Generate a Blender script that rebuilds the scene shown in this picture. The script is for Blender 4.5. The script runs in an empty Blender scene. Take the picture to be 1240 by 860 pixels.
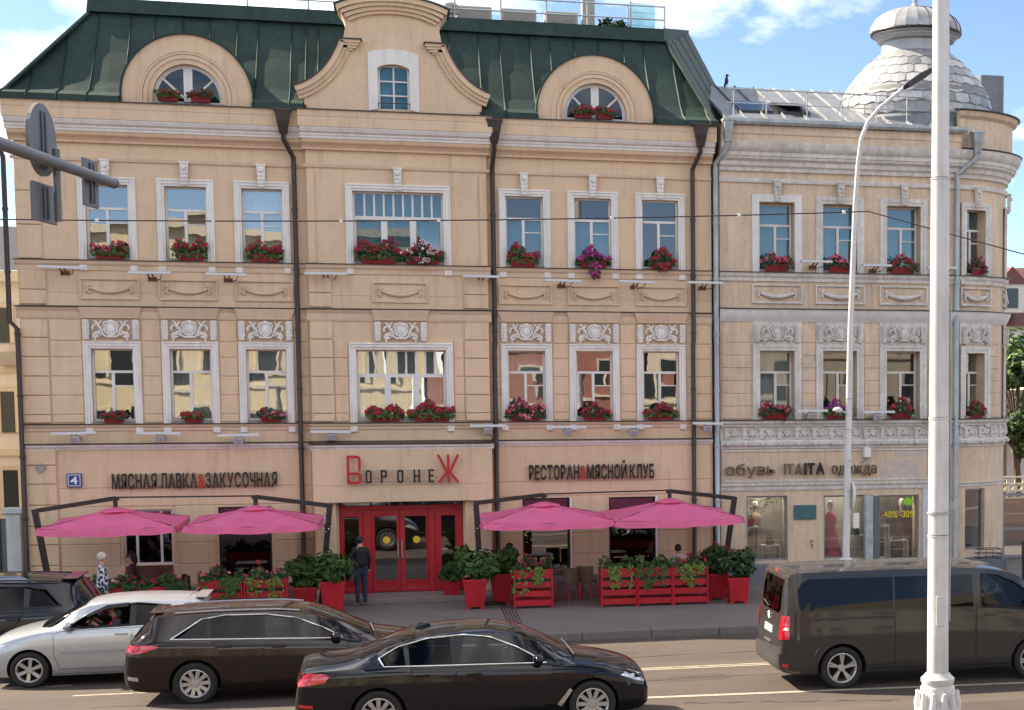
# Street facade with a restaurant, a corner shop building, parasols and traffic. Blender 4.5.
import bpy, bmesh, math, random
from mathutils import Vector, Matrix
from math import sin, cos, pi, radians as R

S = bpy.context.scene
COL = S.collection
random.seed(7)

# ------------------------------------------------------------------ camera, sky, sun, exposure
cam = bpy.data.objects.new('camera', bpy.data.cameras.new('camera'))
COL.objects.link(cam); S.camera = cam
cam.location = (0, -42.5, 5.35)
cam.rotation_euler = (R(90 - 4.6696), 0, R(-14.8963))
cam.data.sensor_width = 36; cam.data.lens = 57.652
cam.data.shift_x = -0.3145; cam.data.shift_y = 0.1582
cam.data.clip_end = 3000

SUN_DIR = Vector((1.0, -0.62, -1.0)).normalized()     # direction the light travels
SUN_EL = math.asin(-SUN_DIR.z)
SUN_AZ = math.atan2(-SUN_DIR.x, -SUN_DIR.y)           # clockwise from +Y, where the sun stands
W_ = bpy.data.worlds.new('World'); S.world = W_; W_.use_nodes = True
CLOUD_SEED = (16.83, 9.43, 12.73)
def build_world():
    nt = W_.node_tree; N = nt.nodes; L = nt.links; N.clear()
    out = N.new('ShaderNodeOutputWorld'); bg = N.new('ShaderNodeBackground')
    sky = N.new('ShaderNodeTexSky'); sky.sky_type = 'NISHITA'; sky.sun_disc = False
    sky.sun_elevation = SUN_EL; sky.sun_rotation = SUN_AZ
    sky.air_density = .62; sky.dust_density = .3; sky.ozone_density = 1.6; sky.altitude = 400
    tc = N.new('ShaderNodeTexCoord')
    mp = N.new('ShaderNodeMapping'); mp.inputs['Scale'].default_value = (1.0, 1.0, 2.0)
    mp.inputs['Location'].default_value = CLOUD_SEED
    L.new(tc.outputs['Generated'], mp.inputs[0])
    n1 = N.new('ShaderNodeTexNoise'); n1.inputs['Scale'].default_value = 3.0; n1.inputs['Detail'].default_value = 8; n1.inputs['Roughness'].default_value = .58
    L.new(mp.outputs[0], n1.inputs['Vector'])
    r1 = N.new('ShaderNodeValToRGB'); r1.color_ramp.elements[0].position = .47; r1.color_ramp.elements[1].position = .64
    L.new(n1.outputs['Fac'], r1.inputs[0])
    mx = N.new('ShaderNodeMix'); mx.data_type = 'RGBA'; mx.inputs['B'].default_value = (13.0, 12.5, 12.0, 1)
    L.new(r1.outputs[0], mx.inputs['Factor']); L.new(sky.outputs[0], mx.inputs['A'])
    L.new(mx.outputs['Result'], bg.inputs['Color']); bg.inputs['Strength'].default_value = 0.05
    L.new(bg.outputs[0], out.inputs[0])
build_world()
sun = bpy.data.objects.new('sun', bpy.data.lights.new('sun', 'SUN'))
COL.objects.link(sun); sun.data.energy = 2.75; sun.data.angle = R(.53); sun.data.color = (1, .86, .69)
sun.rotation_euler = SUN_DIR.to_track_quat('-Z', 'Y').to_euler(); sun.location = (-20, 20, 40)
S.view_settings.view_transform = 'Standard'; S.view_settings.look = 'None'
S.view_settings.exposure = 2.32; S.view_settings.gamma = 1; S.view_settings.use_curve_mapping = False
S.render.engine = 'CYCLES'
S.cycles.max_bounces = 7; S.cycles.diffuse_bounces = 4; S.cycles.glossy_bounces = 4
S.cycles.transparent_max_bounces = 8; S.cycles.caustics_reflective = False; S.cycles.caustics_refractive = False
S.cycles.use_denoising = True
S.cycles.sample_clamp_indirect = 6

# ------------------------------------------------------------------ mesh helpers
class MB:
    """collects faces; build() links them as one mesh object"""
    def __init__(s): s.v = []; s.f = []; s.m = []
    def add(s, vs, fs, m=0):
        o = len(s.v); s.v += [tuple(p) for p in vs]; s.f += [tuple(o + i for i in f) for f in fs]; s.m += [m] * len(fs); return s
    def box(s, x0, x1, y0, y1, z0, z1, m=0):
        return s.add([(x0,y0,z0),(x1,y0,z0),(x1,y1,z0),(x0,y1,z0),(x0,y0,z1),(x1,y0,z1),(x1,y1,z1),(x0,y1,z1)],
                     [(0,3,2,1),(4,5,6,7),(0,1,5,4),(1,2,6,5),(2,3,7,6),(3,0,4,7)], m)
    def block(s, x0, x1, y0, y1, z0, z1, c=.015, m=0):      # front (y0) chamfered
        return s.add([(x0,y1,z0),(x1,y1,z0),(x1,y1,z1),(x0,y1,z1),(x0,y0+c,z0),(x1,y0+c,z0),(x1,y0+c,z1),(x0,y0+c,z1),
                      (x0+c,y0,z0+c),(x1-c,y0,z0+c),(x1-c,y0,z1-c),(x0+c,y0,z1-c)],
                     [(0,1,5,4),(1,2,6,5),(2,3,7,6),(3,0,4,7),(4,5,9,8),(5,6,10,9),(6,7,11,10),(7,4,8,11),(8,9,10,11),(3,2,1,0)], m)
    def ext(s, poly, y0, y1, m=0, front=True, back=False):   # polygon in XZ extruded along Y
        n = len(poly); vs = [(x,y0,z) for x,z in poly] + [(x,y1,z) for x,z in poly]
        fs = [(i,(i+1)%n,n+(i+1)%n,n+i) for i in range(n)]
        if front: fs.append(tuple(range(n)))
        if back: fs.append(tuple(range(2*n-1,n-1,-1)))
        return s.add(vs, fs, m)
    def extz(s, poly, z0, z1, m=0):
        n = len(poly); vs = [(x,y,z0) for x,y in poly] + [(x,y,z1) for x,y in poly]
        fs = [(i,(i+1)%n,n+(i+1)%n,n+i) for i in range(n)] + [tuple(range(n))[::-1], tuple(range(n,2*n))]
        return s.add(vs, fs, m)
    def tube(s, pts, r, n=8, m=0, cap=True):
        pts = [Vector(p) for p in pts]; K = len(pts); rs = r if isinstance(r,(list,tuple)) else [r]*K
        up = Vector((0,0,1)); vs = []; fs = []; pn = None
        for i,p in enumerate(pts):
            t = ((pts[min(i+1,K-1)]-pts[max(i-1,0)])).normalized()
            if pn is None:
                a = up if abs(t.z) < .9 else Vector((1,0,0)); nrm = (a - t*a.dot(t)).normalized()
            else: nrm = (pn - t*pn.dot(t)).normalized()
            pn = nrm; b = t.cross(nrm)
            for k in range(n):
                q = p + (nrm*cos(2*pi*k/n) + b*sin(2*pi*k/n))*rs[i]; vs.append(q)
        for i in range(K-1):
            for k in range(n): fs.append((i*n+k, i*n+(k+1)%n, (i+1)*n+(k+1)%n, (i+1)*n+k))
        if cap: fs.append(tuple(range(n))[::-1]); fs.append(tuple(range((K-1)*n,K*n)))
        return s.add(vs, fs, m)
    def lathe(s, prof, n=24, c=(0,0,0), a0=0, a1=2*pi, axis='Z', m=0):
        full = abs(a1-a0-2*pi) < 1e-6; K = n if full else n+1; vs = []; fs = []; P = len(prof)
        for i in range(K):
            a = a0+(a1-a0)*i/n
            for r,z in prof:
                if axis=='Z': vs.append((c[0]+r*cos(a), c[1]+r*sin(a), c[2]+z))
                else: vs.append((c[0]+r*cos(a), c[1]+z, c[2]+r*sin(a)))
        for i in range(n):
            j = (i+1)%K
            for k in range(P-1): fs.append((i*P+k, j*P+k, j*P+k+1, i*P+k+1))
        return s.add(vs, fs, m)
    def ball(s, c, r, n=8, k=5, m=0):
        rx,ry,rz = r if isinstance(r,(tuple,list)) else (r,r,r); vs=[(c[0],c[1],c[2]-rz)]; fs=[]
        for i in range(1,k):
            a=-pi/2+pi*i/k
            for j in range(n): b=2*pi*j/n; vs.append((c[0]+rx*cos(a)*cos(b),c[1]+ry*cos(a)*sin(b),c[2]+rz*sin(a)))
        vs.append((c[0],c[1],c[2]+rz)); e=len(vs)-1
        for j in range(n):
            fs.append((0,1+(j+1)%n,1+j)); fs.append((e,1+(k-2)*n+j,1+(k-2)*n+(j+1)%n))
            for i in range(k-2): fs.append((1+i*n+j,1+i*n+(j+1)%n,1+(i+1)*n+(j+1)%n,1+(i+1)*n+j))
        return s.add(vs,fs,m)
    def usweep(s, x0, x1, z0, z1, prof, closed=False, m=0, yb=0):   # mitred frame; prof = [(inset, outward)]
        cs = []
        for i,d in prof:
            if closed: cs.append([(x0+i,yb-d,z0+i),(x0+i,yb-d,z1-i),(x1-i,yb-d,z1-i),(x1-i,yb-d,z0+i)])
            else: cs.append([(x0+i,yb-d,z0),(x0+i,yb-d,z1-i),(x1-i,yb-d,z1-i),(x1-i,yb-d,z0)])
        vs=[p for c in cs for p in c]; fs=[]
        for k in range(len(cs)-1):
            for j in range(4 if closed else 3): fs.append((k*4+j,k*4+(j+1)%4,(k+1)*4+(j+1)%4,(k+1)*4+j))
        if not closed:
            fs.append(tuple(k*4 for k in range(len(cs)))); fs.append(tuple(k*4+3 for k in range(len(cs)))[::-1])
        return s.add(vs,fs,m)
    def band(s, path, o0, o1, y0, y1, m=0):                  # strip between two offsets of an XZ polyline, extruded in Y
        n=len(path); A=[];B=[]
        for i,(x,z) in enumerate(path):
            a=path[max(i-1,0)]; b=path[min(i+1,n-1)]; dx,dz=b[0]-a[0],b[1]-a[1]; l=math.hypot(dx,dz) or 1; nx,nz=-dz/l,dx/l
            A.append((x+nx*o0,z+nz*o0)); B.append((x+nx*o1,z+nz*o1))
        return s.ext(A+B[::-1], y0, y1, m)
    def build(s, name, mats, parent=None, smooth=None, world=True, kind=None, bevel=0):
        me = bpy.data.meshes.new(name); me.from_pydata(s.v, [], s.f)
        mats = mats if isinstance(mats,(list,tuple)) else [mats]
        for mm in mats: me.materials.append(mm)
        if len(mats) > 1: me.polygons.foreach_set('material_index', s.m)
        fix(me, bevel)
        if smooth is not None: smooth_mesh(me, smooth)
        return link(name, me, parent, world, kind)

def fix(me, bevel=0):
    bm = bmesh.new(); bm.from_mesh(me); bmesh.ops.recalc_face_normals(bm, faces=bm.faces)
    if bevel: bmesh.ops.bevel(bm, geom=bm.edges[:], offset=bevel, segments=1, affect='EDGES', profile=.5)
    bm.to_mesh(me); bm.free(); me.update()
def smooth_mesh(me, ang=35):
    me.polygons.foreach_set('use_smooth', [True]*len(me.polygons)); me.set_sharp_from_angle(angle=R(ang))
WLD = {}
def link(name, data, parent=None, world=True, kind=None):
    o = bpy.data.objects.new(name, data); COL.objects.link(o)
    if parent:
        o.parent = parent
        if world and parent in WLD: o.matrix_parent_inverse = WLD[parent].inverted()
    if kind: o['kind'] = kind
    return o
def root(name, label, cat, loc=(0,0,0), rz=0, group=None):
    o = bpy.data.objects.new(name, None); COL.objects.link(o); o.location = loc; o.rotation_euler = (0,0,rz)
    o.empty_display_size = .2
    WLD[o] = Matrix.Translation(loc) @ Matrix.Rotation(rz,4,'Z'); tag(o,label,cat,group); return o
def tag(o, label=None, cat=None, group=None, kind=None):
    if label: o['label']=label
    if cat: o['category']=cat
    if group: o['group']=group
    if kind: o['kind']=kind
    return o
def kids(o): return [c for c in bpy.data.objects if c.parent is o]
CH = {}
def copy_tree(o, parent=None):
    c = o.copy(); COL.objects.link(c)
    if parent: c.parent = parent
    for ch in o.children: copy_tree(ch, c)
    return c

# ------------------------------------------------------------------ materials
MATS = {}
def nd(nt, t, **kw):
    n = nt.nodes.new(t)
    for k,v in kw.items():
        if k in n.inputs: n.inputs[k].default_value = v
        else: setattr(n,k,v)
    return n
def mat(name, col, rough=.6, metal=0, var=0, scale=2., var2=0, scale2=12., streak=0, bump=0, bscale=60., spec=.5, coat=0, dirt=None, dirt_pos=(.62,.72), dirt_scale=1.4, stain=None):
    if name in MATS: return MATS[name]
    m = bpy.data.materials.new(name); m.use_nodes = True; nt = m.node_tree; L = nt.links
    b = nt.nodes['Principled BSDF']; b.inputs['Roughness'].default_value = rough; b.inputs['Metallic'].default_value = metal
    b.inputs['Specular IOR Level'].default_value = spec; b.inputs['Coat Weight'].default_value = coat; b.inputs['Coat Roughness'].default_value = .03
    c4 = (*col,1); b.inputs['Base Color'].default_value = c4
    geo = nd(nt,'ShaderNodeNewGeometry'); last = None
    def cur():
        if last is None:
            r = nd(nt,'ShaderNodeRGB'); r.outputs[0].default_value = c4; return r.outputs[0]
        return last
    def noise_mul(vec, sc, amt, det=4):
        n = nd(nt,'ShaderNodeTexNoise',Scale=sc,Detail=det,Roughness=.6); L.new(vec,n.inputs['Vector'])
        mr = nd(nt,'ShaderNodeMapRange'); mr.inputs[1].default_value=.3; mr.inputs[2].default_value=.7; mr.inputs[3].default_value=1-amt; mr.inputs[4].default_value=1+amt
        L.new(n.outputs['Fac'],mr.inputs[0])
        mm = nd(nt,'ShaderNodeMix',data_type='RGBA',blend_type='MULTIPLY'); mm.inputs['Factor'].default_value=1
        L.new(cur(),mm.inputs['A']); cb = nd(nt,'ShaderNodeCombineColor'); 
        for k in range(3): L.new(mr.outputs[0],cb.inputs[k])
        L.new(cb.outputs[0],mm.inputs['B']); return mm.outputs['Result']
    if var: last = noise_mul(geo.outputs['Position'],scale,var)
    if var2: last = noise_mul(geo.outputs['Position'],scale2,var2)
    if streak:
        mp = nd(nt,'ShaderNodeMapping'); mp.inputs['Scale'].default_value=(5,5,.45); L.new(geo.outputs['Position'],mp.inputs[0])
        last = noise_mul(mp.outputs[0],1.6,streak,3)
    if dirt:
        n = nd(nt,'ShaderNodeTexNoise',Scale=dirt_scale,Detail=8,Roughness=.65); L.new(geo.outputs['Position'],n.inputs['Vector'])
        r = nd(nt,'ShaderNodeValToRGB'); r.color_ramp.elements[0].position=dirt_pos[0]; r.color_ramp.elements[1].position=dirt_pos[1]
        L.new(n.outputs['Fac'],r.inputs[0]); mm = nd(nt,'ShaderNodeMix',data_type='RGBA'); mm.inputs['B'].default_value=(*dirt,1)
        L.new(r.outputs[0],mm.inputs['Factor']); L.new(cur(),mm.inputs['A']); last = mm.outputs['Result']
    if stain:
        mp = nd(nt,'ShaderNodeMapping'); mp.inputs['Scale'].default_value=(2.6,2.6,.30); L.new(geo.outputs['Position'],mp.inputs[0])
        n = nd(nt,'ShaderNodeTexNoise',Scale=1.5,Detail=7,Roughness=.7); L.new(mp.outputs[0],n.inputs['Vector'])
        r = nd(nt,'ShaderNodeMapRange'); r.inputs[1].default_value=.53; r.inputs[2].default_value=.74; r.inputs[3].default_value=0; r.inputs[4].default_value=stain[1]
        L.new(n.outputs['Fac'],r.inputs[0]); mm = nd(nt,'ShaderNodeMix',data_type='RGBA'); mm.inputs['B'].default_value=(*stain[0],1)
        L.new(r.outputs[0],mm.inputs['Factor']); L.new(cur(),mm.inputs['A']); last = mm.outputs['Result']
    if last is not None: L.new(last,b.inputs['Base Color'])
    if bump:
        n = nd(nt,'ShaderNodeTexNoise',Scale=bscale,Detail=4); L.new(geo.outputs['Position'],n.inputs['Vector'])
        bp = nd(nt,'ShaderNodeBump',Strength=bump,Distance=.02); L.new(n.outputs['Fac'],bp.inputs['Height']); L.new(bp.outputs[0],b.inputs['Normal'])
    MATS[name] = m; return m
def glass_mat(name, tint=(.75,.8,.82), refl=.22, rough=.0, wave=.0, wscale=1.2, ior=1.5):
    if name in MATS: return MATS[name]
    m = bpy.data.materials.new(name); m.use_nodes = True; nt = m.node_tree; L = nt.links; nt.nodes.clear()
    out = nd(nt,'ShaderNodeOutputMaterial'); tr = nd(nt,'ShaderNodeBsdfTransparent'); tr.inputs[0].default_value=(*tint,1)
    gl = nd(nt,'ShaderNodeBsdfGlossy'); gl.inputs['Roughness'].default_value=rough; gl.inputs['Color'].default_value=(1,1,1,1)
    lw = nd(nt,'ShaderNodeFresnel'); lw.inputs[0].default_value=ior
    ad = nd(nt,'ShaderNodeMath',operation='MAXIMUM'); ad.inputs[1].default_value=refl; L.new(lw.outputs[0],ad.inputs[0])
    mx = nd(nt,'ShaderNodeMixShader'); L.new(ad.outputs[0],mx.inputs[0]); L.new(tr.outputs[0],mx.inputs[1]); L.new(gl.outputs[0],mx.inputs[2]); L.new(mx.outputs[0],out.inputs[0])
    if wave:
        geo = nd(nt,'ShaderNodeNewGeometry'); n = nd(nt,'ShaderNodeTexNoise',Scale=wscale,Detail=2); L.new(geo.outputs['Position'],n.inputs['Vector'])
        bp = nd(nt,'ShaderNodeBump',Strength=wave,Distance=.05); L.new(n.outputs['Fac'],bp.inputs['Height']); L.new(bp.outputs[0],gl.inputs['Normal'])
    MATS[name] = m; return m

PEACH = mat('peach_plaster',(.69,.508,.345),.85,stain=((.40,.28,.19),.55),var=.06,scale=.45,var2=.035,scale2=6,streak=.03,bump=.25,bscale=45,spec=.25)
PEACH2 = mat('peach_trim',(.65,.485,.345),.8,var=.07,scale=1.2,streak=.05,bump=.2,bscale=50,spec=.25)
OLDP = mat('old_peach_plaster',(.64,.495,.36),.88,stain=((.33,.26,.20),.65),var=.10,scale=.8,var2=.07,scale2=6,streak=.09,bump=.35,bscale=40,spec=.2,dirt=(.50,.43,.37),dirt_pos=(.60,.68),dirt_scale=.9)
WHITE = mat('white_stucco',(.76,.73,.69),.8,stain=((.40,.35,.30),.45),var=.06,scale=2.5,streak=.07,bump=.2,bscale=50,spec=.25)
OLDW = mat('weathered_stucco',(.63,.59,.545),.88,var=.12,scale=1.6,var2=.1,scale2=9,streak=.12,bump=.5,bscale=30,spec=.2,dirt=(.30,.25,.21),dirt_pos=(.65,.72),dirt_scale=2.2)
SASH = mat('white_window_paint',(.72,.70,.67),.45,var=.04,scale=4)
GREEN = mat('green_roof_paint',(.019,.039,.032),.58,spec=.25,var=.2,scale=1.1,var2=.12,scale2=7,streak=.15,bump=.12,bscale=5,dirt=(.024,.042,.033),dirt_pos=(.62,.75),dirt_scale=.9)
BROWN = mat('brown_pipe_metal',(.035,.022,.018),.45,var=.2,scale=3)
ZINC = mat('zinc_metal',(.36,.39,.40),.5,metal=.35,var=.15,scale=2,streak=.2)
DARKM = mat('dark_metal',(.02,.016,.018),.4,var=.1)
RED = mat('red_paint',(.43,.010,.022),.45,var=.12,scale=3,streak=.08)
REDL = mat('red_sign_enamel',(.45,.014,.018),.35)
BLACKL = mat('black_sign_enamel',(.012,.009,.010),.35)
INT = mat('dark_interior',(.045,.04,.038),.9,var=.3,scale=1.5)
# ------------------------------------------------------------------ walls with openings
def flatmap(y=0.0): return lambda u, d, z: (u, y - d, z)
def wall_mesh(mb, M, u0, u1, z0, z1, holes, thick=.45, ustep=None, m=0):
    """holes: (u0,u1,z0,z1); builds the front face, reveals and rim"""
    us = sorted({u0,u1,*[h[0] for h in holes],*[h[1] for h in holes]}); zs = sorted({z0,z1,*[h[2] for h in holes],*[h[3] for h in holes]})
    us = [u for u in us if u0 <= u <= u1]; zs = [z for z in zs if z0 <= z <= z1]
    if ustep:
        o = []
        for a,b in zip(us,us[1:]):
            k = max(1, math.ceil((b-a)/ustep)); o += [a+(b-a)*i/k for i in range(k)]
        us = o+[us[-1]]
    hole = lambda a,b,c,d: any(h[0]-1e-6<=a and b<=h[1]+1e-6 and h[2]-1e-6<=c and d<=h[3]+1e-6 for h in holes)
    ni,nj = len(us)-1,len(zs)-1
    H = [[hole(us[i],us[i+1],zs[j],zs[j+1]) for j in range(nj)] for i in range(ni)]
    for i in range(ni):
        for j in range(nj):
            if H[i][j]: continue
            a,b,c,d = us[i],us[i+1],zs[j],zs[j+1]
            mb.add([M(a,0,c),M(b,0,c),M(b,0,d),M(a,0,d)],[(0,1,2,3)],m)
            for (di,dj,p,q) in ((-1,0,(a,c),(a,d)),(1,0,(b,d),(b,c)),(0,-1,(b,c),(a,c)),(0,1,(a,d),(b,d))):
                ii,jj = i+di,j+dj; out = not (0<=ii<ni and 0<=jj<nj)
                if out or H[ii][jj]:
                    mb.add([M(p[0],0,p[1]),M(q[0],0,q[1]),M(q[0],-thick,q[1]),M(p[0],-thick,p[1])],[(0,1,2,3)],m)
    return mb
def moulding(mb, M, u0, u1, prof, step=None, m=0):
    """prof: [(outward, z)] from bottom to top, swept along u with capped ends"""
    k = 1 if not step else max(1, math.ceil((u1-u0)/step)); P = len(prof); vs=[]; fs=[]
    for i in range(k+1):
        u = u0+(u1-u0)*i/k
        for d,z in prof: vs.append(M(u,d,z))
    for i in range(k):
        for j in range(P-1): fs.append((i*P+j,(i+1)*P+j,(i+1)*P+j+1,i*P+j+1))
    fs.append(tuple(range(P))[::-1]); fs.append(tuple(range(k*P,(k+1)*P)))
    return mb.add(vs,fs,m)

GLASS = glass_mat('window_glass',(.66,.72,.74),.31,wave=.022,wscale=1.2)
GLASSC = glass_mat('window_glass_new',(.66,.74,.78),.12,wave=.012,wscale=1.0)
CURT_B = mat('teal_blue_curtain',(.11,.35,.45),.8,var=.12,scale=3)
CURT_W = mat('pale_curtain',(.60,.58,.50),.85,var=.15,scale=3)
CURT_D = mat('grey_brown_curtain',(.13,.10,.10),.85,var=.15,scale=3)
SILLM = mat('grey_window_sill',(.30,.27,.25),.7,var=.15,scale=5)

# --- window kinds: mesh data made once, shared by every copy. Origin: middle of the opening's foot, on the wall plane.
def curtain_mesh(w, h, mt, folds=9, amp=.03):
    mb = MB(); n = folds*4; vs=[]; fs=[]
    for i in range(n+1):
        x = -w/2+w*i/n; y = .0+amp*sin(i*pi/2*.97)+.008*sin(i*1.7)
        vs += [(x,y,0),(x*1.0,y*.6,h)]
    for i in range(n): fs.append((2*i,2*i+2,2*i+3,2*i+1))
    mb.add(vs,fs); me = bpy.data.meshes.new('curtain'); me.from_pydata(mb.v,[],mb.f); me.materials.append(mt); smooth_mesh(me,80); return me
def mesh_of(mb, mats, smooth=None, name='piece', bevel=0):
    me = bpy.data.meshes.new(name); me.from_pydata(mb.v,[],mb.f)
    mats = mats if isinstance(mats,(list,tuple)) else [mats]
    for x in mats: me.materials.append(x)
    if len(mats)>1: me.polygons.foreach_set('material_index', mb.m)
    fix(me,bevel)
    if smooth is not None: smooth_mesh(me,smooth)
    return me
def sash_mesh(w, h, rec, kind):
    """white frame bars set back by rec, with their panes' rectangles"""
    mb = MB(); f=.045; y0,y1=rec-.03,rec+.03; panes=[]
    def bar(x0,x1,z0,z1,p=0): mb.box(x0,x1,y0-p,y1,z0,z1)
    L,Rr,B,T = -w/2,w/2,.07,h
    bar(L,L+f,B,T); bar(Rr-f,Rr,B,T); bar(L+f,Rr-f,T-f,T); bar(L+f,Rr-f,B,B+f)
    tz = B+(T-B)*(.68 if kind!='wide' else .64); t=.03
    bar(L+f,Rr-f,tz-t,tz+t,.006)
    if kind=='wide':
        k=9; W=(Rr-L-2*f)
        for i in range(1,k): x=L+f+W*i/k; bar(x-.022,x+.022,tz+t,T-f)
        for i in range(k): panes.append((L+f+W*i/k+(.022 if i else 0),L+f+W*(i+1)/k-(.022 if i<k-1 else 0),tz+t,T-f))
        for i in (1,2): x=L+f+W*i/3; bar(x-.075,x+.075,B+f,tz-t,.004)
        for i in range(3):
            a=L+f+W*i/3+(.075 if i else .03); b=L+f+W*(i+1)/3-(.075 if i<2 else .03); panes.append((a,b,B+f+.03,tz-t-.03))
            mb.usweep(a-.03,b+.03,B+f,tz-t,[(0,-rec+.036),(.03,-rec+.036),(.03,-rec)],closed=True)
    else:
        xm = -.02 if kind=='std' else 0.03
        bar(xm-.035,xm+.035,B+f,tz-t,.004); panes.append((L+f,Rr-f,tz+t,T-f)); panes.append((L+f,xm-.035,B+f,tz-t))
        zf = B+f+(tz-t-B-f)*.72; bar(xm+.035,Rr-f,zf-.014,zf+.014)
        panes.append((xm+.035,Rr-f,B+f,zf-.014)); panes.append((xm+.035,Rr-f,zf+.014,tz-t))
    return mesh_of(mb,SASH,name='sash'), panes
def pane_mesh(panes, rec, gl):
    out=[]
    for k,(a,b,c,d) in enumerate(panes):
        mb=MB(); yy=rec+.012; tw=random.uniform(-.003,.003); tv=random.uniform(-.0025,.0025)
        mb.add([(a,yy-tw,c-0),(b,yy+tw,c),(b,yy+tw+tv,d),(a,yy-tw+tv,d)],[(0,1,2,3)]); out.append(mesh_of(mb,gl,name='pane'))
    return out
def surround_mesh(w, h, sw, steps, mt, ears=True):
    mb=MB(); mb.usweep(-w/2-sw,w/2+sw,0,h+sw,steps)
    if ears:
        for sx in (-1,1):
            c=sx*(w/2+sw*.52); mb.block(c-.085,c+.085,-.055,.02,-.235,-.075,.012)
    return mesh_of(mb,mt,name='surround')
STEPS=[(0,0),(0,.055),(.035,.065),(.05,.045),(.11,.045),(.125,.025),(.17,.02),(.17,-.02)]
STEPS_OLD=[(0,0),(0,.045),(.10,.045),(.12,.03),(.19,.025),(.19,-.02)]
def key_mesh(mt):
    mb=MB()
    mb.add([(-.10,-.02,.53),(.10,-.02,.53),(.075,-.02,0),(-.075,-.02,0),(-.10,-.12,.53),(.10,-.12,.53),(.075,-.085,0),(-.075,-.085,0)],
           [(4,5,6,7),(0,1,5,4),(1,2,6,5),(2,3,7,6),(3,0,4,7)])
    mb.lathe([(.0,-.165),(.045,-.16),(.06,-.13),(.06,-.08)],10,(0,0,.40),axis='Y')
    for s in (-1,1):
        for z,r in ((.28,.035),(.18,.03),(.09,.026)): mb.ball((s*.045,-.10,z),(r,.03,r*1.3),6,4)
    mb.box(-.115,.115,-.135,-.02,.50,.54)
    return mesh_of(mb,mt,smooth=50,name='keystone')
def swag_mesh(w, mt, bold=1.0):
    mb=MB(); mb.usweep(-w/2,w/2,0,.50,[(0,0),(0,.045),(.03,.05),(.045,.03),(.055,.008)],closed=True)
    n=26; pts=[];rs=[]
    for i in range(n+1):
        t=i/n*2-1; pts.append((t*w*.33,-.035,.20+.10*(t*t)-.02)); rs.append((.028+.026*(1-t*t)+.012*(i%2))*bold)
    mb.tube(pts,rs,7)
    for s in (-1,1):
        x=s*w*.355; mb.ball((x,-.035,.335),(.045,.04,.05),7,5)
        for k,(dx,z,r) in enumerate(((0,.26,.04),(.02*s,.205,.036),(-.012*s,.16,.03),(.03*s,.31,.03))): mb.ball((x+dx,-.03,z),(r*.9,.03,r*1.3),6,4)
    return mesh_of(mb,mt,smooth=50,name='garland_panel')
def acanthus(mb, cx, w, h, y=-.02, d=.05):
    # leafy upright with notched edges and a midrib
    pts=[]; n=6
    for s in (1,-1):
        side=[]
        for i in range(n):
            z0=h*i/n; z1=h*(i+.72)/n; k=.78+.22*sin((i+.4)/n*pi*1.05)
            side += [(s*w*.30*k,z0),(s*w*.5*k,z1)]
        pts += [(cx+x,z) for x,z in (side if s==1 else side[::-1])]
        if s==1: pts.append((cx,h))
    mb.ext(pts,y-d,.02)
    mb.tube([(cx,y-d-.004,.02),(cx,y-d-.018,h*.5),(cx,y-d-.01,h*.95)],.02,6)
    for i in range(4):
        for s in (1,-1):
            z=h*(.1+.21*i); mb.tube([(cx,y-d,z),(cx+s*w*.4,y-d-.006,z+.075)],[.018,.008],5)
def medal_mesh(w, mt, dense=False):
    mb=MB(); h=.50
    for s in (-1,1): acanthus(mb,s*(w/2-.1),.19,h-.02)
    mb.lathe([(.155,-.02),(.165,-.075),(.135,-.095),(.115,-.065)],22,(0,0,.25),axis='Y')
    mb.ball((0,-.05,.255),(.118,.055,.135),14,8)
    mb.ball((0,-.06,.43),(.07,.04,.045),8,5); mb.ball((0,-.06,.07),(.075,.04,.04),8,5)
    for s in (-1,1):
        mb.tube([(s*.05,-.07,.43),(s*.14,-.085,.40),(s*.185,-.08,.30)],[.028,.024,.014],6)
        mb.tube([(s*.05,-.07,.06),(s*.14,-.085,.08),(s*.19,-.08,.17)],[.03,.024,.014],6)
        for j,(bx,bz,a,l) in enumerate(((.20,.10,60,.17),(.24,.26,40,.17),(.21,.18,115,.18),(.33,.10,95,.20),(.30,.32,120,.14),(.40,.24,70,.16),(.27,.07,20,.15),(.37,.05,45,.12))):
            pts=[];rs=[]
            for k in range(6):
                t=k/5; aa=R(a+60*t*(1 if j%2 else -1)); pts.append((s*(bx+l*t*cos(aa)*.8),-.055-.02*sin(t*pi),bz+l*t*sin(aa))); rs.append(.026*(1-t*.55)+.006)
            mb.tube(pts,rs,6); mb.ball((pts[-1][0],-.06,pts[-1][2]),.026,6,4)
        if dense:
            for j in range(9):
                mb.ball((s*random.uniform(.17,.45),-.05,random.uniform(.05,.45)),(random.uniform(.025,.045),.035,random.uniform(.025,.05)),6,4)
    return mesh_of(mb,mt,smooth=50,name='relief_panel')

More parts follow.
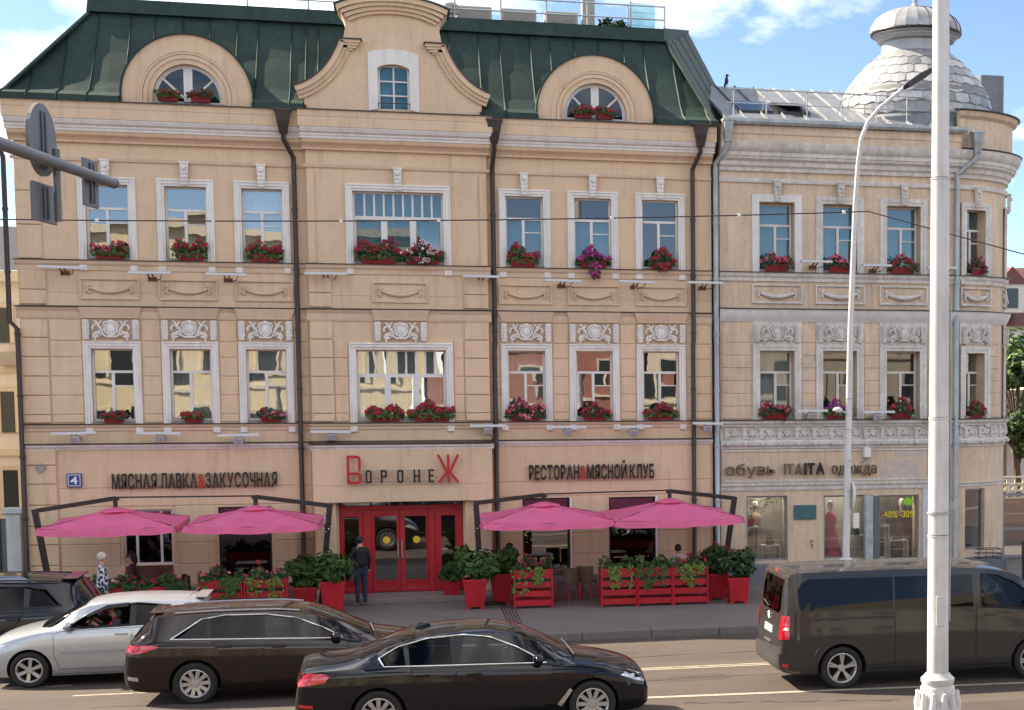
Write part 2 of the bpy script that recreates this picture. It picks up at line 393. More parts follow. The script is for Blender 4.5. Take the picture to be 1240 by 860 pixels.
def room_mesh(w,h,rec,depth=.55):
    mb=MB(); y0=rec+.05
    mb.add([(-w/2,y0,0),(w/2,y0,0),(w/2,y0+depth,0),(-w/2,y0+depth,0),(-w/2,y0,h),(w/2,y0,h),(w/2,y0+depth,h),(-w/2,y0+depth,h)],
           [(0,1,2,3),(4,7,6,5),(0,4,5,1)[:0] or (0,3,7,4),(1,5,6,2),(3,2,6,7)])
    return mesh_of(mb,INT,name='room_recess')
class WinKind:
    def __init__(s, w, h, rec, kind, sur, gl):
        s.w,s.h,s.rec,s.kind=w,h,rec,kind; s.sash,p=sash_mesh(w,h,rec,kind); s.sur=sur; s.p=p; s.gl=gl
        s.room=room_mesh(w,h,rec)
        mb=MB(); mb.box(-w/2,w/2,-.05,rec,0,.07); mb.box(-w/2-.0,w/2+.0,-.07,-.05,.045,.075); s.sill=mesh_of(mb,SILLM,name='sill')
        s.cur={}
    def place(s, bld, M4, curtain=None, cur_h=None, name='window', low=False):
        win=link(name,s.sash,bld); win.matrix_basis=M4
        for k,p in enumerate(pane_mesh(s.p,s.rec,s.gl)): link('pane',p,win,False)
        if s.sur: link('surround',s.sur,win,False)
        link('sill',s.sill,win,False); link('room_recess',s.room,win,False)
        if curtain is not None:
            key=(curtain.name,cur_h)
            if key not in s.cur: s.cur[key]=curtain_mesh(s.w*.98,(cur_h or 1)*(s.h-.02),curtain,7 if s.kind!='wide' else 16)
            c=link('curtain',s.cur[key],win,False); c.location=(0,s.rec+.16,.02 if low else s.h-(cur_h or 1)*(s.h-.02))
        return win
def T(x,y,z): return Matrix.Translation((x,y,z))

# ------------------------------------------------------------------ ground, road, pavement, kerb
ASPH=mat('asphalt',(.077,.058,.044),.82,var=.10,scale=.5,var2=.12,scale2=40,bump=.35,bscale=120,dirt=(.060,.045,.034),dirt_pos=(.55,.75),dirt_scale=.35)
PAVE=mat('pavement_asphalt',(.172,.150,.137),.85,var=.10,scale=.7,var2=.14,scale2=45,bump=.3,bscale=110)
def asphalt_tracks(m):
    nt=m.node_tree; L=nt.links; b=nt.nodes['Principled BSDF']; src=b.inputs['Base Color'].links[0].from_socket
    g=nd(nt,'ShaderNodeNewGeometry'); mp=nd(nt,'ShaderNodeMapping'); mp.inputs['Scale'].default_value=(.045,1.15,1); L.new(g.outputs['Position'],mp.inputs[0])
    n=nd(nt,'ShaderNodeTexNoise',Scale=1.0,Detail=5,Roughness=.7); L.new(mp.outputs[0],n.inputs['Vector'])
    r=nd(nt,'ShaderNodeMapRange'); r.inputs[1].default_value=.3; r.inputs[2].default_value=.7; r.inputs[3].default_value=.80; r.inputs[4].default_value=1.18; L.new(n.outputs['Fac'],r.inputs[0])
    cb=nd(nt,'ShaderNodeCombineColor'); [L.new(r.outputs[0],cb.inputs[k]) for k in range(3)]
    mm=nd(nt,'ShaderNodeMix',data_type='RGBA',blend_type='MULTIPLY'); mm.inputs['Factor'].default_value=1; L.new(src,mm.inputs['A']); L.new(cb.outputs[0],mm.inputs['B']); L.new(mm.outputs['Result'],b.inputs['Base Color'])
asphalt_tracks(ASPH)
LINE=mat('road_paint',(.40,.345,.26),.7,var=.15,scale=4,var2=.2,scale2=25,dirt=(.17,.145,.12),dirt_pos=(.55,.66),dirt_scale=7)
def road_z(y):
    pts=[(400,-.17),(-7.3,-.17),(-10.5,-.08),(-13,-.0),(-15,.045),(-17.2,.07),(-26,.05),(-400,0)]
    for (y0,z0),(y1,z1) in zip(pts,pts[1:]):
        if y>=y1: return z0+(z1-z0)*(y0-y)/(y0-y1)
    return 0
mb=MB(); ys=[-7.3,-8.4,-9.5,-10.5,-11.5,-13,-14,-15,-16,-17.2,-20,-26,-60,-400]; 
for y0,y1 in zip(ys,ys[1:]):
    mb.add([(-400,y1,road_z(y1)),(400,y1,road_z(y1)),(400,y0,road_z(y0)),(-400,y0,road_z(y0))],[(0,1,2,3)])
road=mb.build('road',ASPH,smooth=30); tag(road,'grey brown asphalt street with white lane lines',None,kind='structure')
mb=MB(); mb.box(-400,400,-7.3,0,-.3,-.18); mb.box(-400,400,0,400,-.3,-.02); g=mb.build('ground',ASPH); tag(g,'asphalt ground behind the buildings',None,kind='structure')
mb=MB(); mb.add([(-60,-7.05,0),(60,-7.05,0),(60,0.3,0),(-60,.3,0),(60,26,-.01),(-60,26,-.01)],[(0,1,2,3),(3,2,4,5)]); pv=mb.build('pavement',PAVE); tag(pv,'dark grey asphalt pavement in front of the restaurant',None,kind='structure')
KERB=mat('granite_kerb',(.17,.15,.135),.8,var=.15,scale=3,var2=.15,scale2=30,bump=.3)
kb=root('kerb','grey granite kerb stones along the pavement edge','kerb',(0,-7.2,0)); del kb['category']; kb['kind']='structure'
km=MB(); km.box(-.745,.745,-.14,.14,-.3,.006); KM=mesh_of(km,KERB,name='kerb_stone',bevel=.015)
for i in range(-16,24):
    o=link('kerb_stone',KM,kb); o.location=(i*1.5,-7.19,random.uniform(-.004,.006)); o.rotation_euler=(0,random.uniform(-.002,.002),random.uniform(-.003,.003))
def line(x0,x1,y,w=.12,y1=None):
    y1=y if y1 is None else y1
    mb=MB(); n=max(1,int((x1-x0)/1.5))
    for i in range(n):
        a,b=x0+(x1-x0)*i/n,x0+(x1-x0)*(i+1)/n; ya,yb=y+(y1-y)*i/n,y+(y1-y)*(i+1)/n
        mb.add([(a,ya-w/2,road_z(ya-w/2)+.005),(b,yb-w/2,road_z(yb-w/2)+.005),(b,yb+w/2,road_z(yb+w/2)+.005),(a,ya+w/2,road_z(ya+w/2)+.005)],[(0,1,2,3)])
    mb.build('lane_line',LINE,road)
line(1.0,40,-11.93,.10); line(1.0,40,-12.13,.10)
line(2.5,40,-15.15,.15,-17.2); 
for a in (-9.5,-12.8,-16): line(a,a+2.1,-10.85,.11)
line(-6.9,-5.75,-10.82,.11); line(-4.8,-3.2,-10.9,.11)
line(-5.5,-1.0,-12.15,.11); line(-12,-8.2,-12.15,.11)
# repaired patches and sealed cracks
PATCH=mat('asphalt_patch',(.060,.046,.036),.85,var=.12,scale=2,var2=.12,scale2=40,bump=.3,bscale=110); TAR=mat('tar_seal',(.022,.018,.016),.5)
random.seed(77)
for (cx,cy,w,d) in ((8.4,-8.1,1.6,.9),(3.3,-9.6,2.6,.7),(-7.6,-13.6,2.0,1.1),(9.5,-17.6,2.2,1.0),(5.2,-13.3,1.1,.7)):
    n=16; pl=[]
    for k in range(n): a=2*pi*k/n; e=abs(cos(a))**.35*(1 if cos(a)>=0 else -1); f=abs(sin(a))**.35*(1 if sin(a)>=0 else -1); x=cx+w/2*e*random.uniform(.94,1.04); y=cy+d/2*f*random.uniform(.94,1.04); pl.append((x,y,road_z(y)+.003))
    c=(cx,cy,road_z(cy)+.0032); mb=MB(); mb.add([c]+pl,[(0,1+k,1+(k+1)%n) for k in range(n)]); mb.build('road_patch',PATCH,road)
for (x0,x1,y0,y1) in ((-9,14,-13.6,-13.3),(6.5,9.0,-7.7,-8.9),(2.0,14,-10.3,-10.15),(4.5,8,-15.9,-16.6)):
    mb=MB(); n=40; pv_=None
    for k in range(n):
        t0,t1=k/n,(k+1)/n; ya=y0+(y1-y0)*t0+.05*sin(k*1.3); yb=y0+(y1-y0)*t1+.05*sin((k+1)*1.3); xa=x0+(x1-x0)*t0; xb=x0+(x1-x0)*t1; w=.012+.008*sin(k*.9)
        mb.add([(xa,ya-w,road_z(ya)+.0045),(xb,yb-w,road_z(yb)+.0045),(xb,yb+w,road_z(yb)+.0045),(xa,ya+w,road_z(ya)+.0045)],[(0,1,2,3)])
    mb.build('sealed_crack',TAR,road)
# drainage grooves across the pavement
for k in range(5):
    x=2.30+k*.072; mb=MB(); mb.box(x,x+.022,-7.0,-1.4,.001,.005); mb.build('drain_groove',DARKM,pv)
# ------------------------------------------------------------------ the far side of the street and neighbours (seen in the panes; the left one out of frame, for shade)
OPP=mat('yellow_plaster',(.66,.57,.37),.85,var=.08,scale=.5,streak=.06); OPPW=mat('cream_trim',(.60,.54,.42),.8); OPPD=mat('dark_window',(.03,.035,.04),.15); BRKR=mat('dull_red_plaster',(.30,.13,.10),.85,var=.1)
def far_house(name,label,x0,x1,y,zt,mt,fl=3,ny=1,roof=None,depth=10,wx=2.6):
    r=root(name,label,'building',((x0+x1)/2,y,0)); s=ny
    mb=MB(); mb.box(x0,x1,min(y,y-s*depth),max(y,y-s*depth),-.1,zt); mb.build('wall',mt,r)
    mb=MB(); mb.box(x0-.3,x1+.3,min(y+s*.4,y-s*depth),max(y+s*.4,y-s*depth),zt,zt+.5); mb.build('cornice',OPPW,r)
    h=(zt-1)/fl; n=max(1,int((x1-x0-1)/wx)); 
    wm=MB(); wm.box(-.6,.6,-.03,.03,0,h*.55); WM=mesh_of(wm,OPPD,name='window'); fm=MB(); fm.usweep(-.78,.78,0,h*.55+.16,[(0,0),(0,.1),(.18,.08),(.18,0)]); FM=mesh_of(fm,OPPW,name='window_surround')
    for f in range(fl):
        for i in range(n):
            x=x0+(x1-x0)*(i+.5)/n; w=link('window',WM,r); w.location=(x,y+s*.01,1.0+f*h); q=link('window_surround',FM,w,False); q.rotation_euler=(0,0,pi if s>0 else 0)
        mb=MB(); mb.box(x0,x1,min(y,y+s*.12),max(y,y+s*.12),.55+f*h,.72+f*h); mb.build('string_course',OPPW,r)
    if roof: 
        mb=MB(); mb.ext([(x0-.3,zt+.5),(x1+.3,zt+.5),(x1-2,zt+3.0),(x0+2,zt+3.0)],min(y,y-s*depth),max(y,y-s*depth),back=True); mb.build('roof',roof,r)
    return r
far_house('townhouse','yellow sunlit town house across the street',-34,2,-66,14.6,OPP,3,1)
far_house('townhouse','dull red town house across the street beside the yellow one',2.5,16,-66,11.6,BRKR,3,1)
far_house('townhouse','tall cream town house at the right across the street',16.5,60,-66,11.2,OPPW,3,1)
far_house('townhouse','unseen cream town house added left of the alley to shade the terrace',-40,-12.6,0,13.2,OPPW,3,-1,GREEN,12)  # out of frame, added to keep sun off the left terrace
# ------------------------------------------------------------------ the restaurant building
MAIN = root('restaurant_building','peach three storey restaurant building with green mansard roof and gabled middle','building',(0,0,0))
XL,XC0,XC1,XR = -8.54,-2.02,2.28,8.0
LWX=[-6.55,-4.80,-3.06]; RWX=[3.21,4.93,6.66]; CX=.135
OW=.94
def holes_for(xs,w,z0,z1): return [(x-w/2,x+w/2,z0,z1) for x in xs]
Y_C=-.18
HR2=(8.23,10.05); HR1=(4.37,6.16)
mb=MB()
gfL=[(-6.45,-5.32,.95,2.30),(-4.28,-3.05,.55,2.33)]
wall_mesh(mb,flatmap(0),XL,XC0,0,11.9,holes_for(LWX,OW,*HR2)+holes_for(LWX,OW,*HR1)+gfL)
gfR=[(3.05,4.25,.35,2.41),(5.26,6.47,.35,2.40)]
wall_mesh(mb,flatmap(0),XC1,XR,0,11.9,holes_for(RWX,OW,*HR2)+holes_for(RWX,OW,*HR1)+gfR)
wall_mesh(mb,flatmap(Y_C),XC0,XC1,3.86,11.9,holes_for([CX],2.16,*HR2)+holes_for([CX],2.16,*HR1),thick=.63)
wall_mesh(mb,flatmap(Y_C),XC0,XC1,0,3.86,[(-1.45,1.56,0,2.45)],thick=.63)
# side and back walls, floors behind
mb.box(XL,XL+.02,.45,11,0,11.9); mb.box(XR-.02,XR,.45,11,0,11.9); mb.box(XL,XR,10.98,11,0,11.9)
mb.build('wall',PEACH,MAIN)
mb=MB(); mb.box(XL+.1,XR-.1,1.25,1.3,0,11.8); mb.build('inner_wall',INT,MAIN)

# rusticated blocks between the first-floor windows
rows1=[(4.40,4.60),(4.60,5.055),(5.055,5.51),(5.51,5.965),(5.965,6.42),(6.42,6.86)]
blockcache={}
def rblock(bld,x0,x1,z0,z1,y,mt,proud=.026,g=.0085):
    key=(round(x1-x0,2),round(z1-z0,3),mt.name,proud)
    if key not in blockcache:
        w,h=x1-x0,z1-z0; b=MB(); b.block(-w/2+g,w/2-g,-proud,.01,-h/2+g,h/2-g,.014); blockcache[key]=mesh_of(b,mt,name='rustication_block')
    o=link('rustication_block',blockcache[key],bld); o.location=((x0+x1)/2,y,(z0+z1)/2); return o
piersL=[(-7.92,-7.20),(-5.89,-5.45),(-4.14,-3.71),(-2.41,-2.05)]; piersR=[(2.30,2.55),(3.87,4.28),(5.59,6.0),(7.32,7.98)]
for (a,b) in piersL+piersR:
    for z0,z1 in rows1[:4]+[(5.965,6.35)]: rblock(MAIN,a,b,z0,z1,0,PEACH)
    rblock(MAIN,a,b,6.35,6.86,0,PEACH)
for (a,b) in ((-1.47,-1.13),(1.40,1.66)):
    for z0,z1 in rows1[:4]+[(5.965,6.42)]: rblock(MAIN,a,b,z0,z1,Y_C,PEACH)
# corner quoins: wide strips standing proud
for z0,z1 in rows1: 
    rblock(MAIN,XL,-7.93,z0,z1,0,PEACH,.06); rblock(MAIN,XC0,-1.48,z0,z1,Y_C,PEACH,.06); rblock(MAIN,1.67,XC1,z0,z1,Y_C,PEACH,.06)
zq=8.27
while zq<10.4:
    rblock(MAIN,XL,-7.98,zq,min(zq+.79,10.58),0,PEACH,.05); zq+=.79
for z0,z1 in ((7.20,7.55),(7.55,8.02)):
    rblock(MAIN,XL,-7.93,z0,z1,0,PEACH,.05); rblock(MAIN,XC0,-1.48,z0,z1,Y_C,PEACH,.05); rblock(MAIN,1.67,XC1,z0,z1,Y_C,PEACH,.05)
for i,(z0,z1) in enumerate(((.0,.45),(.45,1.0),(1.0,1.5),(1.5,1.95),(1.95,2.45),(2.45,2.95),(2.95,3.4),(3.4,3.76))):
    rblock(MAIN,XL,-7.86,z0,z1,0,PEACH,.07)
# upper storey pilaster strips of the middle bay
for a,b in ((-2.0,-1.83),(2.09,2.26)):
    mb=MB(); mb.block(a,b,Y_C-.05,Y_C+.01,8.27,10.5,.012); mb.build('pilaster',PEACH,MAIN)
# ground floor wide smooth panels with fine joints
def gfpanels(x0,x1,zs,y,holes):
    for z0,z1 in zip(zs,zs[1:]):
        segs=[(x0,x1)]
        for h in holes:
            if h[3]<=z0+.02 or h[2]>=z1-.02: continue
            ns=[]
            for a,b in segs:
                if h[1]<=a or h[0]>=b: ns.append((a,b)); continue
                if h[0]-a>.1: ns.append((a,h[0]-.06))
                if b-h[1]>.1: ns.append((h[1]+.06,b))
            segs=ns
        for a,b in segs: rblock(MAIN,a,b,z0,z1,y,PEACH,.022,.007)
gfpanels(-7.83,-2.06,[.42,.95,1.48,1.90,2.38,2.83,3.74],0,gfL)
gfpanels(2.32,7.97,[.42,.95,1.50,1.92,2.46,2.83,3.74],0,gfR)
# plinth
PLINTH=mat('grey_plinth',(.20,.19,.18),.8,var=.2,scale=2,bump=.3)
for a,b in ((XL-.03,-2.05),(2.31,XR)):
    mb=MB(); mb.block(a,b,-.05,.0,0,.40,.015); mb.build('plinth',PLINTH,MAIN)

# string courses, sills and cornices
def mould_part(name,u0,u1,prof,y,mt,ends=0):
    mb=MB(); moulding(mb,flatmap(y),u0,u1,prof); return mb.build(name,mt,MAIN)
for (a,b,y) in ((XL-.07,XC0-.02,0),(XC1+.02,XR+.0,0),(XC0-.06,XC1+.06,Y_C)):
    e=.001 if y else 0
    mould_part('sill_course',a,b,[(0,8.02-e),(.03,8.02-e),(.035,8.12),(.075,8.17),(.085,8.23),(.09,8.245),(0,8.25)],y,PEACH2)
    mould_part('sill_flashing',a-.01,b+.01,[(0,8.251),(.125,8.248),(.125,8.262),(0,8.275)],y,BROWN)
    mould_part('string_course',a,b,[(0,6.87),(.03,6.87),(.045,6.93),(.045,7.05),(.075,7.10),(.08,7.145),(0,7.15)],y,PEACH2)
    mould_part('string_flashing',a-.02,b+.02,[(0,7.151),(.12,7.148),(.12,7.17),(0,7.185)],y,BROWN)
    mould_part('sill_course',a,b,[(0,4.21),(.035,4.21),(.04,4.27),(.075,4.31),(.08,4.355),(0,4.36)],y,PEACH2)
    mould_part('sill_flashing',a-.01,b+.01,[(0,4.361),(.115,4.358),(.115,4.374),(0,4.385)],y,BROWN)
    mould_part('dado_joint',a+.08,b-.05,[(0,7.50),(.012,7.50),(.012,7.52),(0,7.52)],y,PEACH2)
    if not y:
        mould_part('shop_cornice',a,b,[(0,3.745),(.03,3.75),(.05,3.79),(.09,3.83),(.10,3.88),(0,3.885)],y,WHITE)
        mould_part('shop_flashing',a-.01,b+.01,[(0,3.886),(.13,3.884),(.13,3.90),(0,3.915)],y,BROWN)
    # top entablature
    mould_part('frieze_string',a,b,[(0,10.58),(.04,10.58),(.05,10.63),(.055,10.66),(0,10.665)],y,PEACH2)
    mould_part('cornice_bed',a-.02,b+.02,[(0,11.0),(.09,11.0),(.10,11.05),(.14,11.10),(.22,11.16),(.25,11.24),(0,11.245)],y,PEACH)
    mould_part('cornice_moulding',a-.05,b+.05,[(0,11.246),(.26,11.246),(.27,11.29),(.30,11.33),(.30,11.36),(.36,11.40),(.40,11.47),(.41,11.50),(0,11.505)],y,WHITE)
    mould_part('cornice_fascia',a-.08,b+.08,[(0,11.506),(.42,11.506),(.42,11.74),(.43,11.75),(.44,11.90),(0,11.905)],y,PEACH)
    mould_part('cornice_flashing',a-.10,b+.10,[(0,11.906),(.48,11.896),(.48,11.92),(0,11.96)],y,BROWN)
# trapezoid caps over the first-floor reliefs
SUR=surround_mesh(OW,1.80,.17,STEPS,WHITE); SURW=surround_mesh(2.16,1.80,.17,STEPS,WHITE)
W_STD=WinKind(OW,1.80,.19,'std',SUR,GLASS); W_WIDE=WinKind(2.16,1.80,.19,'wide',SURW,GLASS)
W_NEW=WinKind(OW,1.80,.19,'std',SUR,GLASSC); W_WNEW=WinKind(2.16,1.80,.19,'wide',SURW,GLASSC)
KEY=key_mesh(WHITE); SWAG=swag_mesh(1.33,PEACH2,.8); MED=medal_mesh(1.30,WHITE)
mbc=MB(); mbc.add([(-.62,.0,0),(.62,0,0),(.70,0,.23),(-.70,0,.23),(-.62,-.07,0),(.62,-.07,0),(.70,-.13,.23),(-.70,-.13,.23)],[(4,5,6,7),(0,1,5,4),(1,2,6,5),(2,3,7,6),(3,0,4,7)])
mbc.box(-.625,.625,-.085,0,-.02,.0); CAP=mesh_of(mbc,PEACH2,name='cap')
for i,x in enumerate(LWX+[CX]+RWX):
    wide=x==CX; y=Y_C if wide else 0
    c2=[CURT_D,None,CURT_W,CURT_B,CURT_B,CURT_B,None][i]; c1=[None,CURT_W,CURT_W,CURT_W,CURT_W,None,None][i]
    (W_WNEW if wide else (W_NEW if i>3 else W_STD)).place(MAIN,T(x,y,8.245),c2,{0:.66,4:.66,5:.66,3:1}.get(i,1),low=i in (0,4,5))
    (W_WIDE if wide else W_STD).place(MAIN,T(x,y,4.375),c1)
    k=link('keystone',KEY,MAIN); k.location=(x,y-.03,10.08)
    g=link('garland_panel',SWAG,MAIN); g.location=(x,y,7.335)
    m_=link('relief_panel',MED,MAIN); m_.location=(x,y-.03,6.385)
    c_=link('relief_cap',CAP,MAIN); c_.location=(x,y-.025,6.915)
# ------------------------------------------------------------------ gable, dormers, mansard roof of the restaurant
GC=.09
GLASSL=glass_mat('attic_glass',(.70,.78,.82),.06)
def arc_pts(cx,cz,r,a0,a1,n): return [(cx+r*cos(R(a0+(a1-a0)*i/n)),cz+r*sin(R(a0+(a1-a0)*i/n))) for i in range(n+1)]
def bez(p0,p1,p2,p3,n):
    o=[]
    for i in range(n+1):
        t=i/n; a=(1-t)**3; b=3*t*(1-t)**2; c=3*t*t*(1-t); d=t**3
        o.append((a*p0[0]+b*p1[0]+c*p2[0]+d*p3[0],a*p0[1]+b*p1[1]+c*p2[1]+d*p3[1]))
    return o
curveL=bez((-2.30,12.44),(-1.75,12.62),(-1.42,13.05),(-1.22,13.60),14)      # volute, relative to the middle axis
topL=bez((-1.32,14.42),(-.9,14.62),(-.45,14.68),(0,14.68),10); topR=[(-x,z) for x,z in topL[::-1]][1:]
half=[(-2.10,11.93),(-2.10,12.44)]+[(x+.06,z) for x,z in curveL[2:]]+[(-1.17,13.62),(-1.10,14.0),(-1.16,14.2),(-1.3,14.40)]
outl=half+topL[1:]+topR+[(-x,z) for x,z in half[::-1]]
gw=[(-.375,12.02),(-.375,13.0)]+bez((-.375,13.0),(-.2,13.14),(.2,13.14),(.375,13.0),8)[1:]+[(.375,12.02)]
YG=-.28
mb=MB(); P=[(x+GC,z) for x,z in outl]
# face with the window cut out: polygon bridged around the opening
b0=outl.index(half[-1]); 
win=[(x+GC-.0,z) for x,z in gw]
bl=[p for p in P]; # start bottom-left, runs clockwise to bottom-right
ring=bl+[(GC+.375,11.93)]+win[::-1]+[(GC-.375,11.93)]
mb.ext(ring,YG,.6); mb.build('gable_wall',PEACH,MAIN)
mb=MB(); mb.box(GC-.375,GC+.375,YG+.01,.2,11.93,12.03); mb.build('gable_sill',PEACH2,MAIN)
for s in (-1,1):
    cv=[(GC+s*x*-1 if s==1 else GC+x,z) for x,z in curveL]
    for (o0,o1,y) in ((-.02,.10,YG-.20),(.10,.19,YG-.13),(.19,.28,YG-.07)):
        mb=MB(); sg=-1
        mb.band(cv,(o0*sg if s==-1 else o0),(o1*sg if s==-1 else o1),y,YG+.02); mb.build('volute_moulding',PEACH,MAIN)
    tx=GC+s*1.22; mb=MB(); 
    for k,(w,z0,z1) in enumerate(((.46,13.55,13.62),(.42,13.49,13.55),(.36,13.43,13.49),(.28,13.38,13.43))): mb.box(min(tx,tx-s*w),max(tx,tx-s*w),YG-.20+.035*k,YG+.015,z0,z1)
    mb.build('volute_cap',PEACH,MAIN)
    mb=MB(); mb.box(min(tx+s*.06,tx-s*.5),max(tx+s*.06,tx-s*.5),YG-.24,YG+.3,13.62,13.65); mb.build('volute_flashing',BROWN,MAIN)
    mb=MB(); mb.band(cv,(.02 if s==-1 else -.02),(.055 if s==-1 else -.055),YG-.23,.5); mb.build('volute_flashing',BROWN,MAIN)
tp=[(x+GC,z) for x,z in topL+topR]
for (o0,o1,y,fl) in ((-.12,.0,YG-.26,0),(-.21,-.12,YG-.20,.05),(-.30,-.21,YG-.14,.10),(-.38,-.30,YG-.08,.14)):
    mb=MB(); q=[(GC+(x-GC)*(1-fl*.75),z) for x,z in tp]; mb.band(q,o0,o1,y,YG+.02); mb.build('gable_cornice',PEACH,MAIN)
mb=MB(); q=[(GC+(x-GC)*1.03,z) for x,z in tp]; mb.band(q,.0,.035,YG-.30,.6); mb.build('gable_flashing',BROWN,MAIN)
# gable window
mb=MB(); sur=[(-.60,11.97),(-.60,13.36)]+bez((-.60,13.36),(-.3,13.50),(.3,13.50),(.60,13.36),8)[1:]+[(.60,11.97)]
mb.ext([(x+GC,z) for x,z in sur]+[(x+GC,z) for x,z in gw[::-1]],YG-.04,YG+.05); mb.build('gable_window_surround',WHITE,MAIN)
gwin=MB(); gy=YG+.18
gwin.ext([(GC+x,z) for x,z in gw]+[(GC+x*.86,min(z,13.06) if z>12.5 else z+.05) for x,z in gw[::-1]],gy,gy+.05)
gwin.box(GC-.02,GC+.02,gy-.004,gy+.05,12.06,13.08)
for z in (12.38,12.72): gwin.box(GC-.33,GC+.33,gy-.003,gy+.05,z-.018,z+.018)
gwo=gwin.build('gable_window',SASH,MAIN)
for i in range(2):
    for j,(z0,z1) in enumerate(((12.07,12.36),(12.40,12.70),(12.74,13.06))):
        x0=GC-.32+i*.34; mb=MB(); mb.add([(x0,gy+.03,z0),(x0+.30,gy+.03,z0),(x0+.30,gy+.03+random.uniform(-.004,.004),z1),(x0,gy+.03,z1)],[(0,1,2,3)]); mb.build('pane',GLASSL,gwo,world=False)
mb=MB(); mb.box(GC-.37,GC+.37,gy+.12,gy+.14,12.0,13.1); mb.build('blue_blind',CURT_B,gwo,world=False)
mb=MB(); mb.tube([(GC-.37,YG-.06,12.16),(GC+.37,YG-.06,12.16)],.012,6); mb.tube([(GC-.37,YG-.06,12.16),(GC-.37,YG,12.05)],.01,5); mb.tube([(GC+.37,YG-.06,12.16),(GC+.37,YG,12.05)],.01,5); mb.build('guard_rail',DARKM,MAIN)

def half_ring(mb,cx,cz,r0,r1,y0,y1,base,n=28,m=0):
    """stilted half annulus standing on z=base"""
    A=[(cx+r1,base)]+arc_pts(cx,cz,r1,0,180,n)+[(cx-r1,base)]; B=[(cx+r0,base)]+arc_pts(cx,cz,r0,0,180,n)+[(cx-r0,base)]
    k=len(A); vs=[(x,y0,z) for x,z in A]+[(x,y0,z) for x,z in B]+[(x,y1,z) for x,z in A]+[(x,y1,z) for x,z in B]; fs=[]
    for i in range(k-1): fs += [(i,i+1,k+i+1,k+i),(i,2*k+i,2*k+i+1,i+1),(k+i,k+i+1,3*k+i+1,3*k+i)]
    fs += [(0,k,3*k,2*k),(k-1,2*k-1+0,3*k+k-1,2*k+k-1)]
    mb.add(vs,fs,m)
def dormer(cx,yf):
    cz=12.13; bz=11.94
    mb=MB(); half_ring(mb,cx,cz,1.10,1.46,yf,1.9,bz); mb.build('dormer_arch',PEACH,MAIN,smooth=30)
    for r0,r1,d in ((1.06,1.115,.045),(1.0,1.06,.03),(.90,.99,.015)):
        mb=MB(); half_ring(mb,cx,cz,r0,r1,yf-d,yf+.3,bz); mb.build('dormer_moulding',PEACH,MAIN,smooth=30)
    mb=MB(); half_ring(mb,cx,cz,.78,.90,yf+.02,yf+.4,bz); mb.build('dormer_reveal',PEACH,MAIN,smooth=30)
    mb=MB(); half_ring(mb,cx,cz,1.462,1.50,yf-.06,2.1,bz); mb.build('dormer_roof',GREEN,MAIN,smooth=30)
    wy=yf+.20; wz=12.02; r=.74
    fr=MB(); half_ring(fr,cx,cz,.70,.80,wy,wy+.06,wz-.05); fr.box(cx-.10,cx+.10,wy-.01,wy+.05,wz,cz+.76); fr.box(cx-.012,cx+.012,wy-.018,wy-.01,wz,cz+.74)
    for s in (-1,1):
        a=R(90-s*52); fr.tube([(cx+s*.10,wy+.02,wz+.12),(cx+.72*cos(a),wy+.02,cz+.73*sin(a))],.030,6)
    fr.box(cx-r,cx+r,wy-.01,wy+.05,wz-.05,wz+.03)
    fo=fr.build('dormer_window',SASH,MAIN)
    for s in (-1,1):
        pl=[(cx+s*.11,wz+.03)]+[(cx+s*.7*cos(R(a)),cz+.72*sin(R(a))) for a in range(0,82,9)]
        mb=MB(); mb.add([(x,wy+.035,z) for x,z in pl],[tuple(range(len(pl)))]); mb.build('pane',GLASSL,fo,world=False)
    mb=MB(); mb.box(cx-.8,cx+.8,wy+.5,wy+.52,11.95,13.0); mb.build('dormer_blind',CURT_B,MAIN)
    mb=MB(); mb.box(cx-.85,cx+.85,yf-.03,yf+.25,11.925,11.99); mb.build('dormer_sill',SILLM,MAIN)
DL,DR=-4.66,5.02
for c in (DL,DR): dormer(c,-.17)

# mansard: standing-seam panels, each its own sheet with a folded seam
prof0=[(-.49,11.895),(-.44,12.05),(-.02,12.20),(.36,12.50),(1.15,13.36),(2.0,14.45)]
prof=prof0[:3]
for (a,b) in zip(prof0[2:],prof0[3:]): prof += [(a[0]+(b[0]-a[0])*k/3,a[1]+(b[1]-a[1])*k/3) for k in (1,2,3)]
Zt=14.45
def xl(z): t=max(0,(z-12.15)/(Zt-12.15)); return -8.72+1.66*t
def xr(z): t=max(0,(z-12.0)/(Zt-12.0)); return 8.15-.87*t
xs=[]; x=-8.8
while x<8.7: xs.append(x); x+=.642
STOPS=[(DL-1.48,DL+1.48),(GC-2.12,GC+2.12),(DR-1.48,DR+1.48)]
for st in STOPS:
    for q in st:
        k=min(range(len(xs)),key=lambda i:abs(xs[i]-q))
        if abs(xs[k]-q)<.22: xs[k]=q
        else: xs.append(q); xs.sort()
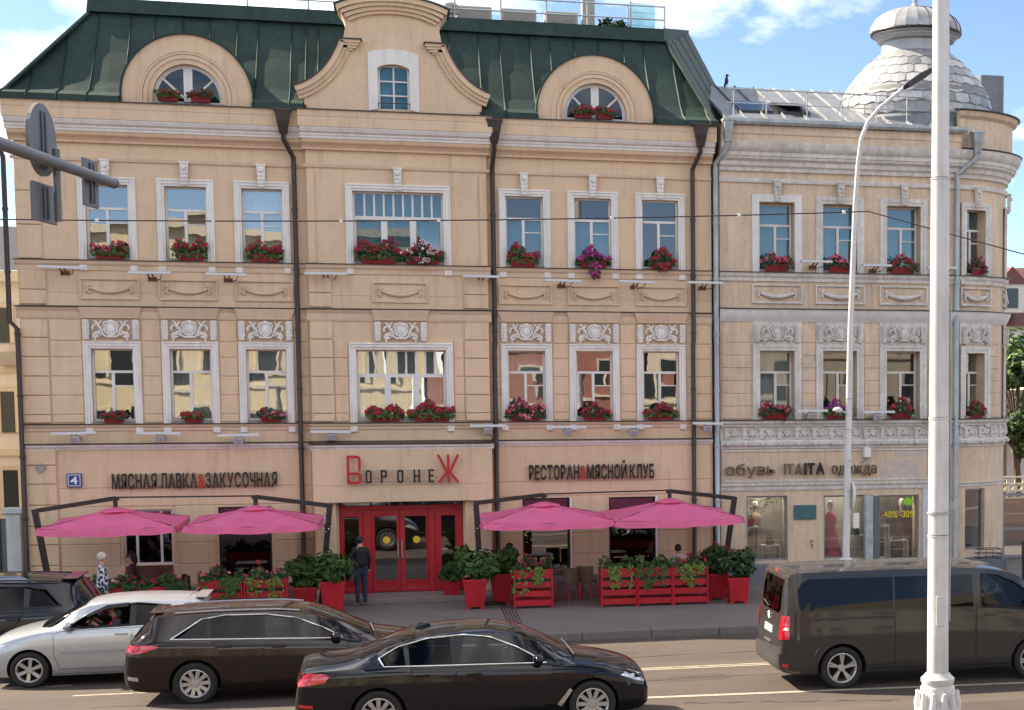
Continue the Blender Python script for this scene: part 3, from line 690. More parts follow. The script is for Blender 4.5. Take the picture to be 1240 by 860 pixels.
for a,b in zip(xs,xs[1:]):
    mb=MB(); vs=[];fs=[]; jj=random.uniform(-.012,.012); bulge=random.uniform(.0,.02)
    n=0
    inside=any(p-.01<=a and b<=q+.01 for p,q in STOPS); PR=prof[4:] if inside else prof
    for k,(y,z) in enumerate(PR):
        l=max(a,xl(z)); r=min(b,xr(z)); e=1
        if r-l<.06:
            e=0; q=xr(z) if a>0 else xl(z); l=r=q
        y=y-jj*(k>2)*e-(bulge*e if 4<k<9 else 0); n+=e
        vs += [(l,y,z),(l+.02*e,y-.045*e,z+.02*e),(l+.035*e,y-.003,z),((l+r)/2+.01*e,y-.004-.008*random.random()*e,z),(r,y,z)]
    if n<1: continue
    for i in range(len(PR)-1):
        for j in range(4): fs.append((i*5+j,i*5+j+1,i*5+j+6,i*5+j+5))
    mb.add(vs,fs); mb.build('roof_panel',GREEN,MAIN)
# hip ends
def sheet(name,pts,mt,par,n=5,seam=.03):
    """quad split into n seamed strips; pts bottom-left, bottom-right, top-right, top-left"""
    p=[Vector(q) for q in pts]; nrm=(p[1]-p[0]).cross(p[3]-p[0]).normalized()
    for i in range(n):
        a,b=i/n,(i+1)/n; q=[p[0].lerp(p[1],a),p[0].lerp(p[1],b),p[3].lerp(p[2],b),p[3].lerp(p[2],a)]
        mb=MB(); e=nrm*seam; w1=(q[1]-q[0])*.06; w2=(q[2]-q[3])*.06
        mb.add([q[0],q[0]+w1*.5+e,q[0]+w1,q[1],q[2],q[3]+w2,q[3]+w2*.5+e,q[3]],[(0,1,6,7),(1,2,5,6),(2,3,4,5)]); mb.build(name,mt,par)
sheet('roof_panel',[(8.05,-.44,11.97),(9.75,5.2,12.85),(8.32,5.0,15.35),(7.16,2.0,14.45)],GREEN,MAIN,4,.02)
sheet('roof_panel',[(-8.9,9,11.9),(-8.72,-.3,12.0),(-7.06,2.0,14.45),(-7.06,9,14.45)],GREEN,MAIN,8)
mb=MB(); mb.tube([(8.04,-.44,12.0),(7.16,1.98,14.47)],.05,6); mb.build('hip_cap',GREEN,MAIN)
mb=MB(); mb.tube([(-8.72,-.30,12.02),(-7.06,1.98,14.47)],.05,6); mb.build('hip_cap',GREEN,MAIN)
# upper kerb of the mansard and the flat top
x=-7.15
while x<7.1:
    w=min(1.9,7.12-x); mb=MB(); mb.add([(x,1.86,14.44),(x+w-.01,1.86,14.44),(x+w-.01,2.1,14.82),(x,2.1,14.82),(x,2.12,14.40),(x+w-.01,2.12,14.40)],[(0,1,2,3),(4,5,1,0)])
    mb.add([(x+w-.02,1.84,14.44),(x+w,1.84,14.44),(x+w,2.08,14.83),(x+w-.02,2.08,14.83)],[(0,1,2,3)]); mb.build('roof_kerb_panel',GREEN,MAIN); x+=w
mb=MB(); mb.add([(-7.15,2.09,14.82),(7.13,2.09,14.82),(8.3,5.1,15.3),(8.3,9,15.2),(-7.1,9,14.82)],[(0,1,2,3,4)]); mb.build('flat_roof',GREEN,MAIN)
mb=MB(); mb.add([(7.12,1.9,14.42),(8.3,5.0,15.2),(8.35,5.1,15.46),(7.13,2.08,14.84)],[(0,1,2,3)]); mb.build('roof_kerb_panel',GREEN,MAIN)

mb=MB(); mb.box(-8.3,7.85,.47,.52,11.2,12.42); mb.box(-7.5,7.3,1.15,8.8,11.7,13.1); mb.build('attic_blocker',INT,MAIN)  # unseen dark boxes added to block sky showing through the roof gaps
for a,b in ((XL-.05,DL-1.45),(DL+1.45,GC-2.05),(GC+2.05,DR-1.45),(DR+1.45,XR)):
    mb=MB(); mb.box(a,b,-.40,.47,11.88,12.035); mb.build('eaves_board',GREEN,MAIN)
# downpipes with hopper heads
def downpipe(x,y,top,bottom,bx,hop=True,mt=BROWN,kinks=(),par=None,r=.058,hw=.19):
    par=par or MAIN; mb=MB()
    if hop:
        mb.add([(x-hw,y-.2,top+.32),(x+hw,y-.2,top+.32),(x+hw,y+.15,top+.32),(x-hw,y+.15,top+.32),(x-hw*.75,y-.17,top+.06),(x+hw*.75,y-.17,top+.06),(x+hw*.75,y+.12,top+.06),(x-hw*.75,y+.12,top+.06),
                (x-.09,y-.1,top-.22),(x+.09,y-.1,top-.22),(x+.09,y+.08,top-.22),(x-.09,y+.08,top-.22)],
               [(0,1,5,4),(1,2,6,5),(2,3,7,6),(3,0,4,7),(4,5,9,8),(5,6,10,9),(6,7,11,10),(7,4,8,11)])
        mb.box(x-hw-.02,x+hw+.02,y-.22,y+.17,top+.30,top+.36)
    p=mb.build('hopper_head',mt,par) if hop else None
    pts=[(x,y,top-.15),(x,y,top-.35),(bx,-.10,top-.75),(bx,-.10,top-.95)]
    z=top-.95
    for (kz,dx,dy) in kinks: pts += [(pts[-1][0],pts[-1][1],kz+.18),(pts[-1][0]+dx,pts[-1][1]+dy,kz)]
    pts += [(pts[-1][0],pts[-1][1],bottom+.25),(pts[-1][0],pts[-1][1]-.12,bottom+.1)]
    mb=MB(); mb.tube(pts,r,10); pp=mb.build('downpipe',mt,par,smooth=40)
    zz=bottom+.6
    while zz<top-1.1:
        xx=bx+sum(dx for kz,dx,dy in kinks if zz<kz); yy=-.10+sum(dy for kz,dx,dy in kinks if zz<kz)
        mb=MB(); mb.lathe([(r+.002,-.03),(r+.014,-.03),(r+.014,.03),(r+.002,.03)],10,(xx,yy,zz)); mb.box(xx-.012,xx+.012,yy+.05,yy+.2,zz-.02,zz+.02); mb.build('pipe_clip',mt,pp,world=False); zz+=1.45
    return pp
downpipe(-2.50,-.42,11.55,.25,-2.30,kinks=((6.1,.0,-.03),))
downpipe(2.47,-.42,11.5,.25,2.43,kinks=((6.2,-.02,-.03),))
downpipe(7.65,-.42,11.6,.25,7.50,kinks=((6.3,-.02,-.03),))
downpipe(-8.85,-.30,11.35,.1,-8.74,hop=False,kinks=((6.62,.17,-.05),))

# ------------------------------------------------------------------ entrance: fascia, doors, step
mb=MB(); mb.box(XC0,XC1,-.62,Y_C-.001,2.42,3.72); mb.build('entrance_fascia',PEACH,MAIN,bevel=.012)
mb=MB(); mb.box(XC0+.02,XC1-.02,-.624,-.60,2.842,2.85); mb.build('fascia_joint',SILLM,MAIN)
mb=MB(); moulding(mb,flatmap(-.18),XC0-.05,XC1+.05,[(0,3.721),(.44,3.721),(.45,3.76),(.49,3.79),(.50,3.84),(0,3.845)]); mb.build('fascia_cornice',WHITE,MAIN)
mb=MB(); moulding(mb,flatmap(-.18),XC0-.08,XC1+.08,[(0,3.846),(.54,3.85),(.54,3.87),(0,3.93)]); mb.build('fascia_flashing',BROWN,MAIN)
for a,b in ((-2.0,-1.50),(1.60,2.26)):
    mb=MB(); mb.box(a,b,-.42,Y_C-.002,0,2.415); mb.build('entrance_pier',PEACH,MAIN,bevel=.01)
mb=MB(); mb.box(-2.3,2.3,-1.5,-.43,0,.13); mb.build('entrance_step',mat('granite_step',(.22,.19,.175),.7,var=.2,scale=6,bump=.2),MAIN,bevel=.012)
mb=MB(); mb.box(-1.45,1.56,-.43,.3,0,.10); mb.build('door_sill',SILLM,MAIN)
# portal frame, two sidelights and two leaves
DY=-.05
GLD=glass_mat('door_glass',(.35,.37,.37),.20,wave=.02,wscale=.8)
def leaf(name,x0,x1,gx0,gx1,z0=.12,z1=2.2,g0=.42,g1=2.02,yy=DY):
    mb=MB(); mb.ext([(x0,z0),(x0,z1),(gx0,z1),(gx0,z0)],yy,yy+.07); mb.ext([(gx1,z0),(gx1,z1),(x1,z1),(x1,z0)],yy,yy+.07); mb.box(gx0,gx1,yy+.002,yy+.07,z0,g0); mb.box(gx0,gx1,yy+.002,yy+.07,g1,z1)
    mb.usweep(gx0-.02,gx1+.02,g0-.02,g1+.02,[(0,0),(0,.012),(.02,.012),(.02,-.03)],closed=True,yb=yy)
    mb.usweep(gx0,gx1,z0+.07,g0-.08,[(0,0),(.0,.01),(.025,-.004)],closed=True,yb=yy)
    o=mb.build(name,RED,MAIN); g=MB(); g.add([(gx0,yy+.035,g0),(gx1,yy+.035,g0),(gx1,yy+.035,g1),(gx0,yy+.035,g1)],[(0,1,2,3)]); g.build('pane',GLD,o,world=False); return o
leaf('door_sidelight',-1.44,-.87,-1.33,-.98)
d1=leaf('door',-.68,-.0,-.60,-.07,yy=DY+.03); d2=leaf('door',.012,.70,.13,.66-.02,yy=DY+.03)
leaf('door_sidelight',.86,1.55,1.02,1.36)
for a,b in ((-.868,-.682),(.702,.858)):
    mb=MB(); mb.box(a,b,DY-.03,DY+.1,.1,2.2); mb.build('door_post',RED,MAIN,bevel=.008)
mb=MB(); mb.box(-1.45,1.56,DY-.03,DY+.1,2.202,2.30); mb.build('door_lintel',RED,MAIN,bevel=.008)
tr=MB(); 
for x in (-1.44,-.7,.05,.78,1.51): tr.box(x,x+.05,DY,DY+.06,2.302,2.415)
tf=tr.build('transom_frame',DARKM,MAIN); g=MB(); g.add([(-1.45,DY+.03,2.30),(1.56,DY+.03,2.30),(1.56,DY+.03,2.42),(-1.45,DY+.03,2.42)],[(0,1,2,3)]); g.build('pane',GLD,tf,world=False)
YEL=mat('yellow_sticker',(.75,.55,.02),.5)
for d,x in ((d1,-.32),(d2,.41)):
    g=MB(); g.lathe([(.0,0),(.09,0)],20,(x,DY+.055,1.42),axis='Y'); g.build('yellow_dot',YEL,d,world=False)
    g=MB(); hx=-.045 if d is d1 else .055; g.tube([(hx,DY-.0,.95),(hx,DY-.05,.98),(hx,DY-.05,1.4),(hx,DY,1.43)],.014,7); g.build('handle',ZINC,d,world=False)
mb=MB(); mb.box(-1.44,1.55,1.10,1.14,0,2.45); mb.box(-1.44,1.55,.3,1.1,.02,.06); mb.build('lobby_wall',mat('lobby_beige',(.34,.28,.22),.8,var=.2,scale=2),MAIN)
# ground-floor windows
GLG=glass_mat('shopfront_glass',(.30,.31,.31),.22,wave=.03,wscale=.8)
def gfwin(x0,x1,z0,z1,mt,split=None,yy=.12):
    mb=MB(); mb.usweep(x0,x1,z0,z1,[(0,0),(0,.02),(.05,.02),(.05,-.04)],closed=True,yb=yy)
    cuts=[x0+.05]+(split or [])+[x1-.05]
    for c in (split or []): mb.box(c-.03,c+.03,yy-.01,yy+.04,z0+.05,z1-.05)
    o=mb.build('shop_window',mt,MAIN)
    for a,b in zip(cuts,cuts[1:]): g=MB(); g.add([(a,yy+.02,z0+.05),(b,yy+.02,z0+.05),(b,yy+.02,z1-.05),(a,yy+.02,z1-.05)],[(0,1,2,3)]); g.build('pane',GLG,o,world=False)
    return o
gfwin(-6.45,-5.32,.95,2.30,SASH,[-6.15,-5.60]); gfwin(-4.28,-3.05,.55,2.33,DARKM); gfwin(3.05,4.25,.35,2.41,DARKM); gfwin(5.26,6.47,.35,2.40,DARKM,[])
for a,b in ((4.25,4.31),(6.47,6.53)): 
    mb=MB(); mb.box(a,b,-.04,.1,.35,2.42); mb.build('window_jamb',WHITE,MAIN)
# brick-red parapet under the serving window
mb=MB(); mb.box(-6.42,-5.34,-.03,-.022+.03,.42,.94); mb.build('tiled_apron',mat('brown_tile',(.10,.035,.025),.5,var=.3,scale=8),MAIN)
# ------------------------------------------------------------------ the corner building with the dome
CORN = root('corner_building','weathered three storey corner building with silver dome and clothes shop windows','building',(11.5,0,0))
RCX,RR=14.62,2.2; RARC=RR*pi/2
def MR(u,d,z):
    if u<=RCX: return (u,-d,z)
    if u<=RCX+RARC: a=(u-RCX)/RR; return (RCX+(RR+d)*sin(a),RR-(RR+d)*cos(a),z)
    return (RCX+RR+d,RR+(u-RCX-RARC),z)
def MRm(u,z,d=0):
    a=0 if u<=RCX else (u-RCX)/RR; return Matrix.Translation(MR(u,d,z)) @ Matrix.Rotation(a,4,'Z')
RX=[9.75,11.47,13.24]; U4=RCX+RR*R(19); U5=RCX+RR*R(68)
RU0=8.22; RU1=RCX+RARC+4
OWR=.94
holes=[]
for u in RX+[U4,U5]:
    w=OWR if u<14 else .74
    holes += [(u-w/2,u+w/2,8.245,10.07),(u-w/2,u+w/2,4.375,6.2)]
shopw=[(8.90,10.02,.62,2.36),(11.02,12.42,.62,2.34),(12.56,13.70,.55,2.32)]
holes += shopw+[(15.05,15.75,.75,2.45)]
mb=MB(); wall_mesh(mb,MR,RU0,RU1,0,12.0,holes,thick=.6,ustep=.18)
mb.box(RU0,RU0+.02,.6,8,0,12); mb.build('wall',OLDP,CORN,smooth=20)
mb=MB(); mb.box(RU0+.2,14.4,1.5,1.55,4.2,11.9); mb.build('inner_wall',INT,CORN)
def rm(name,u0,u1,prof,mt,step=.2):
    mb=MB(); moulding(mb,MR,u0,u1,prof,step); return mb.build(name,mt,CORN,smooth=25)
a,b=RU0-.02,RU1
rm('sill_course',a,b,[(0,8.02),(.05,8.02),(.06,8.10),(.11,8.16),(.12,8.24),(0,8.245)],OLDW)
rm('sill_flashing',a,b,[(0,8.246),(.17,8.244),(.17,8.258),(0,8.27)],BROWN)
rm('belt_cornice',a,b,[(0,6.96),(.03,6.96),(.05,7.0),(.07,7.02),(.12,7.12),(.17,7.22),(.18,7.28),(0,7.285)],mat('belt_white',(.70,.68,.65),.8,var=.08,streak=.06,dirt=(.3,.26,.23),dirt_pos=(.66,.74)))
rm('belt_flashing',a,b,[(0,7.286),(.22,7.284),(.22,7.30),(0,7.32)],BROWN)
rm('sill_course',a,b,[(0,4.20),(.09,4.20),(.10,4.24),(.16,4.29),(.17,4.36),(0,4.365)],OLDW)
rm('sill_flashing',a,b,[(0,4.366),(.21,4.364),(.21,4.378),(0,4.39)],BROWN)
rm('frieze_band',a,b,[(0,3.85),(.03,3.85),(.03,4.19),(0,4.195)],OLDW)
rm('frieze_moulding',a,b,[(0,3.62),(.04,3.62),(.05,3.66),(.11,3.72),(.12,3.80),(.08,3.845),(0,3.846)],OLDW)
rm('shop_cornice',a,13.95,[(0,2.50),(.03,2.50),(.05,2.55),(.05,2.60),(.09,2.64),(.10,2.70),(0,2.705)],OLDW)
rm('shop_cornice',14.75,17.4,[(0,2.52),(.03,2.52),(.04,2.58),(.07,2.62),(0,2.625)],OLDW)
rm('frieze_string',a,b,[(0,10.57),(.05,10.57),(.07,10.64),(.07,10.68),(0,10.685)],OLDW)
rm('cornice_bed',a,b,[(0,10.86),(.07,10.86),(.09,10.95),(.15,11.0),(.17,11.10),(.26,11.16),(.28,11.22),(0,11.225)],OLDW)
rm('cornice_moulding',a,b,[(0,11.226),(.30,11.226),(.31,11.32),(.36,11.36),(.42,11.46),(.44,11.58),(0,11.585)],OLDW)
rm('cornice_fascia',a,RCX+.1,[(0,11.586),(.36,11.586),(.37,11.75),(.40,11.78),(.40,11.98),(0,11.985)],OLDP)
rm('corner_attic',RCX+.1,b,[(0,11.586),(.18,11.586),(.18,12.42),(.30,12.50),(.34,12.62),(0,12.66)],OLDP)
rm('attic_flashing',RCX+.05,b,[(0,12.661),(.40,12.63),(.40,12.66),(0,12.72)],BROWN)
rm('attic_string',RCX+.1,b,[(.1,11.587),(.46,11.587),(.47,11.62),(.1,11.66)],BROWN)
# gutter, in lengths
u=RU0
while u<RCX:
    w=min(1.05,RCX-u+.2); mb=MB(); moulding(mb,MR,u,u+w-.012,[(.34,12.0),(.52,11.99),(.56,12.06),(.56,12.14),(.54,12.14),(.52,12.06),(.36,12.04),(.34,12.05)]); mb.build('gutter',ZINC,CORN); u+=w
# frieze relief: repeating bosses and leaves
BOSS=MB()
BOSS.box(-.13,-.02,-.045,0,.01,.09); BOSS.box(-.15,0,-.06,0,.09,.15); BOSS.box(-.13,-.02,-.045,0,.15,.24); BOSS.box(-.16,.01,-.055,0,.24,.30)
BOSS.lathe([(.075,0),(.085,-.04),(.06,-.06),(.03,-.045),(.0,-.06)],10,(.13,0,.15),axis='Y')
for s in (-1,1):
    BOSS.tube([(.13+s*.07,-.04,.15),(.13+s*.13,-.045,.10),(.13+s*.10,-.04,.05)],.022,5); BOSS.tube([(.13+s*.07,-.04,.17),(.13+s*.12,-.045,.23),(.13+s*.08,-.04,.27)],.022,5)
BOSSM=mesh_of(BOSS,OLDW,name='frieze_ornament',smooth=40)
DROP=MB(); DROP.ball((0,-.03,0),(.045,.05,.055),8,6); DROP.tube([(-.06,-.02,.03),(0,-.045,.05),(.06,-.02,.03)],.02,5); DROPM=mesh_of(DROP,OLDW,name='frieze_drop',smooth=50)
u=8.45
while u<RCX+3.0:
    o=link('frieze_ornament',BOSSM,CORN); o.matrix_basis=MRm(u,3.87,.03)
    o=link('frieze_drop',DROPM,CORN); o.matrix_basis=MRm(u-.07,3.735,.10); u+=.475
# windows
SURR=surround_mesh(OWR,1.83,.19,STEPS_OLD,OLDW); SURN=surround_mesh(.74,1.83,.15,STEPS_OLD,OLDW)
SURW2=surround_mesh(OWR,1.83,.20,[(0,0),(0,.06),(.19,.05),(.20,-.02)],mat('white_surround',(.70,.68,.65),.8,var=.08,scale=2,streak=.08),)
WR=WinKind(OWR,1.82,.40,'alt',SURR,GLASSC); WR2=WinKind(OWR,1.82,.40,'alt',SURW2,GLASSC); WRn=WinKind(.74,1.82,.34,'alt',SURN,GLASSC)
KEYO=key_mesh(OLDW); SWAGO=swag_mesh(1.36,OLDW,1.25); MEDO=medal_mesh(1.30,OLDW,True); SWAGN=swag_mesh(1.05,OLDW,1.2); MEDN=medal_mesh(1.02,OLDW,True)
for i,u in enumerate(RX+[U4,U5]):
    n=u>14; k=WRn if n else WR
    (WR2 if i==0 else k).place(CORN,MRm(u,8.245),CURT_B if i<4 else None)
    k.place(CORN,MRm(u,4.375),[CURT_W,None,CURT_B,None,None][i] if i!=2 else None)
    o=link('keystone',KEYO,CORN); o.matrix_basis=MRm(u,10.10,.03)
    o=link('garland_panel',SWAGN if n else SWAGO,CORN); o.matrix_basis=MRm(u,7.44,.01)
    mbb=MB(); w=1.1 if n else 1.34; mbb.box(-w/2,w/2,-.015,.02,0,.56)
    o=link('relief_ground',mesh_of(mbb,OLDW,name='relief_ground'),CORN); o.matrix_basis=MRm(u,6.40,.005)
    o=link('relief_panel',MEDN if n else MEDO,CORN); o.matrix_basis=MRm(u,6.42,.02)
# rustication on the first floor
zr=[4.40+.335*i for i in range(8)]
for (p,q) in ((8.25,9.05),(10.42,10.80),(12.14,12.56),(13.92,14.60)):
    for z0,z1 in zip(zr,zr[1:]): rblock(CORN,p,q,z0,z1,0,OLDP,.022,.008)
for z0,z1 in zip(zr,zr[1:]):
    mb=MB(); moulding(mb,MR,U4+.56,U4+1.05,[(0,z0+.008),(.022,z0+.02),(.022,z1-.02),(0,z1-.008)],.1); mb.build('rustication_block',OLDP,CORN)
# peeled patches of bare render near the sign
BARE=mat('bare_render',(.56,.46,.40),.95,var=.12,scale=5,bump=.4,bscale=25)
random.seed(21)
for (cx,cz,w,h) in ((13.2,3.02,1.2,.5),(9.0,3.33,.16,.14),(13.45,3.45,.9,.2)):
    pl=[]
    for k in range(22): a=2*pi*k/22; e=abs(cos(a))**.45; f=abs(sin(a))**.45; rr=random.uniform(.9,1.05); pl.append((cx+w/2*e*(1 if cos(a)>=0 else -1)*rr,cz+h/2*f*(1 if sin(a)>=0 else -1)*rr))
    mb=MB(); mb.ext(pl,-.004-.003*w,.01); mb.build('bare_patch',BARE,CORN)
mb=MB(); moulding(mb,MR,RU0,RU1,[(0,0),(.05,0),(.05,.50),(.03,.54),(0,.545)],.2); mb.build('plinth',mat('blue_grey_plinth',(.15,.16,.19),.8,var=.15,scale=2,bump=.2),CORN)
mb=MB(); 
for (x0,x1) in ((8.25,14.0),): mb.usweep(x0,x1,2.74,3.58,[(0,0),(0,.03),(.04,.035),(.05,.01)],closed=True)
mb.build('sign_panel_frame',OLDW,CORN)
mb=MB(); mb.block(13.80,14.35,-.06,.0,.55,2.49,.01); mb.build('white_pier',mat('white_pier',(.55,.55,.56),.8,var=.1,streak=.1),CORN)

# shop windows with lit displays
SHOPI=mat('shop_interior',(.36,.34,.30),.8,var=.15,scale=1.5); SHOPW=mat('display_white',(.75,.74,.70),.6); PINK=mat('pink_display',(.62,.10,.20),.7,var=.2,scale=4)
GREYF=mat('grey_alu_frame',(.25,.26,.27),.45,metal=.3)
GLSH=glass_mat('display_glass',(.78,.82,.80),.14,wave=.015,wscale=.7)
for k,(x0,x1,z0,z1) in enumerate(shopw):
    mb=MB(); mb.usweep(x0,x1,z0,z1,[(0,0),(0,.02),(.05,.02),(.05,-.05)],closed=True,yb=.10); o=mb.build('display_window',GREYF,CORN)
    g=MB(); g.add([(x0+.05,.12,z0+.05),(x1-.05,.12,z0+.05),(x1-.05,.12,z1-.05),(x0+.05,.12,z1-.05)],[(0,1,2,3)]); g.build('pane',GLSH,o,world=False)
mb=MB(); mb.box(8.4,14.2,1.45,1.5,.3,2.7); mb.box(8.4,14.2,.15,1.5,.45,.52); mb.box(8.4,8.45,.15,1.5,.3,2.7); mb.box(14.15,14.2,.15,1.5,.3,2.7); mb.box(8.4,14.2,.62,1.5,2.66,2.7); mb.box(10.3,10.36,.62,1.5,.5,2.66); mb.build('shop_room',SHOPI,CORN)
mb=MB(); mb.box(12.55,14.1,1.2,1.24,.5,2.6); mb.build('dark_backdrop',mat('backdrop_brown',(.075,.06,.052),.8,var=.4,scale=4),CORN)
# round corner: narrow window
mb=MB(); mb.usweep(-.35,.35,.75,2.45,[(0,0),(0,.02),(.05,.02),(.05,-.05)],closed=True,yb=.14); o=mb.build('display_window',GREYF,CORN,world=True); o.matrix_basis=MRm(15.40,0)
g=MB(); g.add([(-.3,.16,.8),(.3,.16,.8),(.3,.16,2.4),(-.3,.16,2.4)],[(0,1,2,3)]); g.build('pane',GLG,o,world=False)
mb=MB(); mb.add([(-.4,.5,.6),(.4,.5,.6),(.4,.5,2.5),(-.4,.5,2.5)],[(0,1,2,3)]); mb.build('room_recess',INT,o,world=False)
# galvanised downpipes
downpipe(8.36,-.46,11.75,.2,8.10,mt=ZINC,par=CORN,r=.07,hw=.13,kinks=((6.9,0,-.02),))
pp=downpipe(15.15,-.42,11.70,.2,14.72,mt=ZINC,par=CORN,r=.07,hw=.15,kinks=((6.9,-.02,-.05),))

# low metal roof
ROOFS=mat('silver_roof_paint',(.17,.185,.20),.5,metal=.3,var=.2,scale=1.2,var2=.12,scale2=6,streak=.1,dirt=(.11,.085,.07),dirt_pos=(.60,.70),dirt_scale=1.6)
x=8.3
while x<14.4:
    w=.56; mb=MB(); mb.add([(x,-.40,12.10),(x+.02,-.43,12.16),(x+.04,-.40,12.10),(x+w,-.40,12.10),(x+w,4.0,13.72),(x+.04,4,13.72),(x+.02,4,13.78),(x,4,13.72)],[(0,1,6,7),(1,2,5,6),(2,3,4,5)]); mb.build('roof_sheet',ROOFS,CORN); x+=w
mb=MB(); mb.add([(8.3,4,13.72),(14.6,4,13.72),(14.6,8,12.2),(8.3,8,12.2)],[(0,1,2,3)]); mb.build('roof_back',ROOFS,CORN)
for (x,y0,op) in ((9.35,.55,0),(10.35,.55,1)):
    mb=MB(); z=lambda y:12.10+(y+.40)*1.62/4.4
    mb.add([(x-.45,y0,z(y0)+.08),(x+.45,y0,z(y0)+.08),(x+.45,y0+1.1,z(y0+1.1)+.08),(x-.45,y0+1.1,z(y0+1.1)+.08),(x-.45,y0,z(y0)-.05),(x+.45,y0,z(y0)-.05),(x+.45,y0+1.1,z(y0+1.1)-.05),(x-.45,y0+1.1,z(y0+1.1)-.05)],[(0,1,5,4),(1,2,6,5),(2,3,7,6),(3,0,4,7),(0,3,2,1)]); o=mb.build('skylight',DARKM,CORN)
    mb=MB(); e=.42 if op else 0
    mb.add([(x-.40,y0+.05-e*.3,z(y0)+.10+e*.35),(x+.40,y0+.05-e*.3,z(y0)+.10+e*.35),(x+.40,y0+1.05,z(y0+1.05)+.10),(x-.40,y0+1.05,z(y0+1.05)+.10)],[(0,1,2,3)]); mb.build('pane',GLASSC if not op else DARKM,o,world=False)

# dome: scale-like metal shingles over a solid bell, drum, ringed cornice and cap
DCX,DCY=14.26,2.2
SILV=mat('silver_dome_paint',(.34,.345,.35),.46,metal=.3,var=.2,scale=1.6,var2=.10,scale2=14,bump=.25,bscale=9,dirt=(.12,.06,.04),dirt_pos=(.64,.69),dirt_scale=2.6)
SILV2=mat('silver_dome_patch',(.25,.255,.265),.42,metal=.4,var=.2,scale=3,dirt=(.10,.05,.03),dirt_pos=(.62,.68),dirt_scale=4); SILV3=mat('pale_dome_patch',(.46,.46,.45),.5,metal=.15,var=.15,scale=3,dirt=(.12,.06,.035),dirt_pos=(.66,.70),dirt_scale=5)
SEAM=mat('dome_seam_grey',(.21,.205,.20),.7,var=.2)  # plain grey of the bell where it shows between shingles
dprof=[(2.12,12.55),(2.14,12.95),(2.09,13.30),(1.88,13.62),(1.62,13.95),(1.36,14.22),(1.12,14.42),(1.0,14.50)]
def dr(z):
    for (r0,z0),(r1,z1) in zip(dprof,dprof[1:]):
        if z<=z1: t=(z-z0)/(z1-z0); return r0+(r1-r0)*max(0,t)
    return dprof[-1][0]
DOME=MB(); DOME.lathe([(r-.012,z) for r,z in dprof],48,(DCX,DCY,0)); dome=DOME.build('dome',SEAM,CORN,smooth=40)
mb=MB(); mb.lathe([(2.2,11.9),(2.2,12.50),(2.14,12.58),(1.9,12.6)],48,(DCX,DCY,0)); mb.build('dome_drum',ROOFS,CORN,smooth=30)
def dp(a,z,o): r=dr(z)+o; return (DCX+r*cos(a),DCY+r*sin(a),z)
nz=7; zs=[12.60+(14.46-12.60)*(i/nz)**.95 for i in range(nz+1)]; random.seed(5)
for i in range(nz):
    n=28; z0,z1=zs[i],zs[i+1]
    for k in range(n):
        a=2*pi*(k+(.5 if i%2 else 0))/n
        if math.sin(a)>.35: continue
        a+=random.uniform(-.012,.012); w=pi/n*random.uniform(.96,1.0); o0=random.uniform(.001,.010); zz=z0+.004
        mb=MB(); pts=[dp(a-w,z1-.002,-.008),dp(a-w,z0+.22*(z1-z0),o0*.7),dp(a,z0+.004,o0+.003),dp(a+w,z0+.22*(z1-z0),o0*.7),dp(a+w,z1-.002,-.008),dp(a,z1-.003,-.004)]
        mb.add(pts,[(0,1,2,5),(5,2,3,4)]); mb.build('dome_shingle',random.choice([SILV,SILV,SILV,SILV2,SILV3]),dome,world=False)
DR_=MB(); DR_.lathe([(1.0,14.46),(.97,14.55),(.95,14.80)],40,(DCX,DCY,0)); DR_.build('drum',SILV,CORN,smooth=30)
for (r0,z0,r1,z1) in ((.97,14.80,1.08,14.86),(1.07,14.86,1.14,14.95),(1.12,14.95,1.22,15.02)):
    mb=MB(); mb.lathe([(r0-.1,z0),(r0,z0),(r1,(z0*1+z1*3)/4),(r1,z1),(r0-.1,z1+.004)],40,(DCX,DCY,0)); mb.build('drum_cornice',SILV,CORN,smooth=25)
mb=MB(); mb.lathe([(1.0,15.02),(1.27,15.02),(1.29,15.05),(1.28,15.08),(1.1,15.09)],40,(DCX,DCY,0)); mb.build('cap_edge',DARKM,CORN,smooth=25)
capp=[(1.275,15.085),(1.25,15.24),(1.14,15.42),(.95,15.57),(.68,15.69),(.36,15.77),(.06,15.80)]
for k in range(24):
    a0,a1=2*pi*k/24,2*pi*(k+1)/24; mb=MB(); vs=[];fs=[]
    for r,z in capp:
        for j in range(4): a=a0+(a1-a0)*j/3; e=.016 if j in (0,) else 0; vs.append((DCX+(r+e)*cos(a),DCY+(r+e)*sin(a),z+e))
    for i in range(len(capp)-1):
        for j in range(3): fs.append((i*4+j,i*4+j+1,i*4+j+5,i*4+j+4))
    mb.add(vs,fs); mb.build('cap_leaf',SILV,CORN,smooth=40)
mb=MB(); mb.lathe([(.14,15.78),(.12,15.86),(.07,15.92),(.08,16.2),(.04,16.6),(.0,16.62)],12,(DCX-.02,DCY,0)); mb.build('finial',SILV,CORN,smooth=40)
mb=MB(); mb.box(16.35,17.05,2.6,3.6,12.6,14.15); mb.build('roof_lucarne',ROOFS,CORN,bevel=.02)
mb=MB(); mb.box(16.55,17.0,2.55,2.59,12.62,13.0); mb.build('lucarne_opening',DARKM,CORN)

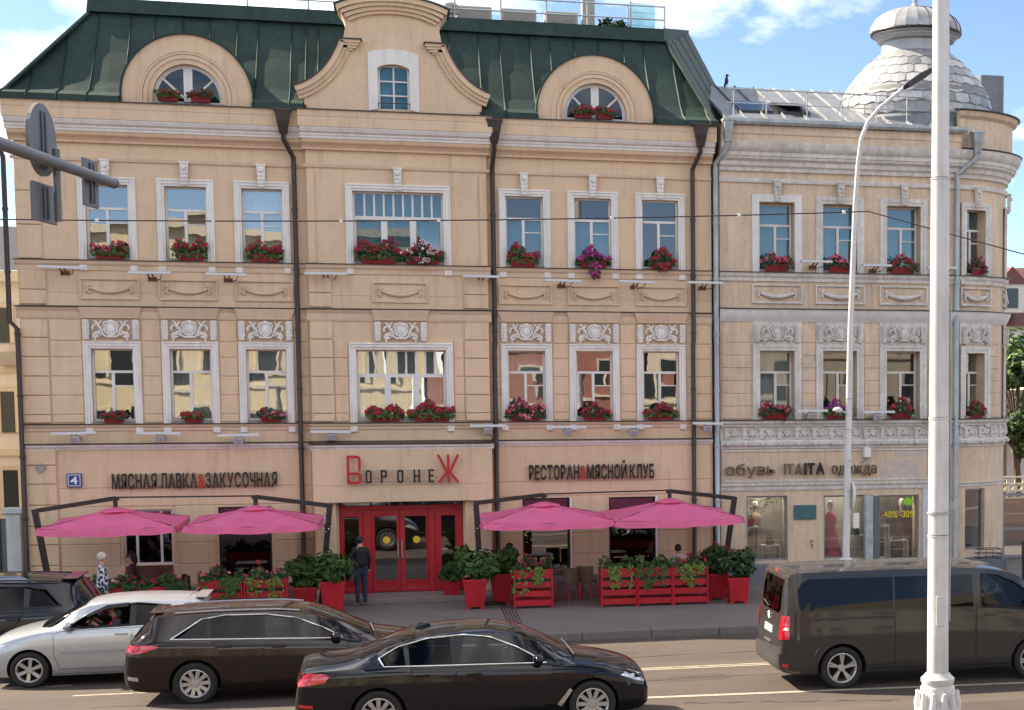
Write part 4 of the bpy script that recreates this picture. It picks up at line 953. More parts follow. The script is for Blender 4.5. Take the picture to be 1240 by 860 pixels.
# railing along the roof edge
RAIL=root('roof_railing','thin grey railing along the corner building roof in front of the dome','railing',(8.6,.1,12.25))
for x in (8.63,9.5,10.6,11.55,12.5,13.35,14.1):
    mb=MB(); zb=12.10+.5*1.62/4.4; mb.tube([(x,.1,zb),(x,.1,12.98)],.018,6); mb.tube([(x,.1,12.9),(x-.02,.55,zb+.17)],.012,5); mb.build('post',ZINC,RAIL)
for z in (12.98,12.62):
    mb=MB(); mb.tube([(8.45,.1,z),(14.3,.1,z)],.014 if z<12.9 else .02,6); mb.build('rail',ZINC,RAIL)
# ------------------------------------------------------------------ lettering
FONT=bpy.data.fonts.load('<builtin>') if hasattr(bpy.data.fonts,'load') else None
GLY={}
def glyph(ch, ext=.5, off=0.0, bev=0):
    key=(ch,ext,off)
    if key in GLY: return GLY[key]
    cu=bpy.data.curves.new('glyph','FONT'); cu.body=ch; cu.size=1; cu.extrude=ext; cu.offset=off; cu.resolution_u=3
    o=bpy.data.objects.new('glyph',cu); COL.objects.link(o); dg=bpy.context.evaluated_depsgraph_get(); dg.update()
    me=bpy.data.meshes.new_from_object(o.evaluated_get(dg)); bpy.data.objects.remove(o); bpy.data.curves.remove(cu)
    vs=[v.co.copy() for v in me.vertices]; fs=[tuple(p.vertices) for p in me.polygons]; bpy.data.meshes.remove(me)
    x0=min(v.x for v in vs); x1=max(v.x for v in vs); GLY[key]=(vs,fs,x0,x1); return GLY[key]
CAPH=.727
def lettering(rt, text, x0, x1, z0, h, y, mats, gap=.09, space=.28, depth=.05, off=0.0, name='letter', M=None, red='&'):
    """fits the text into x0..x1 with cap height h; every character is a part"""
    items=[]; x=0
    for ch in text:
        if ch==' ': x+=space; continue
        vs,fs,a,b=glyph(ch,off=off); items.append((ch,x-a)); x+=(b-a)+gap
    tot=x-gap; sx=(x1-x0)/tot; sz=h/CAPH
    for ch,ox in items:
        vs,fs,a,b=glyph(ch,off=off); mb=MB()
        mb.add([(x0+(v.x+ox)*sx, y-depth/2-v.z*depth, z0+v.y*sz) for v in vs],fs)
        o=mb.build(name,mats[1] if ch in red else mats[0],rt)
def sign(label,x0,x1,z0,y,loc_cat='sign'): return root('sign_lettering',label,'sign',((x0+x1)/2,y,z0))
s1=sign('black letters with red ampersand above the left pair of pink parasols',-6.64,-2.88,2.82,0)
lettering(s1,'МЯСНАЯ ЛАВКА&ЗАКУСОЧНАЯ',-6.64,-2.88,2.82,.355,-.10,(BLACKL,REDL),gap=.12,space=.26,off=.02)
mb=MB(); 
for z in (2.86,3.13): mb.box(-6.6,-2.92,-.095,-.08,z,z+.02)
mb.build('mounting_rail',SILLM,s1)
s3=sign('black letters with red ampersand above the right pair of pink parasols',3.22,6.43,2.89,0)
lettering(s3,'РЕСТОРАН&МЯСНОЙ КЛУБ',3.22,6.43,2.89,.365,-.10,(BLACKL,REDL),gap=.12,space=.26,off=.02)
mb=MB(); 
for z in (2.93,3.18): mb.box(3.25,6.4,-.095,-.08,z,z+.02)
mb.build('mounting_rail',SILLM,s3)
# restaurant name: tall red first and last letters, small black ones between
s2=sign('large restaurant name with tall red first and last letters over the doors',-1.21,1.46,2.88,-.62)
YF=-.74
def strokes(name,segs,mt,w):
    mb=MB()
    for k,(p,q) in enumerate(segs):
        d=Vector((q[0]-p[0],q[1]-p[1])); l=d.length; n=Vector((-d.y,d.x))/l*w/2; e=d/l*w*.0
        pl=[(p[0]-e.x+n.x,p[1]-e.y+n.y),(p[0]-e.x-n.x,p[1]-e.y-n.y),(q[0]+e.x-n.x,q[1]+e.y-n.y),(q[0]+e.x+n.x,q[1]+e.y+n.y)]
        mb.ext(pl,YF-.05-.003*k,YF+.001*k,back=True)
    return mb.build(name,mt,s2)
def rbox(x0,x1,z0,z1,r,n=5):
    o=[]
    for cx,cz,a in ((x1-r,z0+r,-90),(x1-r,z1-r,0),(x0+r,z1-r,90),(x0+r,z0+r,180)):
        o += [(cx+r*cos(R(a+90*i/n)),cz+r*sin(R(a+90*i/n))) for i in range(n+1)]
    return o
def loop_letter(name,outer,inners,extra,mt):
    """outer/inner rounded boxes as closed bands of constant width"""
    mb=MB()
    for o_,i_ in zip(outer,inners):
        k=len(o_); vs=[(x,YF-.05,z) for x,z in o_]+[(x,YF-.05,z) for x,z in i_]+[(x,YF,z) for x,z in o_]+[(x,YF,z) for x,z in i_]; fs=[]
        for i in range(k): j=(i+1)%k; fs += [(i,j,k+j,k+i),(i,2*k+i,2*k+j,j),(k+i,k+j,3*k+j,3*k+i)]
        mb.add(vs,fs)
    for (x0,x1,z0,z1) in extra: mb.box(x0,x1,YF-.051,YF,z0,z1)
    return mb.build(name,mt,s2)
t=.062
zb,zt_=2.885,3.585
loop_letter('letter',[rbox(-1.215,-.87,zb,3.17,.09),rbox(-1.2149,-.885,3.1701,zt_,.10)],[rbox(-1.215+t,-.87-t,zb+t,3.17-t,.05),rbox(-1.2149+t,-.885-t,3.1705,zt_-t,.05)],[(-1.216,-1.214+t,zb-.001,zt_+.001)],REDL)
h0,h1=2.90,3.225; q=.045
for kind,x in (('O',-.78),('P',-.42),('O',-.03),('H',.36),('E',.72)):
    if kind=='O': loop_letter('letter',[rbox(x,x+.15,h0,h1,.06)],[rbox(x+q,x+.15-q,h0+q,h1-q,.025)],[],BLACKL)
    if kind=='P': loop_letter('letter',[rbox(x,x+.15,3.03,h1,.055)],[rbox(x+q,x+.15-q,3.03+q,h1-q,.025)],[(x,x+q,h0,h1)],BLACKL)
    if kind=='H': loop_letter('letter',[],[],[(x,x+q,h0,h1),(x+.115,x+.16,h0,h1),(x+q,x+.115,3.04,3.04+q)],BLACKL)
    if kind=='E': loop_letter('letter',[],[],[(x,x+q,h0,h1),(x+q,x+.135,h0,h0+q),(x+q,x+.12,3.045,3.045+q),(x+q,x+.135,h1-q,h1)],BLACKL)
cxz=1.20
strokes('letter',[((cxz,zb),(cxz,zt_)),((.955,zt_),(1.165,3.15)),((1.445,zt_),(1.235,3.15)),((.965,zb),(1.18,3.17)),((1.445,zb),(1.22,3.17)),((1.165,3.15),(1.235,3.15))],REDL,.06)
mb=MB()
for z in (2.93,3.19): mb.box(-.88,.98,YF+.001,YF+.02,z,z+.014)
for x in (-1.1,-.5,.2,.9,1.3): mb.box(x,x+.02,YF+.01,-.6,3.0,3.02)
mb.build('mounting_rail',SILLM,s2)
# shop sign on the corner building: raised brown outline letters
BRNL=mat('bronze_letter',(.055,.03,.022),.4); BRNG=mat('letter_face',(.36,.26,.19),.6)
s4=sign('raised bronze outline letters of the shop on the corner building',8.33,12.46,2.9,0)
def outline(text,x0,x1,mt=BRNL,thin=-.028):
    lettering(s4,text,x0,x1,2.93,.30,-.06,(BRNL,BRNL),gap=.10,depth=.07,off=0.0,red='')
outline('обувь',8.33,9.66); outline('ITA',9.92,10.42); lettering(s4,'ITA',10.46,11.02,2.93,.30,-.06,(BLACKL,BLACKL),gap=.10,depth=.07,off=.04,red=''); outline('одежда',11.22,12.47)
lettering(s4,'обувь',8.345,9.645,2.945,.28,-.135,(BRNG,BRNG),gap=.155,depth=.006,off=-.028,name='letter_face',red='')
lettering(s4,'одежда',11.235,12.455,2.945,.28,-.135,(BRNG,BRNG),gap=.155,depth=.006,off=-.028,name='letter_face',red='')
lettering(s4,'ITA',9.935,10.405,2.945,.28,-.135,(BRNG,BRNG),gap=.155,depth=.006,off=-.028,name='letter_face',red='')
# house number
BLUE=mat('blue_enamel',(.012,.05,.24),.35); WHT=mat('white_enamel',(.75,.75,.75),.4)
hn=root('house_number_plaque','blue square plaque with a white 4 by the left corner of the restaurant','plaque',(-7.47,-.05,3.04))
mb=MB(); mb.box(-7.64,-7.31,-.10,-.03,2.87,3.20); mb.build('plate',BLUE,hn,bevel=.012)
mb=MB(); mb.usweep(-7.625,-7.325,2.885,3.185,[(.012,.102),(.012,.106),(.028,.106),(.028,.102)],closed=True); mb.build('border',WHT,hn)
lettering(hn,'4',-7.56,-7.40,2.945,.19,-.104,(WHT,WHT),depth=.006,off=.02,name='numeral')
# teal memorial plaque and shop window texts
TEAL=mat('teal_plaque',(.045,.13,.14),.4,var=.1,scale=4)
tp_=root('wall_plaque','blank teal plaque between the clothes shop windows','plaque',(10.49,-.03,1.9))
mb=MB(); mb.box(10.19,10.80,-.07,-.005,1.72,2.10); mb.build('plate',TEAL,tp_,bevel=.015)
mb=MB()
for x in (10.23,10.76):
    for z in (1.76,2.06): mb.ball((x,-.072,z),.012,6,4)
mb.build('screw',ZINC,tp_)
lp=root('window_sticker','yellow discount figures on the right shop window','sticker',(13.1,.1,1.7))
lettering(lp,'-40% -30%',12.66,13.62,1.70,.19,.10,(mat('yellow_vinyl',(.80,.62,.03),.5),)*2,depth=.004,off=.012,gap=.06,name='figure',red='')
GREENS=mat('lime_sticker',(.30,.62,.04),.5)
gs=root('window_sticker','lime green burst sticker in the top corner of the right shop window','sticker',(13.4,.1,2.16))
mb=MB(); n=18; mb.ext([(13.42+(.19 if k%2 else .11)*cos(2*pi*k/n),2.14+(.15 if k%2 else .09)*sin(2*pi*k/n)) for k in range(n)],.092,.10); mb.build('burst',GREENS,gs)
bs=root('wall_stencil','small black stencil mark under the teal plaque','stencil',(10.55,-.01,1.0))
lettering(bs,'AY',10.63,10.75,1.07,.09,.0,(BLACKL,)*2,depth=.012,name='mark',red=''); lettering(bs,'S',10.66,10.72,.95,.10,.0,(BLACKL,)*2,depth=.012,name='mark',red='')
wb=root('alarm_box','small white alarm box under the frieze of the corner building','box',(12.2,-.1,3.45))
mb=MB(); mb.box(12.10,12.28,-.2,-.01,3.36,3.62); mb.build('case',SHOPW,wb,bevel=.01); mb=MB(); mb.tube([(12.19,-.1,3.36),(12.12,-.06,3.25),(12.02,-.04,3.2)],.008,5); mb.build('cable',DARKM,wb)
ws=root('wall_crest','dark sunburst bracket on the left corner quoin','ornament',(-8.2,-.08,3.35))
mb=MB(); mb.ext([(-8.2,3.22),(-8.08,3.34),(-8.10,3.42),(-8.16,3.38),(-8.2,3.46),(-8.24,3.38),(-8.30,3.42),(-8.32,3.34)],-.12,-.07,back=True); mb.build('crest',SILLM,ws)

# ------------------------------------------------------------------ facade floodlights on brackets
FL=mat('floodlight_aluminium',(.50,.50,.51),.45,metal=.2); LENS=mat('floodlight_lens',(.25,.25,.26),.2)
def floodlight(label,x0,x1,z,y,lamp,grp,tilt=.0,M=None):
    cx=(x0+x1)/2; r=root('floodlight',label,'floodlight',(cx,y,z),0,grp); w=(x1-x0)/2; yo=-.42
    mb=MB(); mb.add([(-w,yo-.07,-.025),(w,yo-.07,-.025+tilt),(w,yo+.07,-.025+tilt),(-w,yo+.07,-.025),(-w,yo-.05,.035),(w,yo-.05,.035+tilt),(w,yo+.05,.035+tilt),(-w,yo+.05,.035)],[(0,3,2,1),(4,5,6,7),(0,1,5,4),(1,2,6,5),(2,3,7,6),(3,0,4,7)]); mb.build('bar',FL,r,world=False)
    mb=MB(); mb.tube([(-.05,0,-.12),(-.05,yo,-.03)],.018,6); mb.tube([(.05,0,-.12),(.05,yo,-.03)],.018,6); mb.box(-.1,.1,-.02,0.01,-.17,-.07); mb.build('bracket',ZINC if lamp else mat('rust_bracket',(.16,.06,.04),.7),r,world=False)
    if lamp:
        mb=MB(); mb.box(-.10,.10,yo-.02,yo+.18,-.22,-.05); mb.build('lamp_head',FL,r,world=False,bevel=.015); mb=MB(); mb.box(-.08,.08,yo-.032,yo-.021,-.20,-.09); mb.build('lens',LENS,r,world=False)
    else:
        mb=MB(); mb.tube([(.1,0,-.14),(.2,-.2,-.13),(.26,yo,-.03)],.01,5); mb.build('cable',DARKM,r,world=False)
    return r
up=[(-8.02,-7.02,8.06),(-6.07,-5.12,7.95),(-4.35,-3.42,7.95),(-2.1,-1.12,8.0),(1.65,2.55,8.0),(3.66,4.56,7.93),(5.52,6.42,7.93),(7.28,8.22,7.93)]
names=['left corner','first and second left windows','second and third left windows','left edge of the middle bay','right edge of the middle bay','first and second right windows','second and third right windows','right end of the restaurant facade']
for (a,b,z),n in zip(up,names): floodlight('upper floodlight bar by the '+n,a,b,z,0,False,'facade floodlights',random.uniform(-.02,.01))
lo=[(-7.88,-6.90,4.16),(-6.0,-5.02,4.16),(-4.2,-3.25,4.09),(-2.05,-1.10,4.16),(1.75,2.65,4.28),(3.75,4.65,4.24),(5.43,6.33,4.22),(7.4,8.2,4.31)]
for (a,b,z),n in zip(lo,names): floodlight('lower floodlight with lamp head by the '+n,a,b,z,0,True,'facade floodlights',random.uniform(-.02,.02))
for (a,b,z,n,lamp) in ((10.28,11.12,8.52,'first and second',False),(11.95,12.75,8.45,'second and third',False),(13.75,14.6,8.42,'third window and the downpipe',False),(10.15,11.0,4.62,'first and second',True),(11.95,12.85,4.58,'second and third',True),(13.8,14.4,4.50,'third window and the downpipe',True)):
    floodlight(('lower' if lamp else 'upper')+' floodlight on the corner building between its '+n+(' windows' if 'and the' not in n else ''),a,b,z,-.05,lamp,'facade floodlights')
# ------------------------------------------------------------------ window boxes with geraniums and petunias
LEAF=mat('leaf_green',(.050,.105,.022),.6,var=.35,scale=9,spec=.3); LEAFD=mat('leaf_dark_green',(.028,.062,.018),.6,var=.35,scale=9,spec=.3); LEAFY=mat('leaf_yellow_green',(.13,.19,.035),.6,var=.3,scale=9,spec=.3)
FRED=mat('petal_red',(.33,.005,.020),.65,var=.25,scale=14); FCRI=mat('petal_crimson',(.165,.003,.016),.65,var=.3,scale=14); FMAG=mat('petal_magenta',(.42,.012,.20),.65,var=.25,scale=14); FPNK=mat('petal_pink',(.62,.16,.25),.65,var=.25,scale=14); FWH=mat('petal_white',(.72,.66,.64),.6); FPUR=mat('petal_purple',(.20,.015,.26),.65,var=.2,scale=14)
BOXR=mat('red_plastic_box',(.26,.008,.018),.5,var=.1,scale=6)
def leaf_q(vs,fs,p,n,s,asp=1.6):
    """one bent leaf: two quads meeting at a midrib"""
    n=n.normalized(); a=Vector((random.uniform(-1,1),random.uniform(-1,1),random.uniform(-1,1))).cross(n)
    if a.length<1e-3: a=Vector((1,0,0))
    a=a.normalized()*s*.5; b=n.cross(a).normalized()*s*.5*asp; d=n*s*.16; o=len(vs)
    vs += [p-b,p+a*.9-d*.5,p+b,p-a*.9-d*.5,p+d*.3-b*.1]
    fs += [(o,o+1,o+4),(o+1,o+2,o+4),(o+2,o+3,o+4),(o+3,o,o+4)]
def rnd_dir(): 
    while True:
        v=Vector((random.uniform(-1,1),random.uniform(-1,1),random.uniform(-1,1)))
        if .05<v.length<1: return v.normalized()
def foliage(name,par,n,fn,size,mt,world=False,asp=1.6):
    vs=[];fs=[]
    for _ in range(n):
        p,nr=fn(); leaf_q(vs,fs,p,nr+rnd_dir()*.7,size*random.uniform(.6,1.25),asp)
    me=bpy.data.meshes.new(name); me.from_pydata([tuple(v) for v in vs],[],fs); me.materials.append(mt); return link(name,me,par,world,'stuff')
def blossoms(name,par,pts,mats,r):
    """each bloom: a cupped ring of petals round a centre"""
    mb=MB()
    for p,nr,k,s in pts:
        nr=nr.normalized(); a=nr.orthogonal().normalized(); b=nr.cross(a); rr=r*s; o=[]; m=5
        vs=[Vector(p)+nr*rr*.15]
        for i in range(m*2):
            t=2*pi*i/(m*2)+k; q=rr*(1.0 if i%2 else .62); vs.append(Vector(p)+(a*cos(t)+b*sin(t))*q+nr*(rr*.35 if i%2 else rr*.2))
        mb.add(vs,[(0,1+i,1+(i+1)%(m*2)) for i in range(m*2)],random.randrange(len(mats)))
        vs2=[Vector(p)+nr*rr*.45]+[Vector(p)+(a*cos(2*pi*i/6+k)+b*sin(2*pi*i/6+k))*rr*.55+nr*rr*.3 for i in range(6)]
        mb.add(vs2,[(0,1+i,1+(i+1)%6) for i in range(6)],random.randrange(len(mats)))
    return mb.build(name,mats,par,world=False,kind='stuff')
def flowerbox(label,x,y,z,w,h=.30,cols=(FRED,),den=1.0,trail=0,boxvis=True,rz=0,lift=0,grp='window flower boxes'):
    r=root('window_box',label,'flower box',(x,y,z),rz,grp)
    bw=w*.72 if boxvis else w*.8
    mb=MB(); mb.add([(-bw/2,-.09,0),(bw/2,-.09,0),(bw/2,.08,0),(-bw/2,.08,0),(-bw/2-.03,-.12,.16),(bw/2+.03,-.12,.16),(bw/2+.03,.10,.16),(-bw/2-.03,.10,.16)],[(0,3,2,1),(0,1,5,4),(1,2,6,5),(2,3,7,6),(3,0,4,7)])
    mb.box(-bw/2-.04,bw/2+.04,-.13,.11,.15,.175); mb.add([(-bw/2,-.1,.155),(bw/2,-.1,.155),(bw/2,.09,.155),(-bw/2,.09,.155)],[(0,1,2,3)]); mb.build('box',BOXR,r,world=False)
    def pt():
        t=random.uniform(-1,1); px=t*w/2; py=random.uniform(-.22,.12); top=.14+h*(1-.55*t*t)*random.uniform(.75,1.1)*(.75+.25*sin(px*9+x*3))
        pz=random.uniform(.08,max(.12,top)); return Vector((px,py-.05*(pz<.15),pz)),Vector((t*.5,-.8,.7))
    h*=1.15
    foliage('foliage',r,int(170*w/.8*den),pt,.085,random.choice([LEAF,LEAFD]))
    bl=[]
    for _ in range(int(58*w/.8*den)):
        p,n=pt(); t=p.x/(w/2); p.z=.12+h*(1-.5*t*t)*random.uniform(.45,1.12)*(.75+.25*sin(p.x*9+x*3)); p.y=random.uniform(-.26,.02); bl.append((p,Vector((random.uniform(-.5,.5),-1,random.uniform(0,.9))),random.random()*6,random.uniform(.7,1.3)))
    if trail:
        def tp():
            k=random.random(); return Vector((random.uniform(-.2,.2)*(1-.4*k),-.20-random.uniform(0,.05),.15-k*trail)),Vector((0,-1,.3))
        foliage('trailing_foliage',r,70,tp,.07,LEAFD)
        for _ in range(22): p,n=tp(); p.y-=.03; bl.append((p,Vector((random.uniform(-.4,.4),-1,.3)),random.random()*6,random.uniform(.6,1.1)))
    blossoms('blossoms',r,bl,list(cols),.052)
    return r
random.seed(33)
fb=flowerbox
fb('full crimson flower box, leftmost on the second floor behind the road signs',-6.50,-.02,8.28,.82,.30,(FCRI,FRED,FCRI,FPNK))
fb('bright red flower box on the second floor, second window from the left',-4.72,-.02,8.28,.78,.42,(FRED,FCRI,FRED))
fb('wide red flower box on the second floor, left of the brown downpipe',-3.02,-.02,8.28,.86,.36,(FRED,FCRI,FRED))
fb('long crimson flower box on the left of the wide second floor middle window',-.36,-.20,8.28,1.12,.46,(FCRI,FRED,FCRI),1.25)
fb('red flower box with white blooms on the right of the wide second floor middle window',.68,-.20,8.28,1.05,.42,(FCRI,FRED,FCRI,FWH),1.2,.12)
fb('loose red flower box with visible green on the second floor, right of the middle bay',3.16,-.02,8.28,.80,.40,(FRED,FCRI),.8)
fb('magenta petunias trailing over the sill on the second floor',4.93,-.02,8.28,.86,.34,(FMAG,FMAG,FCRI,FPUR),1.0,.42)
fb('drooping dark red flower box on the second floor, rightmost of the restaurant',6.68,-.02,8.28,.70,.34,(FCRI,FRED),.9,.2)
fb('small red box with few dark blooms on the first floor, leftmost window',-6.55,-.02,4.40,.55,.17,(FCRI,),.6)
fb('small red box with low blooms on the first floor, second window from the left',-4.77,-.02,4.40,.52,.16,(FCRI,FRED),.7)
fb('small red box with leafy blooms on the first floor, left of the brown downpipe',-2.98,-.02,4.40,.62,.22,(FCRI,FPNK),.8)
fb('red flower box on the left of the wide first floor middle window',-.28,-.20,4.40,.92,.28,(FRED,FCRI,FRED),1.0)
fb('fuller red flower box on the right of the wide first floor middle window',.83,-.20,4.40,1.12,.33,(FCRI,FRED,FRED),1.0)
fb('pink and white petunia box on the first floor, right of the middle bay',3.16,-.02,4.40,.98,.38,(FPNK,FCRI,FPNK,FCRI,FRED),1.4,.1)
fb('half bare red flower box on the first floor, fifth window of six',4.93,-.02,4.40,.76,.28,(FRED,FCRI),.7)
fb('dark crimson flower box on the first floor, rightmost of the restaurant',6.62,-.02,4.40,.86,.26,(FCRI,FCRI,FRED),1.1)
fb('red and green flower box on the corner building upper floor, nearest the zinc downpipe',9.72,-.02,8.28,.80,.36,(FRED,FCRI,FPNK),.8)
fb('reddish pink flower box on the corner building upper floor behind the lamp post',11.42,-.02,8.28,.72,.30,(FCRI,FPNK),.9)
fb('green and red flower box on the corner building upper floor, left of the white post',13.18,-.02,8.28,.84,.34,(FRED,FCRI),.7)
fb('scarlet flower box on the corner building lower floor, nearest the zinc downpipe',9.66,-.02,4.40,.86,.32,(FRED,FCRI,FPNK),.9)
fb('purple and red flower box on the corner building lower floor behind the lamp post',11.38,-.02,4.40,.72,.34,(FPUR,FMAG,FCRI),1.1)
fb('red flower box on the corner building lower floor, left of the white post',13.16,-.02,4.40,.72,.36,(FRED,FRED,FCRI),.9)
for z,l,c in ((8.28,'withered brown red flower box at the rounded corner, upper floor',(FCRI,)),(4.40,'red flower box at the rounded corner, lower floor',(FRED,FCRI))):
    a=R(19); fb(l,RCX+RR*sin(a),RR-RR*cos(a),z,.55,.30,c,.9,rz=a)
for cx,cols,nm in ((DL,(FCRI,LEAFD),'left dormer'),(DR,(FRED,FCRI),'right dormer')):
    for s,w in ((-1,'left'),(1,'right')):
        fb('small red box in the %s window, %s of the pair'%(nm,w),cx+s*(.36 if cx<0 else .27)-.06,-.26,12.0,.56,.16,cols,.7)
# ------------------------------------------------------------------ vehicles
def interp(pts,x):
    if x<=pts[0][0]: return pts[0][1]
    for i in range(len(pts)-1):
        (x0,y0),(x1,y1)=pts[i],pts[i+1]
        if x<=x1:
            h=x1-x0; t=(x-x0)/h if h>1e-9 else 1
            def sl(k):
                if k<=0 or k>=len(pts)-1: return None
                d0=(pts[k][1]-pts[k-1][1])/max(1e-6,pts[k][0]-pts[k-1][0]); d1=(pts[k+1][1]-pts[k][1])/max(1e-6,pts[k+1][0]-pts[k][0])
                return 0 if d0*d1<=0 else 2*d0*d1/(d0+d1)
            d=(y1-y0)/max(1e-9,h); m0=sl(i); m1=sl(i+1); m0=d if m0 is None else m0; m1=d if m1 is None else m1
            a=2*t**3-3*t*t+1; b=t**3-2*t*t+t; c=-2*t**3+3*t*t; e=t**3-t*t
            return a*y0+b*h*m0+c*y1+e*h*m1
    return pts[-1][1]
def sstep(a,b,x): t=min(1,max(0,(x-a)/(b-a))); return t*t*(3-2*t)
LOWT=[(0,.93),(.12,.965),(.30,.99),(.50,1.0),(.70,.998),(.82,.985),(.93,.965),(1,.935)]
class Car:
    def __init__(s,L,hw,top,belt,bottom,plan,lean=.24,railv=.84,axles=(1,4),wr=.33,arch=.39,low=LOWT):
        s.L,s.hw,s.top,s.belt,s.bottom,s.plan,s.lean,s.railv,s.axles,s.wr,s.arch,s.low=L,hw,top,belt,bottom,plan,lean,railv,axles,wr,arch,low; s.cache={}
    def section(s,x):
        k=round(x,4)
        if k in s.cache: return s.cache[k]
        zb,zt=interp(s.bottom,x),interp(s.top,x); zs=min(interp(s.belt,x),zt-.015); zs=max(zs,zb+.05); w=s.hw*interp(s.plan,x)
        pts=[(0,zb),(.6*w,zb),(.86*w,zb)]
        for i in range(15):
            t=i/14; pts.append((w*interp(s.low,t),zb+.02+(zs-zb-.02)*t))
        hg=zt-zs; g=sstep(.10,.42,hg); wb=w*s.low[-1][1]; rv=s.railv; wr=wb*(1-s.lean*rv)
        for i in range(1,25):
            q=i/24
            if q<.5: v=q/.5*rv; gy=wb*(1-s.lean*v); gz=zs+hg*v
            else:
                p=(q-.5)/.5; p2=p; yy=wr*(1-p2); gy=yy; gz=zs+hg*(rv+(1-rv)*(1-(yy/wr)**2.8))
            hy=wb*(1-q); hz=zs+hg*(1-(1-q)**2.4*1.0) if q<1 else zt
            pts.append((hy+(gy-hy)*g,hz+(gz-hz)*g))
        s.cache[k]=pts; return pts
    def ysurf(s,x,z):
        x=min(max(x,0),s.L); P=s.section(x)[2:]
        if z<=P[0][1]: return P[0][0]
        for (y0,z0),(y1,z1) in zip(P,P[1:]):
            if z<=z1 and z1>z0: t=(z-z0)/(z1-z0); return y0+(y1-y0)*t
        return 0
    def zsurf(s,x,y):
        x=min(max(x,0),s.L); P=s.section(x)[17:]; y=abs(y)
        for (y0,z0),(y1,z1) in zip(P,P[1:]):
            if y<=y0 and y>=y1 and y0>y1: t=(y0-y)/(y0-y1); return z0+(z1-z0)*t
        return P[0][1]
    def xend(s,y,z,front=False):
        y=abs(y)
        for i in range(400):
            x=i*.005; xx=s.L-x if front else x
            if z<=interp(s.top,xx)-.0 and z>=interp(s.bottom,xx) and s.ysurf(xx,z)>=y: return xx
        return s.L if front else 0
    def stations(s):
        n=64; xs=[]
        for i in range(n+1):
            t=i/n; xs.append(s.L*(t-.135*sin(2*pi*t)/ (2*pi)*2.2 if False else .5-.5*cos(pi*(t*.9+.05)) if False else t))
        xs += [s.L*k for k in (.002,.005,.01,.02,.03,.98,.99,.995,.998)]+[p[0] for p in s.top]
        xs=sorted(set(round(min(max(x,0),s.L),4) for x in xs)); o=[xs[0]]
        for x in xs[1:]:
            if x-o[-1]>.006 or x==s.L: o.append(x)
        return o
    def body(s):
        xs=s.stations(); N=len(s.section(xs[0])); vs=[];fs=[]; K=2*N-2
        for x in xs:
            P=s.section(x); ring=[(x,-y,z) for y,z in P]+[(x,y,z) for y,z in P[-2:0:-1]]; vs+=ring
        for i in range(len(xs)-1):
            for k in range(K): fs.append((i*K+k,i*K+(k+1)%K,(i+1)*K+(k+1)%K,(i+1)*K+k))
        fs.append(tuple(range(K))); fs.append(tuple(range((len(xs)-1)*K,len(xs)*K))[::-1])
        me=bpy.data.meshes.new('body'); me.from_pydata(vs,[],fs); fix(me); return me
def bool_diff(me,cutters):
    o=bpy.data.objects.new('tmp',me); COL.objects.link(o); cs=[]
    for cm in cutters:
        c=bpy.data.objects.new('cut',cm); COL.objects.link(c); m=o.modifiers.new('b','BOOLEAN'); m.operation='DIFFERENCE'; m.solver='EXACT'; m.object=c; cs.append(c)
    dg=bpy.context.evaluated_depsgraph_get(); dg.update(); r=bpy.data.meshes.new_from_object(o.evaluated_get(dg))
    bpy.data.objects.remove(o)
    for c in cs: bpy.data.objects.remove(c)
    return r
def cyl_mesh(x,z,r,y0,y1,n=40):
    mb=MB(); mb.ext([(x+r*cos(2*pi*i/n),z+r*sin(2*pi*i/n)) for i in range(n)],y0,y1,back=True); me=bpy.data.meshes.new('c'); me.from_pydata(mb.v,[],mb.f); fix(me); return me
def prism_mesh(poly,y0,y1):
    mb=MB(); mb.ext(poly,y0,y1,back=True); me=bpy.data.meshes.new('c'); me.from_pydata(mb.v,[],mb.f); fix(me); return me
def grid_poly(poly,step):
    """triangulated polygon cut on a grid, in its own 2D plane (a,b)"""
    bm=bmesh.new(); bm.faces.new([bm.verts.new((a,b,0)) for a,b in poly])
    for ax in (0,1):
        lo=min(p[ax] for p in poly); hi=max(p[ax] for p in poly); k=int((hi-lo)/step)
        for i in range(1,k+1):
            c=[0,0,0]; c[ax]=lo+(hi-lo)*i/(k+1); no=[0,0,0]; no[ax]=1
            bmesh.ops.bisect_plane(bm,geom=bm.verts[:]+bm.edges[:]+bm.faces[:],plane_co=c,plane_no=no)
    return bm
def patch(name,fn,poly,mt,par,thick=.006,step=.07,smooth=40,inward=None):
    bm=grid_poly(poly,step); be=[e for e in bm.edges if e.is_boundary]
    if thick:
        r=bmesh.ops.extrude_edge_only(bm,edges=be); nv={v for v in r['geom'] if isinstance(v,bmesh.types.BMVert)}
    else: nv=set()
    for v in bm.verts: v.co=Vector(fn(v.co.x,v.co.y,thick if v in nv else 0))
    bmesh.ops.recalc_face_normals(bm,faces=bm.faces)
    me=bpy.data.meshes.new(name); bm.to_mesh(me); bm.free(); me.materials.append(mt); smooth_mesh(me,smooth); return link(name,me,par,False)
def paint(name,col,rough=.28,metal=.0,coat=1.0,flake=.0):
    m=mat(name,col,.07 if metal<.3 else rough,metal=metal,spec=.42,coat=coat if metal>=.3 else 0,var=.04,scale=1.5); return m
BLK=mat('black_trim',(.010,.010,.011),.45); CHR=mat('chrome_trim',(.62,.64,.66),.18,metal=.9); RUB=mat('tyre_rubber',(.014,.013,.013),.8,var=.2,scale=12); RIM=mat('alloy_rim',(.48,.48,.49),.32,metal=.75); DRK=mat('wheel_well',(.006,.006,.006),.9)
